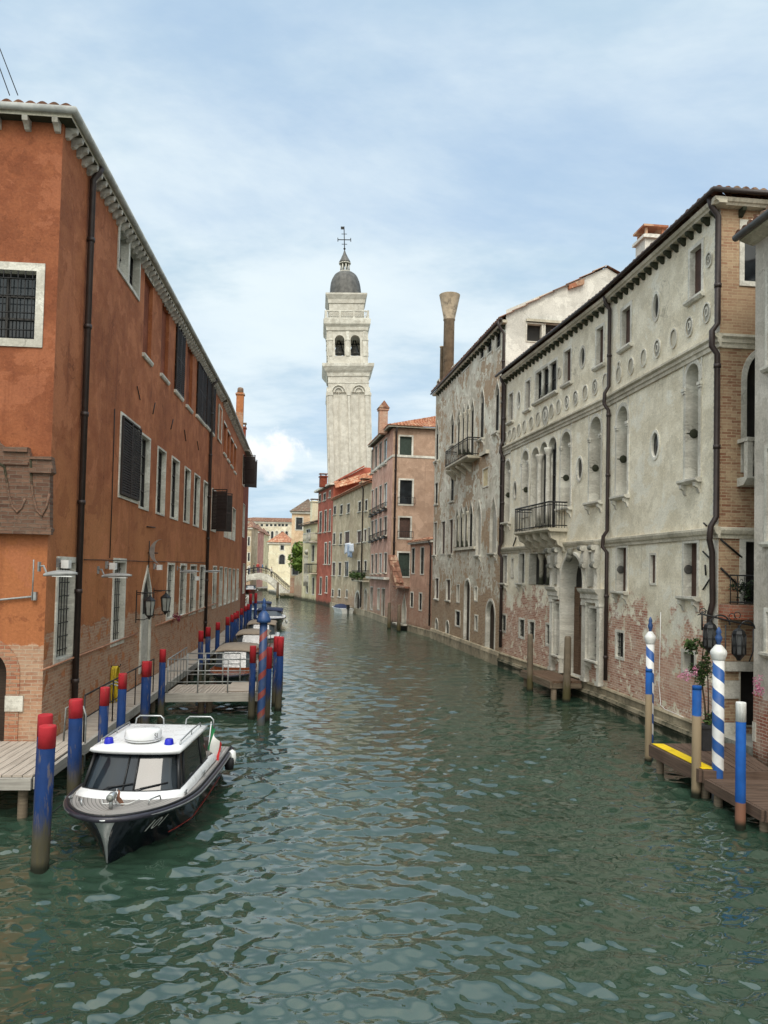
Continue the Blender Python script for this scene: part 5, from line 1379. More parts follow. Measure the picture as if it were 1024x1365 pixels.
# grey stone house with laundry
fr5, u5 = fr_between(D4, E5); 
B = Bld('stone_house', 'patched grey-brown house with laundry hung out and an arched water door', 'house', (D4.x, D4.y, 0))
z5 = fr5.z(444, 665, .3); w5 = B.wall(fr5, [(0, -.3), (u5, -.3), (u5, z5), (0, z5)])
for x0, x1, yt, yb, pn in ((445, 448.2, 675, 686, 'glass'), (453.8, 457, 673.5, 685.5, 'glass'), (463, 466.5, 672, 684, 'glass'), (478, 481.5, 669, 682, 'glass'), (487, 490, 667, 681, 'glass'),
    (444.2, 447.2, 711, 725.5, 'glass'), (453, 456, 711, 725.5, 'glass'), (459.7, 466, 709, 725, 'brown_shutter'), (476.5, 481.5, 708, 723.5, 'brown_shutter'), (485.3, 488.6, 706, 722, 'brown_shutter'), (491, 493.3, 704, 721, 'brown_shutter'),
    (443, 447, 750, 767, 'brown_shutter'), (451.7, 455, 750, 767, 'glass'), (460, 464.6, 749, 768, 'glass'), (477, 480.5, 748, 764, 'glass'), (486, 489, 748, 762, 'glass'),
    (442.6, 445, 786, 795, 'glass'), (451, 454, 786, 795.5, 'glass'), (461.5, 463.7, 787, 796.5, 'glass')):
    wpx(B, w5, x0, x1, yt, yb, fw=.12, depth=.07, pane=pn, bars=(1, 1), sill=.15)
wpx(B, w5, 473.5, 480, 789, 814, kind='round', fw=.2, depth=.25, pane='door_dark', bars=None, bottom=False)
wpx(B, w5, 486, 489.3, 786, 816, kind='round', fw=.15, depth=.25, pane='door_dark', bars=None, bottom=False)
B.finish([MT['grey_house']], extra=closed(B, fr5, 0, u5, 9, -.3, z5))
m = MB(); tiles(m, fr5.P(0, .45, z5), fr5.P(u5, .45, z5), fr5.P(u5, -6, z5 + 2.6), fr5.P(0, -6, z5 + 2.6), pitch=.32); m.fbox(fr5, 0, u5, 0, .35, z5 - .1, z5 - .01); m.build('roof', MT['roof_tile'], B.o)
m = MB(); m.fsweep(fr5, [(-.01, .6), (.12, .56), (.15, -.4)], 0, u5); m.build('plinth', MT['quay_stone'], B.o)
q = at_y(488, 648, D4.y + 3); chimney(B, V(q.x, q.y, 0), 1.0, 1.0, z5, at_y(488, 642, q.y).z, fr5, 'grey_house', 'grey_tile')
pipe(B, fr5, [(u5 * .17, .3, z5), (u5 * .17, .09, z5 - .4), (u5 * .17, .09, .8)], .07)
o = iron_balcony(B, fr5, fr5.u(492, 770), fr5.u(477, 770), fr5.z(484, 774, .6), .7, 1.0, 14)
PLANTS = []
m = MB(); rnd = random.Random(3)
for k in range(5): foliage(m, fr5.P(fr5.u(492, 770) + .3 + k * (fr5.u(477, 770) - fr5.u(492, 770)) / 5, .75, fr5.z(484, 770, .6) + .2), (.5, .4, .55), 60, .16, rnd)
tag(m.build('balcony_plants', MT['leaf']), 'leafy plants crowding the iron balcony of the grey-brown house', 'plant')
for i, (x0, x1, yt, yb, mt, lb) in enumerate(((465.5, 473, 724, 738, 'laundry_white', 'white sheet hung on the washing line of the grey-brown house'), (470.5, 476.5, 726, 743, 'laundry_blue', 'pale blue cloth hung beside the white sheet'), (474, 479.5, 725, 736, 'laundry_white', 'small grey-white cloth at the end of the washing line'))):
    a, c = fr5.u(x1, yt), fr5.u(x0, yt); rows = []
    for j in range(6):
        rows.append([fr5.P(a + (c - a) * k / 10, .45 + .07 * math.sin(k * 1.9 + j * .4 + i) + .1 * i, fr5.z((x0 + x1) / 2, yt + (yb - yt) * j / 5 + (.8 * math.sin(k * .7)) * j / 5)) for k in range(11)])
    m = MB(); m.grid(rows); o = m.build('laundry', MT[mt]); so_ = o.modifiers.new('s', 'SOLIDIFY'); so_.thickness = .02
    tag(o, lb, 'laundry', 'laundry on the washing line')
m = MB(); m.tube([fr5.P(fr5.u(480, 724), .02, fr5.z(480, 724)), fr5.P(fr5.u(479.5, 724), .5, fr5.z(479.5, 724.5, .5)), fr5.P(fr5.u(449, 727, .5), .5, fr5.z(449, 727, .5)), fr5.P(fr5.u(448, 727), .02, fr5.z(448, 727))], .012, 4); tag(m.build('washing_line', MT['iron']), 'washing line strung along the front of the grey-brown house', 'line')

# red house
fr6, u6 = fr_between(E5, F6); fs6 = Frame(E5, -fr6.n, (0, 0))
B = Bld('red_house', 'brick-red house with white-framed windows, rising behind the grey-brown one', 'house', (E5.x, E5.y, 0))
z6 = fr6.z(432, 652, .2); w6 = B.wall(fr6, [(0, -.3), (u6, -.3), (u6, z6), (0, z6)])
t1 = fs6.uz(486, 623); t0 = fs6.z(444, 641)
B.wall(fs6, [(0, -.3), (t1[0] + 3, -.3), (t1[0] + 3, t1[1]), t1, (.6, t0), (0, z6)])
for x0, x1, yt, yb in ((431.5, 434.5, 658, 667), (439, 441, 655, 663), (425.5, 428, 660, 669), (433, 435.5, 681, 709), (438.8, 441, 680, 708), (426, 429, 683, 710), (433, 435.5, 724, 752), (438.5, 440.7, 723, 752), (434.5, 436.5, 769, 790), (426.5, 429, 770, 792)):
    wpx(B, w6, x0, x1, yt, yb, fw=.14, depth=.07, bars=(1, 1), sill=.2)
B.finish([MT['red_house']], extra=closed(B, fr6, 0, u6, 9, -.3, z6, False))
m = MB(); m.fbox(fr6, -.3, u6 + .3, -.1, .6, z6, z6 + .25); m.build('eaves', MT['stone'], B.o)
m = MB(); e0, e1 = fs6.P(.6, 0, t0 + .02), fs6.P(t1[0], 0, t1[1] + .02); bk = fr6.X * u6
m.hexa([e0 + V(0, -.4, 0), e1 + V(0, -.4, 0), e1 + bk, e0 + bk, e0 + V(0, -.4, .2), e1 + V(0, -.4, .2), e1 + bk + V(0, 0, .2), e0 + bk + V(0, 0, .2)]); m.build('roof', MT['red_house'], B.o)
m = MB(); l0, l1 = fs6.uz(445, 647), fs6.uz(494, 634); tiles(m, fs6.P(l0[0], 1.3, l0[1] - .5), fs6.P(l1[0], 1.3, l1[1] - .5), fs6.P(l1[0], .02, l1[1] + .45), fs6.P(l0[0], .02, l0[1] + .45), pitch=.35); m.build('lean_to_roof', MT['roof_tile'], B.o)
q = at_y(431, 640, E5.y + 3); chimney(B, V(q.x, q.y, 0), .9, .9, z6, at_y(431, 634.5, q.y).z, fr6, 'dark_red_wall', 'old_tile')

# ochre house with bay and balcony
fr7, u7 = fr_between(F6, G7)
B = Bld('ochre_house', 'small ochre house with dark shutters and a white balcony beside the red house', 'house', (F6.x, F6.y, 0))
z7 = fr7.z(412, 698, .2); w7 = B.wall(fr7, [(0, -.3), (u7, -.3), (u7, z7), (0, z7)]); fs7 = Frame(F6, -fr7.n, (0, 0))
for x0, x1, yt, yb in ((408.5, 414, 706, 718), (416, 419, 727, 748), (408.5, 411, 768, 790), (416.5, 419, 770, 792)): wpx(B, w7, x0, x1, yt, yb, fw=.15, depth=.15, bars=(1, 1))
B.finish([MT['ochre_house']], extra=closed(B, fr7, 0, u7, 9, -.3, z7))
m = MB(); tiles(m, fr7.P(0, .7, z7), fr7.P(u7 + .4, .7, z7), fr7.P(u7 + .4, -6, z7 + 2.2), fr7.P(0, -6, z7 + 2.2), pitch=.4); m.fbox(fr7, 0, u7, 0, .5, z7 - .2, z7 - .02); m.build('roof', MT['grey_tile'], B.o)
iron_balcony(B, fr7, fr7.u(424, 720) + .3, fr7.u(414.5, 720), fr7.z(419, 721, 1.0), 1.2, 1.2, 10, mat='stone', slab='stone', bold=.05)
iron_balcony(B, fr7, fr7.u(424, 764) + .3, fr7.u(416, 764), fr7.z(419, 764, 1.0), 1.2, 1.3, 10, mat='iron', slab='old_stone', bold=.04)
q = at_y(420, 672, F6.y + 4); chimney(B, V(q.x, q.y, 0), 1.1, 1.1, z7, at_y(420, 668, q.y).z, fr7, 'cream_house', 'grey_tile')

# garden wall further on, shrub, gate pillar
Hh = at_z(392, 797.5, 0); frq, uq = fr_between(G7, Hh)
B = Bld('garden_wall', 'long stone garden wall over the water with a pale ball-topped pillar', 'wall', (G7.x, G7.y, 0))
zq_ = frq.z(405, 763); B.wall(frq, [(0, -.3), (uq, -.3), (uq, zq_ - .8), (0, zq_)]); B.finish([MT['grey_house']], extra=closed(B, frq, 0, uq, .5, -.3, zq_ - .8))
m = MB(); q = frq.P(frq.u(407.5, 760), -.2, 0); zt = frq.z(407.5, 742); m.box((q.x, q.y, (zq_ + zt) / 2 - 1), (.9, .9, zt - zq_ + 2)); m.box((q.x, q.y, zt + .1), (1.15, 1.15, .2)); m.lathe([(.001, 0), (.35, .15), (.48, .45), (.35, .8), (.001, .92)], (q.x, q.y, zt + .2), 12); m.build('pillar', MT['stone'], B.o)
m = MB(); rnd = random.Random(11); q = at_y(401.5, 745, G7.y + 8)
foliage(m, q, (2.0, 2.0, 2.9), 1500, .30, rnd, clumps=16)
t_ = thing('tree', 'bright green tree leaning over the garden wall by the ochre house', 'tree', (q.x, q.y, 2.0))
m.build('crown', MT['leaf_bright'], t_); m = MB(); m.tube([(q.x, q.y, .5), (q.x + .1, q.y, 3), (q.x, q.y, q.z)], [.25, .2, .1], 8); m.build('trunk', MT['bark'], t_)

# peach house at the bridge foot, cream house and the far palace
def far_house(name, label, Y, x0, x1, ytop, zb, mat, dep, roof, wins, ybot=None, rz=0.0, eave=.4, rise=2.0, roofm='roof_tile', hip=True, group=None, pane='glass'):
    a = at_y(x0, hor(x0), Y); c = at_y(x1, hor(x1), Y)
    fr = Frame(a, (math.cos(rz), math.sin(rz)), (0, 0)); uu = fr.u(x1)
    b = Bld(name, label, 'house', (a.x, a.y, 0)); zt = fr.z((x0 + x1) / 2, ytop)
    w_ = b.wall(fr, [(0, zb), (uu, zb), (uu, zt), (0, zt)])
    for q in wins:
        k = dict(q[4]) if len(q) > 4 else {}
        k.setdefault('fw', .16); k.setdefault('depth', .25); k.setdefault('bars', (1, 1)); wpx(b, w_, *q[:4], **k)
    b.finish([MT[mat]], extra=closed(b, fr, 0, uu, dep, zb, zt))
    m = MB(); e = eave
    p = [fr.P(-e, e, zt), fr.P(uu + e, e, zt), fr.P(uu + e, -dep - e, zt), fr.P(-e, -dep - e, zt)]
    if hip:
        h = min(dep, uu) / 2
        r0, r1 = fr.P(h, -dep / 2, zt + rise), fr.P(uu - h if uu > dep else uu / 2 + .01, -dep / 2, zt + rise)
        if uu <= dep: r0 = fr.P(uu / 2 - .01, -dep / 2, zt + rise)
        tiles(m, p[0], p[1], r1, r0, pitch=.45, row=.8); m.poly([p[1], p[2], r1]); m.poly([p[2], p[3], r0, r1]); m.poly([p[3], p[0], r0])
    m.poly(p); m.build('roof', MT[roofm], b.o)
    m = MB(); m.fbox(fr, -e * .6, uu + e * .6, -.01, e * .6, zt - .35, zt - .01); m.build('eaves', MT['stone'], b.o)
    return b, fr, w_, zt, uu
Y8 = 127
b8 = far_house('peach_house', 'peach house by the bridge with a pointed window and dark tiled roof', Y8, 387.3, 421, 682, .3, 'peach_house', 11, None,
    ((394.7, 403.3, 690, 706), (390, 397, 723, 743, dict(kind='gothic', bottom=False)), (390, 397.5, 751, 766, dict(bars=None))), rise=2.6, roofm='grey_tile')
far_house('cream_house', 'cream house with a red hipped roof beyond the bridge', 152, 357.5, 387, 723, .3, 'cream_house', 9, None,
    ((374, 378.6, 727, 733), (372.2, 379.8, 739, 752, dict(kind='round', bottom=False))), rise=2.4)
wl_ = []
for k, x in enumerate((336, 343, 349, 356, 361.5, 367, 372.5, 377, 382)):
    wl_.append((x - 1.6, x + 1.8, 698.5, 701.5, dict(fw=.1)))
for k, x in enumerate((338, 345, 351.5, 357, 363, 369, 376, 382)):
    wl_.append((x - 1.7, x + 1.7, 708, 718, dict(kind='round', bottom=False, pane='glass' if k % 3 != 2 else 'infill_pale')))
for k, x in enumerate((338, 345, 352, 358)):
    wl_.append((x - 1.6, x + 1.6, 724, 736, dict(kind='round', bottom=False))); wl_.append((x - 1.6, x + 1.6, 745, 760))
far_house('far_palace', 'broad pale palace with rows of arched windows closing the view down the canal', 205, 296, 425, 695.5, .3, 'pale_palace', 14, None, wl_, rise=1.5, roofm='old_tile')
far_house('mauve_house', 'mauve-fronted house beyond the bridge beside the red house corner', 168, 334, 343, 708, .3, 'mauve_house', 8, None, ((336, 338, 722, 734), (339.5, 341.5, 722, 734), (336, 338, 744, 756), (339.5, 341.5, 744, 756)), rise=1.8, roofm='old_tile')
far_house('pale_house', 'pale shop house with awnings beyond the bridge, next to the mauve house', 176, 343.2, 350, 712, .3, 'ochre_house', 8, None, ((344.5, 346, 722, 734), (347.5, 349, 722, 734), (344.5, 346, 742, 753), (347.5, 349, 742, 753)), rise=1.6, roofm='old_tile')
far_house('grey_fronted_house', 'narrow grey-fronted house half hidden behind the dark red house', 156, 326.5, 334, 703, .3, 'grey_house', 8, None, ((330.5, 333, 716, 727), (330.5, 333, 737, 748), (330.5, 333, 756, 766)), rise=1.8, roofm='old_tile')
land('campo', [(-15.6, 128.5), (-15.2, 126.6), (-2, 120), (40, 118), (60, 330), (-120, 330), (-120, 166), (-24.5, 166), (-22.3, 150)], .62, 'grey_stone', 'paving of the far bank')
land('fondamenta', [(-80, 126), (-24.4, 126), (-26.8, 150), (-28.5, 166.5), (-80, 166.5)], .6, 'grey_stone', 'paving beyond the footbridge')
land('ground', [(Rf.x + .6, Rf.y), (Rg.x + .3, Rg.y), (Rh.x + .3, Rh.y), (C4.x + .3, C4.y), (D4.x + .3, D4.y), (E5.x + .3, E5.y), (F6.x + .3, F6.y), (G7.x + .3, G7.y), (G7.x + 40, G7.y + 8), (70, 40)], .5, 'grey_stone', 'ground under the houses')

# ------------------------------------------------------------------ stone footbridge
by = 125.5
bf = Frame((at_y(318, hor(318), by).x, by), (1, .06), (0, 0))
def bx(px): return bf.u(px, hor(px))
B = thing('footbridge', 'white stone arched footbridge crossing the far end of the canal', 'bridge', (bf.o.x, bf.o.y, 0))
N = 24; top = []; und = []
ztop = lambda s: bf.z(322, 769) * (1 - s) * 0 + 0
P_t = [(316, 771), (322, 768.8), (334, 765), (346, 763.5), (356, 766), (366, 773), (376, 782.5), (386, 791)]
P_u = [(316, 781), (322, 777.5), (334, 773.3), (346, 772.5), (354, 775), (362, 780.5), (370, 789), (375, 796)]
tp = [bf.uz(x, y) for x, y in P_t]; up_ = [bf.uz(x, y) for x, y in P_u]
lp = tp[::-1] + up_
m = MB(); m.fprism(bf, lp, -3.2, 0, back=True); m.build('arch', MT['stone'], B)
lp2 = [(u, z + .02) for u, z in up_] + [(u, z - .32) for u, z in up_[::-1]]
lp2 = [(u, z + .30) for u, z in up_][::-1] + [(u, z - .0) for u, z in up_]
m = MB(); m.fprism(bf, lp2, -.02, .08); m.build('arch_ring', MT['infill_pale'], B)
for dd in (-.05, -3.15):
    m = MB(); pr = [(u, z + .95) for u, z in tp]; m.tube([bf.P(u, dd, z) for u, z in pr], .06, 6); m.tube([bf.P(u, dd, z - .45) for u, z in pr], .03, 5)
    for (u0, z0), (u1, z1) in zip(pr, pr[1:]):
        for k in range(4): m.tube([bf.P(u0 + (u1 - u0) * k / 4, dd, z0 + (z1 - z0) * k / 4 - .95), bf.P(u0 + (u1 - u0) * k / 4, dd, z0 + (z1 - z0) * k / 4)], .025, 4)
    m.build('railing', MT['iron'], B)
m = MB(); e = tp[-1]; m.fbox(bf, up_[-1][0] - .2, e[0] + 1.5, -3.4, .25, -.3, e[1] + .02); m.build('abutment', MT['quay_stone'], B)
m = MB()
for k in range(5): m.fbox(bf, e[0] + 1.0, e[0] + 3.0, .25 + .35 * k, .25 + .35 * (k + 1), -.3, .75 - .16 * k)
m.build('landing_steps', MT['quay_stone'], B)

# ------------------------------------------------------------------ leaning bell tower
TY = 118.0; ppm = 1025 / TY
def tz(y, r=3.2): return at_y(462, y, TY - r).z
T = thing('bell_tower', 'leaning white bell tower with a ribbed lead dome and cross', 'tower')
hw = 3.05
def sq(mb, prof, mi=0):
    """square mouldings: prof of (half width, z)"""
    for (r0, z0), (r1, z1) in zip(prof, prof[1:]):
        c0 = [(-r0, -r0), (r0, -r0), (r0, r0), (-r0, r0)]; c1 = [(-r1, -r1), (r1, -r1), (r1, r1), (-r1, r1)]
        for k in range(4):
            k2 = (k + 1) % 4
            mb.poly([V(*c0[k], z0), V(*c0[k2], z0), V(*c1[k2], z1), V(*c1[k], z1)], [(c0[k][0] + c0[k][1], z0), (c0[k2][0] + c0[k2][1], z0), (c1[k2][0] + c1[k2][1], z1 + abs(r1 - r0)), (c1[k][0] + c1[k][1], z1 + abs(r1 - r0))], mi)
    r, z = prof[-1]; mb.poly([V(-r, -r, z), V(r, -r, z), V(r, r, z), V(-r, r, z)], None, mi)
zc1, zc2 = tz(501), tz(486)
m = MB(); sq(m, [(hw, 0), (hw, zc1)]); m.build('shaft', MT['tower_wall'], T)
TF = [Frame((0, 0), x, n) for x, n in (((1, 0), (0, -1)), ((0, 1), (1, 0)), ((-1, 0), (0, 1)), ((0, -1), (-1, 0)))]
for f_ in TF:
    f_.n = Vector((f_.n.x, f_.n.y)); f_.o = f_.n * hw
for f_ in TF[:1] + TF[1:2] + TF[3:]:
    za = tz(523)
    for u in (-hw + .30, -hw * .5 - .0, 0, hw * .5, hw - .30):
        ww = .30 if abs(u) > hw * .6 else .16
        if abs(abs(u) - hw * .5) < .01: ww = .035
        zz_ = za if ww > .1 else za
        m = MB(); m.fbox(f_, u - ww, u + ww, -.01, .28 if ww > .1 else .22, 0, zz_); 
        if ww > .1: m.fbox(f_, u - ww - .08, u + ww + .08, -.01, .36, za - .45, za - .0)
        m.build('pilaster', MT['tower_wall'], T)
    for u in (-hw / 2 + .0, hw / 2 - .0):
        for r_ in (1.12, .72):
            m = MB(); li = loop_of('round', u - r_ + .14, u + r_ - .14, za - .0, za + r_ * .95, za); lo = loop_of('round', u - r_, u + r_, za - .001, za + r_ * 1.05, za)
            ring(m, f_, li, lo, -.01, .24); m.build('blind_arch', MT['stone'], T)
    m = MB(); m.fbox(f_, -hw, hw, -.01, .06, za + 1.45, za + 1.6); m.build('band', MT['stone'], T)
m = MB(); sq(m, [(hw, zc1 - .02), (hw + .12, zc1), (hw + .2, zc1 + .5), (hw + .45, zc1 + .8), (hw + .8, zc2 - .35), (hw + .85, zc2), (hw + .85, zc2 + .08), (hw, zc2 + .12)]); m.build('cornice', MT['stone'], T)
zb0, zb1 = zc2 + .12, tz(440); zsill = tz(474)
m = MB(); sq(m, [(hw - .02, zb0), (hw - .02, zsill)]); m.build('plinth', MT['tower_wall'], T)
m = MB()
for f_ in TF:
    lps = []
    fo = Frame((0, 0), (f_.x.x, f_.x.y), (f_.n.x, f_.n.y)); fo.o = f_.n * (hw - .05); fo.n = f_.n
    out_ = [(-hw + .05, zsill), (hw - .05, zsill), (hw - .05, zb1), (-hw + .05, zb1)]
    holes = [loop_of('round', c - .72, c + .72, zsill + .02, tz(446)) for c in (-1.18, 1.18)]
    for d_ in (0, -.6):
        pts = []; ed = []
        for l_ in [out_] + holes:
            b0 = len(pts); pts += [Vector(p) for p in l_]; ed += [(b0 + i, b0 + (i + 1) % len(l_)) for i in range(len(l_))]
        rv, re, rf, _, _, _ = delaunay_2d_cdt(pts, ed, [], 0, 1e-5); b0 = m.add([fo.P(p.x, d_, p.y) for p in rv])
        for f2 in rf:
            cx = sum(rv[i].x for i in f2) / 3; cy = sum(rv[i].y for i in f2) / 3
            if not any(inside(h, cx, cy) for h in holes): m.face([b0 + i for i in f2], [(rv[i].x, rv[i].y) for i in f2])
    for h in holes: reveal(m, fo, h, -.6, 0)
m.build('belfry', MT['tower_wall'], T)
for f_ in TF[:2] + TF[3:]:
    for u in (-hw + .45, 0, hw - .45):
        m = MB(); m.fbox(f_, u - .26, u + .26, -.06, .08, zsill, zb1 - .1); m.fbox(f_, u - .34, u + .34, -.06, .14, zb1 - 1.5, zb1 - 1.3); m.build('pilaster', MT['stone'], T)
m = MB(); m.poly([V(-hw + .1, -hw + .1, zb1 - .05), V(hw - .1, -hw + .1, zb1 - .05), V(hw - .1, hw - .1, zb1 - .05), V(-hw + .1, hw - .1, zb1 - .05)]); m.build('ceiling', MT['tower_wall'], T)
for x in (-1.2, 1.2):
    m = MB(); z = zsill + .9; m.lathe([(.75, z), (.7, z + .15), (.5, z + .5), (.42, z + 1.1), (.3, z + 1.35), (.001, z + 1.42)], (x, -.6, 0), 16); m.build('bell', MT['lead'], T)
    m = MB()
    for sx_ in (-1, 1): m.tube([(x + sx_ * .95, -.6, zsill), (x + sx_ * .1, -.6, z + 2.2)], .1, 5)
    m.tube([(x - 1.1, -.6, z + 1.6), (x + 1.1, -.6, z + 1.6)], .12, 5); m.build('bell_frame', MT['iron'], T)
zc3 = tz(425.5)
m = MB(); sq(m, [(hw - .03, zb1 - .1), (hw + .1, zb1), (hw + .15, zb1 + .5), (hw + .45, zb1 + .9), (hw + .5, zc3 - .12), (hw + .5, zc3)]); m.build('cornice', MT['stone'], T)
zb3 = tz(414)
m = MB()
for f_ in TF:
    m.fbox(f_, -hw - .28, hw + .28, .1, .3, zc3 + .002, zc3 + .2); m.fbox(f_, -hw - .279, hw + .279, .101, .3, zb3 - .18, zb3)
    for k in range(22):
        u = -hw - .1 + (2 * hw + .2) * k / 21
        if k % 7 == 0: m.fbox(f_, u - .16, u + .16, .12, .29, zc3 + .2, zb3 - .18)
        else: m.lathe([(.05, zc3 + .2), (.09, zc3 + .45), (.04, zc3 + .75), (.07, zb3 - .18)], f_.P(u, .2, 0), 6, cap=False)
m.build('balustrade', MT['stone'], T)
hd = 2.65; zd0, zd1 = zc3, tz(404, 2.9)
m = MB(); sq(m, [(hd, zd0), (hd, zd1), (hd + .12, zd1 + .05), (hd + .15, zd1 + .6), (hd + .5, tz(392)), (hd + .5, tz(390))]); m.build('drum', MT['tower_wall'], T)
zdm = tz(391, 2.2) - .15; H = tz(361.5, .5) - zdm; m = MB(); nseg = 48; rows = []
for j in range(13):
    t_ = j / 12; a = t_ * math.pi / 2; r_ = 2.38 * (math.cos(a) ** .62 if t_ < 1 else 0) ; r_ = max(r_, .75 if j == 12 else 0); z = zdm + H * (.18 * (t_ > 0) * min(1, t_ * 3) + .82 * math.sin(a))
    rows.append([V(r_ * (1 + .035 * (k % 3 == 0)) * math.cos(2 * math.pi * k / nseg), r_ * (1 + .035 * (k % 3 == 0)) * math.sin(2 * math.pi * k / nseg), z) for k in range(nseg)])
m.grid(rows, close=True); m.build('dome', MT['lead'], T)
zl0, zl1 = tz(361.8, .7), tz(349, .7); m = MB(); m.lathe([(.95, zl0 - .1), (.95, zl0 + .15), (.8, zl0 + .2)], (0, 0, 0), 12)
for k in range(8): a = math.pi * 2 * k / 8 + .2; m.tube([(.68 * math.cos(a), .68 * math.sin(a), zl0), (.68 * math.cos(a), .68 * math.sin(a), zl1)], .1, 6)
m.lathe([(.9, zl1 - .15), (.95, zl1)], (0, 0, 0), 12); m.build('lantern', MT['stone'], T)
zt_ = tz(338, 0); m = MB(); m.lathe([(.95, zl1), (.85, zl1 + .3), (.6, zl1 + .75), (.25, zt_ - .1), (.1, zt_ + .4)], (0, 0, 0), 14); m.build('lantern_cap', MT['lead'], T)
m = MB(); zx = tz(302.5, 0); m.tube([(0, 0, zt_), (0, 0, zx)], .07, 6); m.lathe([(.001, zt_ + .5), (.22, zt_ + .7), (.001, zt_ + .95)], (0, 0, 0), 8)
zc_ = tz(320, 0); m.tube([(-1.0, 0, zc_), (1.0, 0, zc_)], .07, 6)
for sx_, z in ((-1.0, zc_), (1.0, zc_)):
    m.tube([(sx_, 0, z - .3), (sx_, 0, z + .3)], .06, 6)
m.tube([(-.42, 0, zc_ + .9), (.42, 0, zc_ + .9)], .05, 5); m.tube([(-.42, 0, zc_ - .7), (.42, 0, zc_ - .7)], .05, 5); m.hexa([V(-.5, -.02, zx - .45), V(0, -.02, zx - .45), V(0, .02, zx - .45), V(-.5, .02, zx - .45), V(-.5, -.02, zx), V(0, -.02, zx), V(0, .02, zx), V(-.5, .02, zx)])
m.build('cross', MT['iron'], T)
tb = at_y(466.5, 640, TY); lean = -.046; zt0 = tz(640)
T.rotation_euler = (0, lean, rad(5))
T.location = (tb.x - math.sin(lean) * zt0, TY, 0)
# ------------------------------------------------------------------ mooring piles
def pile(label, x, y, ztop, zred, r, lean=(0, 0), body='pole_blue', cap='pole_red', group='red-capped blue mooring piles', cut=0.0, name='mooring_pile'):
    t = thing(name, label, 'mooring pole', (x, y, 0), group)
    P = lambda z: V(x + lean[0] * z, y + lean[1] * z, z)
    m = MB(); m.tube([P(-.5), P(0), P(.6), P(zred)], [r * 1.03, r * 1.02, r, r * .97], 16); m.build('shaft', MT[body], t)
    m = MB(); rc = r * 1.0
    m.tube([P(zred - .001), P(ztop - .02 - cut), P(ztop)], [rc, rc, rc * .93], 16)
    m.build('painted_cap', MT[cap], t); return t
for lb, x, y, zt, zr, r, ln in (
    ('thick blue pile with a red top standing nearest the bow of the white-roofed boat', -4.97, 11.5, 2.12, 1.80, .125, (.02, 0)),
    ('blue pile with a split red top close behind the pile nearest the boat bow', -5.40, 12.45, 2.10, 1.76, .115, (.01, 0)),
    ('stout weed-stained blue pile with a dull red top beside the grey plank deck', -5.68, 14.5, 2.00, 1.66, .125, (-.012, 0)),
    ('slim blue pile with a red top behind the roof of the white-roofed boat', -5.73, 16.0, 2.0, 1.63, .095, (.015, 0)),
    ('slim blue pile with a red top below the coiled yellow hose', -5.83, 17.4, 2.10, 1.76, .095, (.01, 0)),
    ('paired blue pile with a red top in front of the pointed doorway', -6.03, 19.8, 2.09, 1.70, .105, (.0, 0)),
    ('second of the paired blue piles, half hidden before the pointed doorway', -6.20, 20.5, 2.0, 1.62, .09, (.012, 0)),
    ('slim blue pile with a red top at the near corner of the pontoon', -6.26, 22.1, 2.16, 1.80, .092, (.0, 0)),
    ('blue pile with a red top at the pontoon end, beside the red-striped post', -3.88, 23.3, 2.2, 1.69, .10, (.0, .0)),
    ('worn blue pile with a red top just beyond the striped post, paint scraped', -3.42, 23.2, 2.18, 1.55, .115, (.012, 0)),
    ('blue pile with a red top behind the scraped pile at the pontoon end', -3.28, 24.8, 2.35, 1.75, .11, (.012, 0)),
    ('blue pile with a red top tucked in behind the cluster at the pontoon end', -3.50, 25.6, 2.3, 1.8, .11, (.01, 0)),
    ('straight blue pile with a short red top on the canal side of the pontoon cluster', -3.80, 29.0, 2.0, 1.72, .12, (.0, 0))):
    pile(lb, x, y, zt, zr, r, ln)
ords = ['first', 'second', 'third', 'fourth', 'fifth', 'sixth', 'seventh', 'eighth', 'ninth', 'tenth', 'eleventh', 'twelfth']
for i, Y in enumerate((29.4, 31.3, 34.3, 38.2, 40.2, 42, 43.8, 46.7, 50, 53)):
    pile('red-topped blue pile, %s in the row along the walkway behind the pontoon' % ords[i], -4.33 - .087 * Y - (0 if Y < 40 else (Y - 40) * .022), Y, 2.12, 1.72 + .03 * (i % 3), .10 + .006 * (i % 2), (.004 * (i % 3 - 1), 0))
for i, (Y, dx_) in enumerate(((55.5, .1), (57.5, .35))):
    pile(['tall red-topped blue pile at the far end of the walkway row', 'tall red-topped blue pile, outermost at the far end of the walkway row'][i], -4.45 - .087 * Y - (Y - 40) * .022 + dx_, Y, 2.75, 2.0, .11)

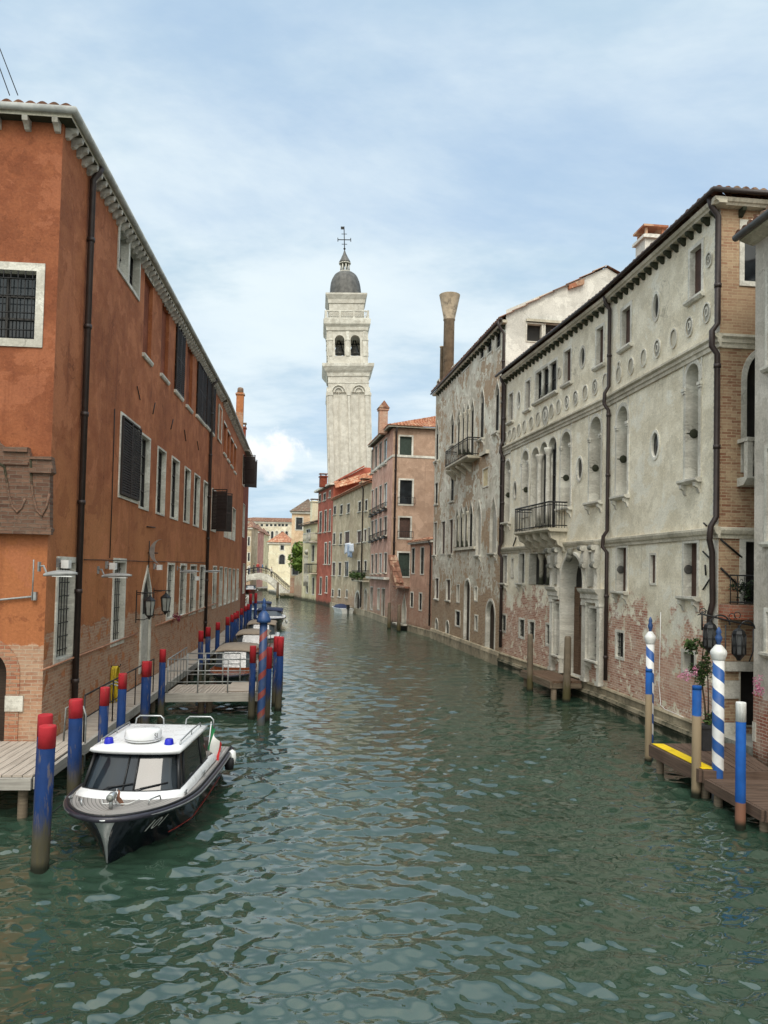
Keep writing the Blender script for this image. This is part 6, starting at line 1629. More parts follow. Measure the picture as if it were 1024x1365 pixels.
def fancy(label, x, y, zcap, r, mat, pitch, turn, capm, finial=.42, lean=(0, 0), red=False):
    t = thing('mooring_post', label, 'mooring post', (x, y, 0), 'spiral-striped mooring posts')
    m = MB(); L = [(r * 1.0, -.5), (r * 1.0, .3), (r, zcap * .5), (r * .98, zcap)]
    m.lathe(L, (x, y, 0), 24); m.build('shaft', MT[mat], t)
    m = MB()
    if red: pr = [(r, zcap), (r * 1.75, zcap + .02), (r * 1.8, zcap + .10), (r * 1.6, zcap + .16), (r * 1.3, zcap + .25), (r * .8, zcap + .33), (r * .5, zcap + .36)]
    else: pr = [(r * 1.0, zcap - .06), (r * 1.12, zcap - .03), (r * 1.36, zcap + .05), (r * 1.42, zcap + .10), (r * 1.3, zcap + .14), (r * .7, zcap + .23), (r * .45, zcap + .26)]
    m.lathe(pr, (x, y, 0), 24); o = m.build('cap', MT[capm], t)
    zf = pr[-1][1]; m = MB()
    m.lathe([(r * .45, zf), (r * .3, zf + .03), (r * .55, zf + .09), (r * .62, zf + .15), (r * .35, zf + .22), (r * .5, zf + .26), (r * .3, zf + .32), (.004, zf + finial - .05)], (x, y, 0), 16); m.build('finial', MT['blue_cap'], o)
    return t
spiral_mat('spiral_white', S(222, 222, 220), S(28, 82, 150), .51, 1 / (2 * math.pi * .117), duty=.5)
spiral_mat('spiral_thin', S(222, 222, 220), S(28, 82, 150), .51, 1 / (2 * math.pi * .1), duty=.52)
spiral_mat('spiral_red', S(40, 66, 108), S(128, 54, 50), .56, -1 / (2 * math.pi * .115), duty=.64, weed_top=.5)
fancy('stout blue and white striped post with a white cap at the brown landing stage', 6.97, 15.97, 2.90, .117, 'spiral_white', .51, 1, 'white_paint')
fancy('slimmer blue and white striped post partly behind a blue-topped beige pile', 6.78, 19.5, 2.90, .10, 'spiral_thin', .51, 1, 'white_paint')
fancy('tall blue post with a red spiral band and domed blue cap at the pontoon end', -3.46, 22.5, 2.95, .115, 'spiral_red', .56, 1, 'blue_cap', red=True)
RG = 'painted piles at the brown landing stage'
pole_mat('pole_blue2', S(28, 84, 154), chip=.06, weed_top=.25, weed=S(110, 100, 78), brown=S(136, 120, 96), zbrown=1.66)
pole_mat('pole_bright', S(26, 84, 158), chip=.05, weed_top=.2, weed=S(90, 66, 52), brown=S(128, 90, 72), zbrown=.46)
pile('beige pile with a blue top standing beside the slim striped post', 6.58, 18.99, 2.27, 2.2, .083, (0, 0), 'pole_blue2', 'pole_blue2', RG)
pile('beige pile with a blue top in front of the plant pot', 6.60, 16.15, 2.28, 2.2, .095, (0, 0), 'pole_blue2', 'pole_blue2', RG)
pile('bright blue pile with a chipped white top at the near end of the landing stage', 6.60, 14.17, 2.27, 1.92, .09, (0, 0), 'pole_bright', 'pole_white', RG)
def log_pile(lb, px, py, ty, r, lean=(0, 0), grp='bare wooden piles by the palace landing'):
    p = at_z(px, py, 0); zt = at_y(px, ty, p.y).z
    t = thing('wooden_pile', lb, 'mooring pole', (p.x, p.y, 0), grp)
    m = MB(); m.tube([V(p.x + lean[0] * z, p.y, z) for z in (-.5, 0, zt * .5, zt - .06, zt)], [r * 1.1, r * 1.1, r, r * .92, r * .7], 12); m.build('shaft', MT['pole_wood'], t)
log_pile('bare grey wooden pile out in the water, left of the palace landing', 706.5, 922, 845, .115, (-.01, 0)); log_pile('bare grey wooden pile with a pointed head at the palace landing steps', 755, 936, 848, .13, (.012, 0))
log_pile('dark wooden pile beside the sloping tiled coping', 518.5, 838, 803, .14, grp='old piles by the tall pink house'); log_pile('dark wooden pile in front of the garden wall door', 531.5, 842, 806, .14, grp='old piles by the tall pink house')
log_pile('weathered wooden pile standing before the footbridge arch', 369.8, 798, 776, .2, grp='pile at the footbridge')

# ------------------------------------------------------------------ decks, walkway and pontoon
def planks(mb, a, b_, c, d, n, gap=.008, th=.035):
    """n boards laid side by side from edge a-b to edge d-c, each running a->b"""
    for k in range(n):
        s0, s1 = k / n, (k + 1) / n
        p0, p1 = a.lerp(d, s0), b_.lerp(c, s0); q0, q1 = a.lerp(d, s1), b_.lerp(c, s1)
        g = (q0 - p0).normalized() * gap; dz = V(0, 0, random.uniform(-.003, .003))
        L = (p1 - p0).length; o = random.random() * 9; w_ = (q0 - p0).length
        T_ = [p0 + g + dz, p1 + g + dz, q1 - g + dz, q0 - g + dz]; Bt = [p - V(0, 0, th) for p in T_]
        mb.poly(T_, [(o, o), (o + L, o), (o + L, o + w_), (o, o + w_)])
        for i in range(4):
            j = (i + 1) % 4; l2 = (T_[i] - T_[j]).length
            mb.poly([Bt[i], Bt[j], T_[j], T_[i]], [(o, 0), (o + l2, 0), (o + l2, th), (o, th)])
        mb.poly(Bt[::-1])
def edge_beam(mb, p, q, h, w_=.08):
    d_ = (q - p).normalized(); n_ = V(-d_.y, d_.x, 0) * w_ / 2
    mb.hexa([p - n_ - V(0, 0, h), q - n_ - V(0, 0, h), q + n_ - V(0, 0, h), p + n_ - V(0, 0, h), p - n_, q - n_, q + n_, p + n_])
zd = .80
t = thing('wooden_deck', 'grey plank landing deck below the brick-arched doorway', 'deck', (-7.5, 15, 0))
m = MB(); fl = frLA.P(-2.7, .82, zd); fbk = frLA.P(-.02, .82, zd); lf = fl - frLA.N * 6; lb_ = fbk - frLA.N * 6
planks(m, fl, fbk, lb_, lf, 34); m.build('boards', MT['grey_deck'], t)
m = MB(); edge_beam(m, fl + V(0, -.04, -.04), lf + V(0, -.04, -.04), .2); edge_beam(m, fl + V(.05, 0, -.04), fbk + V(.05, 0, -.04), .2); m.build('fascia', MT['dock_fascia'], t)
def post(q, z, r, t):
    m = MB(); m.tube([V(q.x, q.y, -.5), V(q.x, q.y, z)], r, 8); m.build('pile', MT['old_pile'], t)
for k in range(4):
    for q in (fl.lerp(lf, .04 + k * .3), fbk.lerp(lb_, .04 + k * .3)): post(q + V(0, .2, 0), zd - .06, .09, t)
# walkway
zw = .70
t = thing('wooden_walkway', 'narrow grey boardwalk running along the foot of the orange building', 'walkway', (-6.6, 18, 0))
m = MB(); wu0, wu1 = .12, uB
wa, wb = frLA.P(wu0, .02, zw), frLA.P(wu1, .02, zw); wc, wd_ = frLA.P(wu1, .80, zw), frLA.P(wu0, .80, zw)
planks(m, wa, wd_, wc, wb, 150, gap=.007); m.build('boards', MT['grey_deck'], t)
m = MB(); xa, xb = frLB.P(.3, .02, zw), frLB.P(uBe, .02, zw); planks(m, xa, frLB.P(.3, .8, zw), frLB.P(uBe, .8, zw), xb, 70); m.build('boards', MT['grey_deck'], t)
m = MB(); edge_beam(m, wd_ + V(.03, 0, -.0), wc + V(.03, 0, 0), .22); edge_beam(m, frLB.P(0, .83, zw), frLB.P(uBe, .83, zw), .22); m.build('fascia', MT['dock_fascia'], t)
for k in range(14): post(frLA.P(.5 + 1.8 * k, .68, 0), zw - .03, .08, t)
m = MB(); h = 1.0
pts = [frLA.P(.4 + 1.15 * k, .76, zw) for k in range(7)]
for p in pts: m.tube([p, p + V(0, 0, h)], .018, 6)
m.tube([p + V(0, 0, h) for p in pts], .02, 6); m.tube([p + V(0, 0, h * .5) for p in pts], .014, 6); m.build('railing', MT['iron'], t)
for k, u in enumerate((.25, 3.2, 3.55)):
    m = MB(); p = frLA.P(u, .84, zw - .5); pts = [p, p + V(0, 0, 1.1), p + V(.02, 0, 1.28) - frLA.N * .08, p - frLA.N * .26 + V(0, 0, 1.34), p - frLA.N * .42 + V(0, 0, 1.25), p - frLA.N * .45 + V(0, 0, .5)]; m.tube(pts, .02, 8); m.build('ladder_hoop', MT['galv'], t)
# pontoon across the canal side
pf0, pf1 = at_z(221, 924, zw), at_z(347, 923, zw)
t = thing('pontoon', 'grey plank pontoon with a galvanised railing, reaching out from the walkway', 'pontoon', (pf0.x, pf0.y, 0))
dp = V(-.1, 1.75, 0); m = MB(); planks(m, pf0 + dp, pf0, pf1, pf1 + dp, 26); m.build('boards', MT['grey_deck'], t)
m = MB(); edge_beam(m, pf0 + V(0, -.04, .0), pf1 + V(0, -.04, .0), .26); edge_beam(m, pf0 + dp, pf1 + dp, .24); edge_beam(m, pf1 + V(.04, 0, 0), pf1 + dp + V(.04, 0, 0), .24); m.build('fascia', MT['dock_fascia'], t)
m = MB(); q0, q1 = pf0.lerp(pf1, .62) + V(0, .1, .012), pf1 + V(-.1, .1, .012); m.hexa([q0, q1, q1 + dp * .85, q0 + dp * .85, q0 + V(0, 0, .02), q1 + V(0, 0, .02), q1 + dp * .85 + V(0, 0, .09), q0 + dp * .85 + V(0, 0, .09)]); m.build('ramp', MT['grey_deck'], t)
def rails(par, p, q, h=1.02, n=3, levels=(1.0, .66, .33), r=.02, nm='railing'):
    m = MB()
    for k in range(n + 1):
        a = p.lerp(q, k / n); m.tube([a + V(0, 0, -.1), a + V(0, 0, h)], r * 1.1, 8)
    for l in levels: m.tube([p + V(0, 0, h * l), q + V(0, 0, h * l)], r * (1.1 if l == 1 else .8), 8)
    m.build(nm, MT['galv'], par)
rails(t, pf0 + V(.05, -.02, 0), pf1 + V(-.1, -.02, 0)); rails(t, pf0 + dp + V(.3, 0, 0), pf1.lerp(pf0, .3) + dp)
for k in range(7):
    a = (pf0 + V(.0, .1, 0)).lerp(pf0 + dp * 2.2 + V(-.15, 0, 0), k / 6); m = MB(); m.tube([a, a + V(0, 0, 1.0)], .014, 6); m.build('baluster', MT['galv'], t)
m = MB(); m.tube([pf0 + V(0, .1, 1.0), pf0 + dp * 2.2 + V(-.15, 0, 1.0)], .02, 6); m.build('handrail', MT['galv'], t)
for s_ in (.33, .42, .95): post(pf0.lerp(pf1, s_) + dp * .4, zw - .04, .1, t)
m = MB(); m.box((frLB.P(uBe - 1, 1.1, 0).x, frLB.P(uBe - 1, 1.1, 0).y, zw + .6), (.05, .05, 1.2))
c0 = at_z(321.6, 806, .7); c1 = at_z(330.6, 806, .7)
t = thing('barrier', 'small white gate with a crossed panel at the end of the walkway', 'barrier', tuple(c0))
m = MB(); hh = 1.0
for s_ in (0, .5, 1): m.tube([c0.lerp(c1, s_), c0.lerp(c1, s_) + V(0, 0, hh)], .035, 6)
for z in (.05, hh): m.tube([c0 + V(0, 0, z), c1 + V(0, 0, z)], .035, 6)
m.tube([c0.lerp(c1, 0) + V(0, 0, .05), c1 + V(0, 0, hh)], .03, 6); m.tube([c1 + V(0, 0, .05), c0 + V(0, 0, hh)], .03, 6); m.build('frame', MT['white_paint'], t)
# palace landing
t = thing('landing_stage', 'stone-edged landing in front of the palace water door', 'landing', tuple(frR.P(frR.u(765, 900), .6, 0)))
m = MB(); ua_, ub_ = frR.u(781, 915), frR.u(738, 900); planks(m, frR.P(ua_, .16, zL - .02), frR.P(ub_, .16, zL - .02), frR.P(ub_, 1.35, zL - .02), frR.P(ua_, 1.35, zL - .02), 9, th=.08); m.build('boards', MT['brown_door'], t)
m = MB(); m.fbox(frR, ua_ - .02, ub_ + .02, 1.30, 1.40, zL - .28, zL - .03); m.fbox(frR, ua_ - .04, ua_ + .04, .18, 1.29, zL - .28, zL - .11); m.build('fascia', MT['old_pile'], t)
for u in (ua_ + .1, ub_ - .1): post(frR.P(u, 1.2, 0), zL - .1, .11, t)
# brown landing stage by the near corner
t = thing('landing_stage', 'dark brown plank landing stage with a yellow edge and lower steps', 'landing', (7.2, 16, 0))
z1 = .60; A = V(6.40, 18.25, z1); Bq = V(6.64, 15.95, z1); D = V(8.45, 18.5, z1); Cq = V(8.12, 15.95, z1)
m = MB(); planks(m, A, Bq, Cq, D, 12, th=.06); m.build('boards', MT['brown_deck'], t)
m = MB(); e1 = V(.28, 0, 0); up = V(0, 0, .008); m.hexa([A + up, Bq + up, Bq + e1 + up, A + e1 + up, A + up * 2, Bq + up * 2, Bq + e1 + up * 2, A + e1 + up * 2]); m.build('yellow_edge', MT['yellow_paint'], t)
m = MB(); edge_beam(m, A + V(-.03, 0, -.01), Bq + V(-.03, 0, -.01), .26, .07); edge_beam(m, Bq + V(0, -.04, -.01), Cq + V(0, -.04, -.01), .26, .07); edge_beam(m, A + V(0, .05, -.01), D + V(0, .05, -.01), .26); m.build('fascia', MT['brown_deck'], t)
z2_ = .44; a2_, b2_, c2_, d2_ = V(6.70, 15.85, z2_), V(6.86, 13.8, z2_), V(8.6, 13.8, z2_), V(8.3, 15.85, z2_)
m = MB(); planks(m, d2_, a2_, b2_, c2_, 12, th=.05); m.build('step', MT['brown_deck'], t)
m = MB(); edge_beam(m, a2_ + V(-.03, 0, -.01), b2_ + V(-.03, 0, -.01), .2, .06); edge_beam(m, b2_ + V(0, -.04, -.01), c2_ + V(0, -.04, -.01), .2, .06); m.build('fascia', MT['brown_deck'], t)
z3_ = .28; m = MB(); planks(m, V(8.7, 13.7, z3_), V(6.9, 13.7, z3_), V(7.0, 11.5, z3_), V(8.9, 11.5, z3_), 12, th=.05); m.build('step', MT['brown_deck'], t)
for q in (A + V(.1, -.3, 0), Bq + V(.15, .2, 0), a2_ + V(.1, -.3, 0), b2_ + V(.1, .2, 0), V(7.0, 12.5, .3)): post(q, q.z - .07, .09, t)

# plant in its pot
px_, py_ = 7.48, 17.75
t = thing('potted_climber', 'climbing plant with pink blossom in a dark square pot by the palace corner', 'plant', (px_, py_, z1))
m = MB(); P = lambda i, j, s_, z: V(px_ + i * s_, py_ + j * s_, z1 + z)
q = [(-1, -1), (1, -1), (1, 1), (-1, 1)]
m.hexa([P(i, j, .13, 0.01) for i, j in q] + [P(i, j, .17, .52) for i, j in q]); m.hexa([P(i, j, .19, .52) for i, j in q] + [P(i, j, .19, .58) for i, j in q]); m.build('pot', MT['terracotta_pot'], t)
m = MB(); m.tube([(px_, py_, z1 + .5), (px_ - .03, py_ + .05, 1.7), (px_ - .1, py_ + .1, 2.3), (px_ - .05, py_ + .1, 2.9)], [.025, .02, .016, .01], 6); m.tube([(px_ + .04, py_, z1 + .5), (px_ + .06, py_ + .05, 1.9), (px_, py_, 2.6)], [.02, .016, .01], 6); m.tube([(px_ - .08, py_ + .1, 2.25), (px_ - .35, py_, 2.4), (px_ - .6, py_ - .05, 2.35)], [.012, .01, .006], 5); m.build('stem', MT['bark'], t)
rnd = random.Random(21); m = MB()
foliage(m, (px_ - .12, py_, 2.35), (.32, .25, .38), 520, .04, rnd, clumps=9); foliage(m, (px_ - .22, py_, 2.95), (.38, .25, .26), 420, .04, rnd, clumps=8); foliage(m, (px_ + .05, py_, 1.32), (.2, .2, .18), 160, .04, rnd); foliage(m, (px_, py_, 2.65), (.15, .15, .3), 140, .04, rnd); m.build('foliage', MT['leaf'], t)
m = MB(); foliage(m, (px_ - .48, py_ - .08, 2.3), (.26, .2, .2), 150, .026, rnd); foliage(m, (px_ - .3, py_ - .1, 2.48), (.12, .1, .12), 30, .026, rnd); m.build('blossom', MT['petal'], t)
# flowers on the terrace
m = MB(); foliage(m, frS.P(.55, .3, frS.z(985, 790, .5)), (.5, .3, .35), 380, .05, rnd); tag(m.build('terrace_plant', MT['leaf_dark']), 'dark leafy plant behind the wrought-iron terrace rail', 'plant')
# big lanterns at the corner on a wrought-iron bracket
def hook(m, c, r, a0, a1, R_=.012, n=14, ax=V(1, 0, 0)): m.tube([c + ax * (r * math.cos(a0 + (a1 - a0) * k / n)) + V(0, 0, r * math.sin(a0 + (a1 - a0) * k / n)) for k in range(n + 1)], R_, 6)
LY = 17.3
def LP(px, py): return at_y(px, py, LY)
t = thing('lantern_bracket', 'wrought-iron scroll bracket reaching from the palace corner', 'bracket', tuple(LP(936, 822)))
m = MB(); m.tube([LP(934, 818), LP(950, 822), LP(970, 827), LP(1004, 834)], .02, 8); m.tube([LP(936, 840), LP(936, 815)], .02, 6)
hook(m, LP(960, 833), .22, 0, math.pi, .018); hook(m, LP(996, 838), .17, 0, math.pi, .018)
m.tube([LP(967.5, 833), LP(967, 868), LP(962, 876)], .016, 6); m.tube([LP(1004.5, 838), LP(1004, 868), LP(999, 882)], .016, 6)
for a, b_ in ((937, 815), (976, 822), (983, 820)): hook(m, LP(a, b_), .07, -1, 4.5, .010)
m.tube([LP(930, 820), LP(942, 814), LP(948, 820)], .012, 5); m.build('scrollwork', MT['black_iron'], t)
def big_lantern(label, px, yt, yb):
    c = LP(px, yb); h = LP(px, yt).z - c.z; r = .15
    t = thing('lantern', label, 'lantern', tuple(c), 'iron lanterns at the palace corner')
    m = MB(); m.lathe([(.04, -.06), (.07, 0), (r * .8, .05), (r, .09)], c, 8, sm=False)
    m.lathe([(r, h * .76), (r * 1.02, h * .8), (r * .85, h * .9), (r * .4, h * .97), (.03, h), (.03, h + .06)], c, 8, sm=False)
    for k in range(8):
        a = 2 * math.pi * k / 8; d_ = V(math.cos(a), math.sin(a), 0) * r; m.tube([c + d_ + V(0, 0, .08), c + d_ + V(0, 0, h * .77)], .014, 5)
    for z in (.09, h * .42, h * .76):
        m.lathe([(r * 1.03, z - .012), (r * 1.03, z + .012)], c, 8, sm=False, cap=False)
    m.build('frame', MT['black_iron'], t)
    m = MB(); m.lathe([(r * .9, .09), (r * .92, h * .76)], c, 8, sm=False); m.build('lamp_glass', MT['smoked_glass'], t)
simple('smoked_glass', S(66, 66, 66), .2, .2, 6, bump=0)
big_lantern('dark iron lantern hanging nearer the palace wall', 946.5, 829, 867); big_lantern('dark iron lantern hanging over the white door lintel', 985, 837, 877)

# ------------------------------------------------------------------ the plastered house at the edge
uE = frN.u(1005.5, 700)
zE = frN.z(990, 312, .42) + .02
B = Bld('plaster_house', 'grey plastered house with a brick base, gutter and tiled eave beside the palace alley', 'house', tuple(frN.P(uE, 0, 0)))
w0 = B.wall(frN, [(uE - 12, -.4), (uE, -.4), (uE, zE - .1), (uE - 12, zE - .1)])
for yt, yb in ((362, 489), (598, 722), (816, 870)):
    zt_, zb_ = frN.z(1024, yt), frN.z(1024, yb); u1 = frN.u(1020.5, 600)
    window(B, w0, u1 - 1.1, u1 - .10, zb_, zt_, fw=.10, depth=.2, bars=(1, 2), sill=.12)
def body(mb):
    q = [frN.P(uE, 0, 0), frN.P(uE, -8, 0), frN.P(uE - 12, -8, 0), frN.P(uE - 12, 0, 0)]
    for a, c in zip(q, q[1:]): mb.poly([V(a.x, a.y, -.4), V(c.x, c.y, -.4), V(c.x, c.y, zE - .1), V(a.x, a.y, zE - .1)])
B.finish([MT['grey_plaster']], extra=body)
m = MB(); m.tube([frN.P(uE + .15, .43, zE), frN.P(uE - 12, .43, zE)], .085, 10); m.build('gutter', MT['lead'], B.o)
m = MB(); m.fsweep(frN, [(-.01, zE - .18), (.1, zE - .16), (.36, zE - .08), (.36, zE - .02), (-.01, zE - .02)], uE - 12, uE + .1); m.build('eaves', MT['old_stone'], B.o)
m = MB(); tiles(m, frN.P(uE - 12, .44, zE + .05), frN.P(uE + .12, .44, zE + .05), frN.P(uE + .12, -4, zE + 1.7), frN.P(uE - 12, -4, zE + 1.7)); m.poly([frN.P(uE - 12, -4, zE + 1.7), frN.P(uE, -4, zE + 1.7), frN.P(uE, -8, zE), frN.P(uE - 12, -8, zE)]); m.build('roof', MT['old_tile'], B.o)
m = MB(); m.fbox(frN, uE - .12, uE + .01, -.02, .02, .75, 1.2); m.build('stone_block', MT['stone'], B.o)
rnd = random.Random(4); m = MB(); foliage(m, frN.P(frN.u(1026, 920), .25, frN.z(1026, 918, .2)), (.2, .2, .3), 170, .03, rnd); tag(m.build('flower_basket', MT['petal']), 'pink flowers hanging on the grey plastered house', 'flowers')
land('ground', [(frN.P(uE, -.02, 0).x, frN.P(uE, -.02, 0).y), (K0.x, K0.y), (frS.P(9, .0, 0).x, frS.P(9, 0, 0).y), (20, 14)], .58, 'grey_stone', 'paving of the alley beside the palace')

# ------------------------------------------------------------------ fittings hanging on the orange building
def street_lamp(label, px, py, L=.75):
    u, z = frLA.uz(px, py)
    t = thing('wall_lamp', label, 'wall lamp', tuple(frLA.P(u, 0, z)), 'grey lamps on the orange wall')
    m = MB(); m.tube([frLA.P(u, .0, z + .18), frLA.P(u, .1, z + .2), frLA.P(u, .16, z + .06), frLA.P(u, .2, z)], .022, 8); m.fbox(frLA, u - .06, u + .06, .001, .03, z + .08, z + .28); m.build('arm', MT['lamp_grey'], t)
    m = MB(); rows = []
    for i in range(11):
        s_ = i / 10; d_ = .12 + L * s_; hw_ = .02 + .10 * math.sin(math.pi * min(1, .12 + s_ * .85)) ** .7; hh = .02 + .075 * math.sin(math.pi * min(1, .1 + s_ * .88)) ** .8
        rows.append([frLA.P(u + hw_ * math.cos(a), d_, z + (hh * math.sin(a) if math.sin(a) > 0 else .02 * math.sin(a)) + .05 * s_) for a in [2 * math.pi * k / 14 for k in range(14)]])
    m.grid(rows, close=True); m.face(range(0, 14)); m.face(range(len(m.v) - 14, len(m.v))); m.build('housing', MT['lamp_grey'], t)
    m = MB(); m.fbox(frLA, u - .09, u + .09, .3, .3 + L * .6, z - .018, z + .005); m.build('diffuser', MT['white_plastic'], t)
street_lamp('grey lamp beside the barred ground-floor window nearest the deck', 51, 767, .66); street_lamp('grey lamp between the drainpipe and the second ground-floor window', 130, 769)
street_lamp('grey lamp past the pointed doorway', 236, 763); street_lamp('grey lamp just before the second drainpipe', 270, 762.5)
def cube_light(label, px, py):
    u, z = frLA.uz(px, py); t = thing('floodlight', label, 'floodlight', tuple(frLA.P(u, 0, z)), 'small floodlights on the orange wall')
    m = MB(); m.fbox(frLA, u - .05, u + .05, .0, .06, z - .1, z + .1); m.tube([frLA.P(u, .05, z), frLA.P(u, .2, z - .02)], .02, 6); m.build('mount', MT['lamp_grey'], t)
    m = MB(); m.fbox(frLA, u - .1, u + .1, .12, .28, z - .12, z + .06); m.build('housing', MT['white_plastic'], t)
cube_light('small white floodlight above the first grey lamp', 76, 750); cube_light('small white floodlight above the lamp by the second window', 141, 753); cube_light('small white floodlight beside the pointed doorway', 205, 755); cube_light('small white floodlight between ground-floor windows beyond the doorway', 257, 770)
def wall_lantern(label, px, py, dout=.42):
    u, z = frLA.uz(px, py); t = thing('lantern', label, 'lantern', tuple(frLA.P(u, 0, z)), 'lanterns flanking the pointed doorway')
    m = MB(); m.tube([frLA.P(u, .0, z), frLA.P(u, dout + .12, z)], .018, 6); m.tube([frLA.P(u, .0, z - .85), frLA.P(u, dout * .6, z - .85), frLA.P(u, dout, z - .78)], .014, 6); m.tube([frLA.P(u, .03, z - .06), frLA.P(u, dout * .7, z - .02)], .012, 5)
    m.fbox(frLA, u - .03, u + .03, .0, .02, z - .95, z + .08); m.build('bracket', MT['black_iron'], t)
    c = frLA.P(u, dout, z - .72); r = .17; h = .55
    m = MB(); m.lathe([(.02, -.12), (.05, -.06), (r * .55, -.02), (r * .7, .02)], c, 6, sm=False); m.lathe([(r, h * .84), (r * 1.1, h * .88), (r * .6, h * 1.02), (r * .3, h * 1.1), (.02, h * 1.2), (.012, h * 1.32)], c, 6, sm=False)
    for k in range(6):
        a = 2 * math.pi * k / 6; d_ = V(math.cos(a), math.sin(a), 0); m.tube([c + d_ * r * .7 + V(0, 0, .01), c + d_ * r + V(0, 0, h * .86)], .013, 5)
    m.build('frame', MT['black_iron'], t)
    m = MB(); m.lathe([(r * .62, .02), (r * .92, h * .84)], c, 6, sm=False); m.build('lamp_glass', MT['lamp_glass'], t)
wall_lantern('black lantern on an iron bar in front of the pointed doorway', 182, 790); wall_lantern('black lantern on an iron bar past the pointed doorway', 205, 787)
# crescent emblem
u, z = frLA.uz(197, 735); t = thing('crescent_emblem', 'pale metal crescent on iron struts over the pointed doorway', 'emblem', tuple(frLA.P(u, 0, z)))
m = MB(); N = 18; R_ = .42; o_ = []; i_ = []
for k in range(N + 1):
    a = rad(95) + rad(170) * k / N; s_ = math.sin(math.pi * k / N)
    o_.append((.38 + R_ * math.cos(a), R_ * math.sin(a))); i_.append((.38 + R_ * math.cos(a) * (1 - .38 * s_) , R_ * math.sin(a) * (1 - .1 * s_)))
for sgn in (-.02, .02):
    for k in range(N): m.poly([frLA.P(u + sgn, .1 + q[0], z + q[1]) for q in (o_[k], o_[k + 1], i_[k + 1], i_[k])])
for lp_ in (o_, i_):
    for k in range(N): m.poly([frLA.P(u - .02, .1 + lp_[k][0], z + lp_[k][1]), frLA.P(u + .02, .1 + lp_[k][0], z + lp_[k][1]), frLA.P(u + .02, .1 + lp_[k + 1][0], z + lp_[k + 1][1]), frLA.P(u - .02, .1 + lp_[k + 1][0], z + lp_[k + 1][1])])
m.build('crescent', MT['steel'], t)
m = MB(); m.tube([frLA.P(u, 0, z - .05), frLA.P(u, .34, z - .05)], .018, 6); m.tube([frLA.P(u, .05, z - .55), frLA.P(u, .05, z + .35)], .018, 6); m.build('strut', MT['iron'], t)
# hose
u, z = frLA.uz(147.5, 912); t = thing('hose', 'coiled yellow hose hanging on the brick wall', 'hose', tuple(frLA.P(u, 0, z)))
m = MB(); rnd = random.Random(8)
for k in range(7):
    ru, rz_ = .15 + rnd.uniform(-.03, .03), .50 + rnd.uniform(-.08, .06); dd = .05 + .022 * k
    m.tube([frLA.P(u + ru * math.cos(a) + rnd.uniform(-.008, .008), dd + .02 * math.sin(2 * a), z - .0 + rz_ * math.sin(a) - (rz_ - .5)) for a in [2 * math.pi * j / 22 for j in range(23)]], .016, 6)
m.build('coil', MT['yellow_hose'], t); m = MB(); m.tube([frLA.P(u, 0, z + .5), frLA.P(u, .24, z + .5), frLA.P(u, .26, z + .56)], .015, 6); m.build('hook', MT['iron'], t)
m = MB(); foliage(m, frLA.P(frLA.u(228, 825), .2, frLA.z(228, 824)), (.2, .2, .22), 160, .04, random.Random(5)); tag(m.build('flower_pot', MT['petal_dark'] if 'petal_dark' in MT else simple('petal_dark', S(120, 44, 60), .7)), 'dark red potted flowers on the sill past the pointed doorway', 'flowers')
# wires over the near roof
def wire(lb, a, b_):
    m = MB(); m.tube([a, a.lerp(b_, .5) + V(0, 0, -.03), b_], .012, 5); tag(m.build('antenna_cable', MT['iron']), lb, 'cable', 'antenna stays on the orange roof')
wire('upper of two thin aerial stays rising from the orange roof', at_y(24, 127, 18.2), at_y(-45, -55, 18.6)); wire('lower of two thin aerial stays rising from the orange roof', at_y(13, 127, 18.0), at_y(-30, 5, 18.4))
# ------------------------------------------------------------------ boats
def text_polys(s_, size=1.0, shear=0.0):
    cu = bpy.data.curves.new('t', 'FONT'); cu.body = s_; cu.size = size; cu.shear = shear; cu.resolution_u = 3
    o = bpy.data.objects.new('t', cu); COL.objects.link(o)
    bpy.context.view_layer.update()
    me = o.evaluated_get(bpy.context.evaluated_depsgraph_get()).to_mesh()
    vs = [v.co.copy() for v in me.vertices]; fs = [tuple(p.vertices) for p in me.polygons]
    o.evaluated_get(bpy.context.evaluated_depsgraph_get()).to_mesh_clear()
    bpy.data.objects.remove(o); bpy.data.curves.remove(cu)
    return vs, fs
def teak_mat():
    t = NT('teak_deck'); uv = t.uv(); s_ = t.sep(uv)
    fr = t.math('FRACT', t.math('DIVIDE', s_[1], .062)); line = t.math('LESS_THAN', fr, .14)
    n = t.noise(t.mapv(uv, (1.5, 24, 1)), 1, 4); c = t.mix(t.mr(n, .3, .7), S(132, 128, 124), S(160, 154, 148))
    MT['teak_deck'] = t.done(t.mix(line, c, S(52, 50, 50)), .6)
teak_mat()
simple('gelcoat', S(222, 222, 222), .3, .05, .6, bump=0, spec=.5); simple('navy_hull', S(17, 19, 27), .12, .2, 2, bump=0, spec=.6); simple('rub_rail', S(40, 38, 48), .35, .2, 8); simple('boot_red', S(150, 48, 40), .4); simple('blue_beacon', S(18, 30, 170), .15, .1, 5, bump=0); simple('letter_white', S(214, 214, 210), .4, .03, 5, bump=0); simple('letter_black', S(26, 26, 28), .5, .05, 5, bump=0)
simple('pennant_cloth', S(120, 84, 66), .9, .3, 9); simple('flag_green', S(24, 110, 62), .8, .2, 6); simple('flag_white', S(224, 222, 216), .8, .1, 6); simple('flag_red', S(196, 44, 44), .8, .2, 6); simple('canopy_brown', S(142, 128, 112), .8, .15, 4); simple('canopy_blue', S(28, 40, 74), .7, .2, 4); simple('white_hull', S(214, 214, 208), .3, .08, 3, grime=.2); simple('dark_red_hull', S(112, 40, 34), .3, .2, 3); simple('rubber', S(22, 22, 24), .7); simple('seat_dark', S(54, 44, 40), .7)
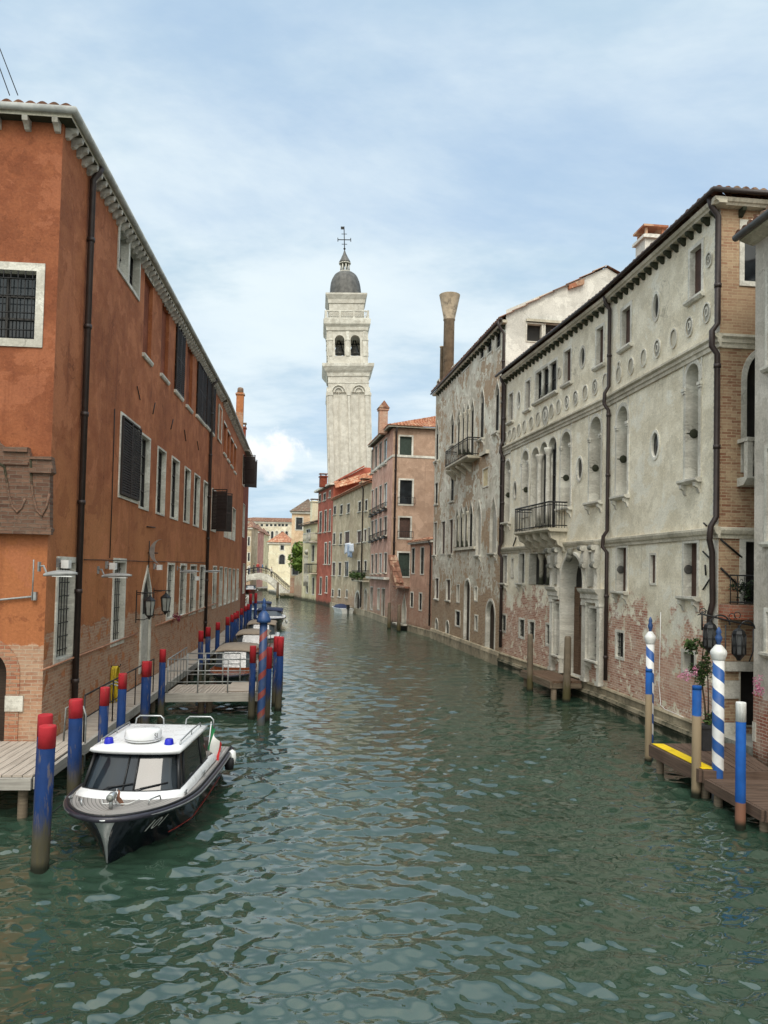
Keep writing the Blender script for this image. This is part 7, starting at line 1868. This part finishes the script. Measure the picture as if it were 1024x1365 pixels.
glass('boat_glass', (.006, .008, .010, 1), .03)
simple('cockpit', S(120, 112, 104), .6, .2, 4)

class Hull:
    """bow at y=0 pointing to -Y, stern at y=L, local coordinates"""
    def __init__(s, L, B, zb, zs, bluff=2.0, flare=.8, pw=.6): s.L, s.B, s.zb, s.zs, s.bluff, s.flare, s.pw = L, B, zb, zs, bluff, flare, pw
    def b(s, t):
        if t < s.bluff: k = (1 - (1 - t / s.bluff) ** 2.3) ** s.pw if t > 0 else 0
        else: k = 1 - .09 * ((t - s.bluff) / (s.L - s.bluff)) ** 2
        return s.B / 2 * k
    def zd(s, t): return s.zb + (s.zs - s.zb) * (t / s.L) ** .8
    def p(s, t, q, side):
        zd = s.zd(t); wf = s.flare * min(1, (t / (s.L * .42))) ** .8 * .9 + .02
        x = s.b(t) * (wf + (1 - wf) * q ** 1.7); z = -.3 + (zd + .3) * q
        y = t + (1 - q) * .34 * max(0, 1 - t / (s.L * .3)) ** 1.2
        return V(side * x, y, z)
    def stations(s): return [s.L * (k / 40) ** 1.7 for k in range(41)]
    def mesh(s, mb):
        T_ = s.stations()
        for side in (-1, 1):
            rows = [[s.p(t, q / 10, side) for q in range(11)] for t in T_]
            mb.grid(rows)
        a = [s.p(s.L, q / 10, -1) for q in range(11)]; c = [s.p(s.L, q / 10, 1) for q in range(11)]; mb.grid([a, c])
    def deck(s, mb, inner=None, dz=0.0):
        T_ = s.stations(); rows = []; uvs = []
        for t in T_:
            b = s.b(t); r = []; u = []
            for k in range(-12, 13):
                x = b * k / 12; r.append(V(x, t, s.zd(t) + dz + .03 * (1 - (k / 12) ** 2))); u.append((t, b - abs(x)))
            rows.append(r); uvs.append(u)
        mb.grid(rows, uvs=uvs)
    def edge(s, mb, r, dz=0.0, out=0.0, mi=0):
        T_ = s.stations()
        pl = [V(-s.b(t) - out, t, s.zd(t) + dz) for t in T_[::-1]] + [V(s.b(t) + out, t, s.zd(t) + dz) for t in T_[1:]]
        pl[len(T_) - 1] = V(0, -out, s.zd(0) + dz)
        mb.tube(pl, r, 8, mi=mi)

def local(root, fn):
    """build parts in the root's own coordinates (root is still at the origin)"""
    fn(root)
def police_boat():
    t = thing('motor_launch', 'dark-hulled launch numbered 101 with a white cabin roof, blue beacons and radar', 'boat')
    h = Hull(5.3, 2.08, .76, .62, 2.0, .8, .56)
    m = MB(); h.mesh(m); hull = m.build('hull', MT['navy_hull'], t)
    m = MB(); h.edge(m, .048, -.045, .012); m.build('rub_rail', MT['rub_rail'], hull)
    m = MB(); h.edge(m, .014, -.045, .056); m.build('rail_strip', MT['steel'], hull)
    m = MB(); h.edge(m, .02, .01, -.02); m.build('toe_rail', MT['letter_black'], hull)
    m = MB()
    for side in (-1, 1): m.tube([h.p(tt, .37 + .01 * (tt / 5), side) + V(side * .006, 0, 0) for tt in [1.4 + .2 * k for k in range(19)]], .008, 6)
    m.build('boot_stripe', MT['boot_red'], hull)
    # polished stem
    m = MB(); rows = []
    for q in range(12):
        k = .28 + .72 * q / 11 * .96; w_ = .006 + .05 * (q / 11) ** 3.0
        rows.append([h.p(w_ * .8, k, -1) + V(-.006, -.012, 0), h.p(w_ * .35, k, -1) + V(-.004, -.015, 0), h.p(0, k, 1) + V(0, -.018, 0), h.p(w_ * .35, k, 1) + V(.004, -.015, 0), h.p(w_ * .8, k, 1) + V(.006, -.012, 0)])
    m.grid(rows); m.build('stem_plate', MT['steel'], hull)
    m = MB(); h.deck(m); deck = m.build('deck', MT['teak_deck'], t)
    # number on both bows
    vs, fs = text_polys('101', .30, .25)
    w_ = max(v.x for v in vs)
    for side in (1, -1):
        m = MB(); b0 = []
        for v in vs:
            x = v.x if side == 1 else w_ - v.x
            tt = .50 + x * 1.0; zz = .40 + v.y * .88 - (.06 if side == 1 else .06); q = (zz + .3) / (h.zd(tt) + .3)
            b0.append(h.p(tt, q, side) + V(side * .007, -.006, 0))
        b = m.add(b0)
        for f in fs: m.face([b + i for i in f])
        m.build('number', MT['letter_white'], hull)
    # cabin
    def ring_(w_, y0, y1, z, bow=.10, n=9, cr=.0):
        pts = [V(-w_, y1, z)]
        for k in range(4): pts.append(V(-w_ * (1 + .0), y1 + (y0 + bow + .05 - y1) * (k + 1) / 4.6, z))
        for k in range(n + 1):
            x = -1 + 2 * k / n; pts.append(V(w_ * .985 * x, y0 + bow * abs(x) ** 2.6, z))
        for k in range(4): pts.append(V(w_, y0 + bow + .05 + (y1 - y0 - bow - .05) * (k + .6) / 4.6, z))
        pts.append(V(w_, y1, z)); return pts
    zc = .748
    m = MB(); R_ = [ring_(.90, .86, 3.9, .70, .34), ring_(.885, .90, 3.9, zc + .02, .33), ring_(.845, 1.02, 3.86, zc + .07, .28), ring_(.80, 1.14, 3.6, zc + .075, .20)]
    m.grid(R_); cab = m.build('coaming', MT['gelcoat'], t)
    zt = 1.36
    m = MB(); m.grid([ring_(.80, 1.13, 3.45, zc + .06, .19), ring_(.70, 1.50, 3.42, zt, .10)]); g = m.build('cabin_glass', MT['boat_glass'], cab)
    # pillars and windscreen frame
    A, Bq = ring_(.805, 1.122, 3.45, zc + .065, .19), ring_(.706, 1.492, 3.42, zt, .10)
    m = MB()
    for k in (1, 4, 5, 9, 10, 14, 15, 18): m.tube([A[k], Bq[k]], .030 if k in (5, 14) else .016, 6)
    m.tube(A, .022, 6); m.tube(Bq, .03, 6); m.build('window_frame', MT['letter_black'], cab)
    m = MB(); prof = [(.74, 1.42, 3.5, zt - .01, .10), (.775, 1.36, 3.56, zt + .03, .10), (.77, 1.37, 3.55, zt + .07, .10), (.60, 1.60, 3.4, zt + .105, .08), (.2, 2.2, 2.9, zt + .12, .03)]
    rr_ = [ring_(*p) for p in prof]; m.grid(rr_, close=True); m.face(range(len(m.v) - len(rr_[0]), len(m.v))); roof = m.build('roof', MT['gelcoat'], t)
    # beacons
    for x in (-.53, .50):
        m = MB(); m.lathe([(.085, 0), (.082, .03), (.07, .10), (.06, .115), (.001, .118)], (x, 1.72, zt + .085), 14); m.build('beacon', MT['blue_beacon'], roof)
    rz = zt + .12
    m = MB(); m.lathe([(.26, 0), (.30, .02), (.315, .06), (.305, .17), (.28, .20), (.001, .215)], (.0, 1.92, rz), 28); rd = m.build('radar_dome', MT['gelcoat'], roof)
    m = MB(); m.lathe([(.22, -.03), (.27, 0)], (.0, 1.92, rz), 20); m.lathe([(.318, .045), (.318, .055)], (.0, 1.92, rz), 28, cap=False); m.build('radar_base', MT['pipe_grey'], rd)
    for word, a_mid in (('SI', rad(-32)), ('D', rad(-158))):
        vs, fs = text_polys(word, .12); wd = max(v.x for v in vs); m = MB(); b0 = []
        for v in vs:
            a = a_mid + (v.x - wd / 2) / .31; rr = .3165 - .010 * ((v.y + .07) - .06) / .11; b0.append(V(math.cos(a) * rr, 1.92 + math.sin(a) * rr, rz + .075 + v.y))
        b = m.add(b0)
        for f in fs: m.face([b + i for i in f])
        m.build('lettering', MT['letter_black'], rd)
    # rails on the roof
    for x in (-.68, .68):
        m = MB(); m.tube([V(x, 1.75, zt + .06), V(x, 1.8, zt + .15), V(x, 2.7, zt + .17), V(x, 3.3, zt + .16), V(x, 3.38, zt + .05)], .014, 8); m.tube([V(x, 2.6, zt + .06), V(x, 2.6, zt + .17)], .012, 6); m.build('grab_rail', MT['steel'], roof)
    for x in (-.30, .66):
        m = MB(); m.tube([V(x - .28, 3.35, zt + .05), V(x - .26, 3.37, zt + .22), V(x - .2, 3.38, zt + .27), V(x + .2, 3.38, zt + .27), V(x + .26, 3.37, zt + .22), V(x + .28, 3.35, zt + .05)], .015, 8); m.build('grab_rail', MT['steel'], roof)
    # wipers
    for x0, x1 in ((-.45, -.05), (.1, .5)):
        m = MB(); f_ = lambda x, k: V(x, 1.11 + .32 * k + .19 * abs(x / .79) ** 2.6, zc + .09 + .5 * k); m.tube([f_(x0 * .9, .0), f_((x0 + x1) / 2, .1), f_(x1, .16)], .010, 5); m.tube([f_((x0 + x1) / 2 - .1, .06), f_(x1 + .12, .2)], .012, 5); m.build('wiper', MT['letter_black'], cab)
    # foredeck fittings
    m = MB(); m.lathe([(.035, 0), (.03, .1), (.02, .12)], (.0, .32, .79), 10); m.lathe([(.06, 0), (.065, .12), (.05, .17), (.03, .2)], (.0, .26, .955), 14, axis=(0.05, 1, .08)); m.build('searchlight', MT['steel'], deck)
    m = MB(); m.lathe([(.055, -.002), (.001, -.006)], (.0, .258, .955), 14, axis=(.05, 1, .08)); m.build('lens', MT['lamp_glass'], deck)
    for x, y, L_ in ((.55, .75, .28), (-.58, .62, .22)):
        m = MB(); m.tube([V(x - .06 * (1 if x > 0 else -1), y - L_ / 2, .77), V(x - .05 * (1 if x > 0 else -1), y - L_ / 2 + .03, .84), V(x + .05 * (1 if x > 0 else -1), y + L_ / 2 - .03, .84), V(x + .06 * (1 if x > 0 else -1), y + L_ / 2, .77)], .012, 8); m.build('handle', MT['steel'], deck)
    m = MB(); m.tube([V(-.30, .78, .795), V(-.2, .52, .798), V(.2, .52, .798), V(.30, .78, .795)], .008, 5); m.build('hatch', MT['letter_white'], deck)
    for x, y in ((-.86, .95), (.9, 1.35), (.93, 2.6), (-.93, 2.6), (.88, 4.4)):
        m = MB(); m.tube([V(x, y - .08, .78), V(x, y + .08, .78)], .012, 6); m.tube([V(x, y - .03, .72), V(x, y - .03, .78)], .012, 6); m.tube([V(x, y + .03, .72), V(x, y + .03, .78)], .012, 6); m.build('cleat', MT['steel'], deck)
    m = MB(); m.tube([V(.02, .5, .79), V(.02, .52, 1.04)], .006, 5); staff = m.build('pennant_staff', MT['steel'], deck)
    m = MB(); rows = []
    for j in range(6): rows.append([V(.02 + .018 * k + .015 * math.sin(k + j), .52 + .03 * math.sin(k * 1.3 + j * .5), 1.03 - .03 * j - .03 * k) for k in range(6)])
    m.grid(rows); m.build('pennant', MT['pennant_cloth'], staff)
    # cockpit behind the cabin
    m = MB(); m.hexa([V(-.70, 3.5, .655), V(.70, 3.5, .655), V(.66, 4.9, .655), V(-.66, 4.9, .655), V(-.7, 3.5, .70), V(.7, 3.5, .70), V(.66, 4.9, .69), V(-.66, 4.9, .69)]); m.build('cockpit', MT['cockpit'], t)
    m = MB(); m.box((0, 4.75, .80), (1.2, .35, .22)); m.build('bench', MT['seat_dark'], t)
    # ensign
    m = MB(); m.tube([V(.70, 3.95, .68), V(.74, 4.05, 1.38)], .011, 6); m.lathe([(.02, 0), (.001, .03)], (.74, 4.05, 1.38), 8); st = m.build('flag_staff', MT['gelcoat'], t)
    for c, (k0, k1) in enumerate(((0, 4), (4, 8), (8, 12))):
        m = MB(); rows = []
        for j in range(9):
            rows.append([V(.74 - .006 * j + .020 * k + .035 * math.sin(k * .9 + j * .25), 4.05 - .012 * j + .05 * math.sin(k * .75 + j * .3), 1.34 - .042 * j - .040 * k) for k in range(k0, k1 + 1)])
        m.grid(rows); m.build('ensign', [MT['flag_green'], MT['flag_white'], MT['flag_red']][c], st)
    m = MB(); m.lathe([(.001, -.17), (.07, -.13), (.09, 0), (.07, .13), (.001, .17)], (1.04, 4.85, .50), 12); m.build('fender', MT['white_plastic'], t)
    m = MB(); m.lathe([(.09, -.12), (.1, 0), (.09, .1)], (1.03, 4.6, .44), 12); m.build('fender', MT['rubber'], t)
    return t
pb = police_boat(); pb.location = (-4.10, 11.62, 0); pb.rotation_euler = (0, 0, rad(.8))
m = MB(); m.tube([V(-5.0, 12.3, .72), V(-5.2, 12.4, .55), V(-5.32, 12.42, .6)], .012, 5); tag(m.build('mooring_rope', MT['rubber']), 'dark mooring rope from the launch bow to a blue pile', 'rope')

def canal_boat(label, x, y, L, B, hullm, canm, kind, rz, deckm='varnish', zb=.75):
    t = thing('motorboat', label, 'boat', group='boats moored along the walkway')
    h = Hull(L, B, zb, zb * .8, L * .42, .75, .62)
    m = MB(); h.mesh(m); hl = m.build('hull', MT[hullm], t)
    m = MB(); h.edge(m, .045, -.04, .01); m.build('rub_rail', MT['rub_rail'], hl)
    m = MB(); h.deck(m); m.build('deck', MT[deckm], t)
    w_ = B * .40; y0, y1 = L * .30, L * .80; z0 = zb * .9; zt = 1.42
    m = MB(); m.grid([[V(-w_, y1, z0 - .15), V(-w_, y0 + .2, z0 - .15), V(-w_ * .6, y0, z0 - .15), V(w_ * .6, y0, z0 - .15), V(w_, y0 + .2, z0 - .15), V(w_, y1, z0 - .15)], [V(-w_, y1, z0 + .12), V(-w_, y0 + .2, z0 + .12), V(-w_ * .6, y0, z0 + .12), V(w_ * .6, y0, z0 + .12), V(w_, y0 + .2, z0 + .12), V(w_, y1, z0 + .12)]], sm=False); m.build('coaming', MT['gelcoat' if kind != 'open' else 'varnish'], t)
    ws = y0 + .25
    m = MB(); m.grid([[V(-w_ * .98, y0 + .35, z0 + .12), V(-w_ * .6, y0 + .05, z0 + .12), V(w_ * .6, y0 + .05, z0 + .12), V(w_ * .98, y0 + .35, z0 + .12)], [V(-w_ * .9, y0 + .65, zt - .05), V(-w_ * .55, y0 + .42, zt - .05), V(w_ * .55, y0 + .42, zt - .05), V(w_ * .9, y0 + .65, zt - .05)]], sm=False); m.build('windscreen', MT['screen_glass'], t)
    if kind == 'cabin':
        for sd in (-1, 1): m = MB(); m.poly([V(sd * w_ * .97, y0 + .4, z0 + .12), V(sd * w_ * .97, y1, z0 + .12), V(sd * w_ * .9, y1, zt - .03), V(sd * w_ * .9, y0 + .65, zt - .03)]); m.build('side_window', MT['screen_glass'], t)
    m = MB(); rows = []
    for yy, e in ((y0 + .38, -.05), (y0 + .42, .0), ((y0 + y1) / 2, .06), (y1 - .05, .02), (y1, -.05)):
        rows.append([V(w_ * 1.02 * math.sin(a), yy, zt + e + .10 * math.cos(a) - .06) for a in [-1.57 + 3.14 * k / 12 for k in range(13)]])
    m.grid(rows); m.grid([[p - V(0, 0, .03) for p in r] for r in rows]); can = m.build('canopy', MT[canm], t)
    for sd in (-1, 1):
        for yy in (y0 + .6, y1 - .1):
            m = MB(); m.tube([V(sd * w_ * .96, yy, z0 + .1), V(sd * w_ * .98, yy, zt - .02)], .018, 6); m.build('canopy_pole', MT['steel'], can)
    m = MB(); m.box((0, y1 + .1, z0 - .02), (B * .6, .4, .2)); m.box((0, (y0 + y1) / 2, z0 - .05), (B * .5, .4, .2)); m.build('seat', MT['seat_dark'], t)
    m = MB()
    for sd in (-1, 1): m.lathe([(.001, -.16), (.07, -.12), (.09, 0), (.07, .12), (.001, .16)], (sd * (B / 2 + .08), L * .55, .45), 10)
    m.build('fender', MT['white_plastic'], t)
    t.location = (x, y, 0); t.rotation_euler = (0, 0, rz); return t
simple('screen_glass', S(70, 78, 84), .22, .1, 2, bump=0, spec=.7)
canal_boat('varnished boat with a beige canopy moored nearest behind the pontoon', -5.40, 27.3, 6.0, 1.85, 'navy_hull', 'canopy_brown', 'open', rad(5))
canal_boat('beige-canopied boat with pale windscreen, second behind the pontoon', -6.05, 34.9, 6.0, 1.9, 'white_hull', 'canopy_brown', 'open', rad(5))
canal_boat('white boat with a boxy windowed cabin and beige roof, third behind the pontoon', -6.7, 42.0, 6.4, 2.0, 'white_hull', 'canopy_brown', 'cabin', rad(6), 'gelcoat')
canal_boat('larger dark-hulled launch with a white deck moored fourth along the walkway', -8.4, 56.5, 8.0, 2.4, 'navy_hull', 'canopy_blue', 'cabin', rad(6), 'gelcoat', .95)
canal_boat('blue-canopied launch moored farthest along the walkway', -10.9, 69, 7.5, 2.3, 'navy_hull', 'canopy_blue', 'cabin', rad(8), 'gelcoat', .9)
o = canal_boat('dark red boat coming out from under the footbridge arch', -25.2, 146, 6.5, 2.5, 'dark_red_hull', 'seat_dark', 'cabin', rad(8)); o['group'] = 'boat under the footbridge'
# small covered boat by the stone house
t = thing('small_boat', 'small pale boat under a dark blue cover with an outboard motor', 'boat')
h = Hull(4.4, 1.6, .62, .5, 2.0, .8, .6); m = MB(); h.mesh(m); m.build('hull', MT['white_hull'], t); m = MB(); h.deck(m); m.build('deck', MT['gelcoat'], t)
m = MB(); rows = []
for k in range(9):
    s_ = k / 8; y = 1.0 + 2.6 * s_; hh = .42 * math.sin(math.pi * min(1, .1 + s_ * .9)) ** .6
    rows.append([V(.72 * math.sin(a) * (.55 + .45 * math.sin(math.pi * (.2 + .6 * s_))), y, .55 + hh * math.cos(a)) for a in [-1.57 + 3.14 * j / 12 for j in range(13)]])
m.grid(rows); m.build('cover', MT['canopy_blue'], t)
m = MB(); m.box((0, 4.5, .75), (.28, .3, .42)); m.box((0, 4.55, .3), (.1, .16, .8)); m.build('outboard', MT['rubber'], t)
p = at_z(447, 815, 0); t.location = (p.x, p.y + .3, 0); t.rotation_euler = (0, 0, math.atan2((C4 - E5).y, (C4 - E5).x) - math.pi / 2 + rad(0))
p2 = at_z(474, 820, 0); d_ = (p2 - p); t.rotation_euler = (0, 0, math.atan2(d_.y, d_.x) - math.pi / 2); t.location = (p.x, p.y, 0)

# ------------------------------------------------------------------ people on the footbridge
def person(label, loc, face, top, legs, arm=0.0, hair=S(50, 40, 34)):
    me = bpy.data.meshes.new('person')
    vs = [(0, 0, .92), (0, 0, 1.15), (0, .0, 1.38), (0, 0, 1.50), (0, -.01, 1.60), (0, -.01, 1.72),
          (.19, 0, 1.38), (.25, .02, 1.12), (.25, -.10 - arm, .90 + arm), (-.19, 0, 1.38), (-.25, .02, 1.12), (-.24, -.06, .88),
          (.09, 0, .86), (.10, -.03 + .08, .48), (.10, .06, .06), (.10, -.10, .04), (-.09, 0, .86), (-.10, -.06, .48), (-.10, -.1, .06), (-.10, -.24, .04)]
    ed = [(0, 1), (1, 2), (2, 3), (3, 4), (4, 5), (2, 6), (6, 7), (7, 8), (2, 9), (9, 10), (10, 11), (0, 12), (12, 13), (13, 14), (14, 15), (0, 16), (16, 17), (17, 18), (18, 19)]
    me.from_pydata(vs, ed, [])
    rs = [.15, .14, .15, .055, .10, .085, .065, .05, .04, .065, .05, .04, .09, .065, .045, .04, .09, .065, .045, .04]
    o = bpy.data.objects.new('person', me); COL.objects.link(o)
    o.modifiers.new('skin', 'SKIN'); sv = me.skin_vertices[0].data
    for i, r in enumerate(rs): sv[i].radius = (r, r * (.75 if i < 3 else 1)); sv[i].use_root = (i == 0)
    o.modifiers.new('sub', 'SUBSURF').levels = 1
    dg = bpy.context.evaluated_depsgraph_get(); nm = bpy.data.meshes.new_from_object(o.evaluated_get(dg)); o.modifiers.clear(); o.data = nm
    for key in ('skin_tone',): nm.materials.clear(); nm.materials.append(MT['skin_tone'])
    simple(top[0], top[1], .85, .15, 8, bump=0) if top[0] not in MT else 0; simple(legs[0], legs[1], .85, .15, 8, bump=0) if legs[0] not in MT else 0
    nm.materials.append(MT[top[0]]); nm.materials.append(MT[legs[0]]); nm.materials.append(MT['hair_dark'])
    for p_ in nm.polygons:
        z = p_.center.z; p_.use_smooth = True
        p_.material_index = 3 if (z > 1.66 or (z > 1.56 and p_.center.y > .02)) else (0 if z > 1.47 else (1 if z > .88 else 2))
    o.location = loc; o.rotation_euler = (0, 0, face); tag(o, label, 'person', 'people on the footbridge')
simple('skin_tone', S(206, 160, 132), .6, .05, 8, bump=0); simple('hair_dark', S(52, 40, 34), .8, .2, 8, bump=0)
def on_bridge(px, dd):
    u = bx(px); z = tp[-1][1]
    for (u0, z0), (u1, z1) in zip(tp, tp[1:]):
        if u0 <= u <= u1: z = z0 + (z1 - z0) * (u - u0) / (u1 - u0)
    return tuple(bf.P(u, -dd, z))
for px, dd, fc, top, legs, lb in ((332, .8, 1.2, ('shirt_white', S(216, 212, 206)), ('denim', S(60, 70, 96)), 'person in a white shirt and jeans on the footbridge, nearest its shadowed end'),
    (337, 1.6, -1.4, ('shirt_dark', S(44, 46, 54)), ('trousers_black', S(34, 34, 38)), 'person dressed all in black on the footbridge'),
    (343, .9, .3, ('shirt_red', S(168, 62, 56)), ('denim', S(60, 70, 96)), 'person in a red top at the crown of the footbridge'),
    (348.5, 1.9, 1.5, ('shirt_blue', S(96, 130, 168)), ('trousers_beige', S(176, 160, 132)), 'person in a light blue top on the footbridge'),
    (354, .8, -1.2, ('shirt_dark', S(44, 46, 54)), ('trousers_beige', S(176, 160, 132)), 'person in a dark top and beige trousers on the footbridge'),
    (361, 1.4, 1.2, ('shirt_white', S(216, 212, 206)), ('trousers_black', S(34, 34, 38)), 'person in a white top and black trousers coming down the footbridge steps')):
    person(lb, on_bridge(px, dd), fc, top, legs)
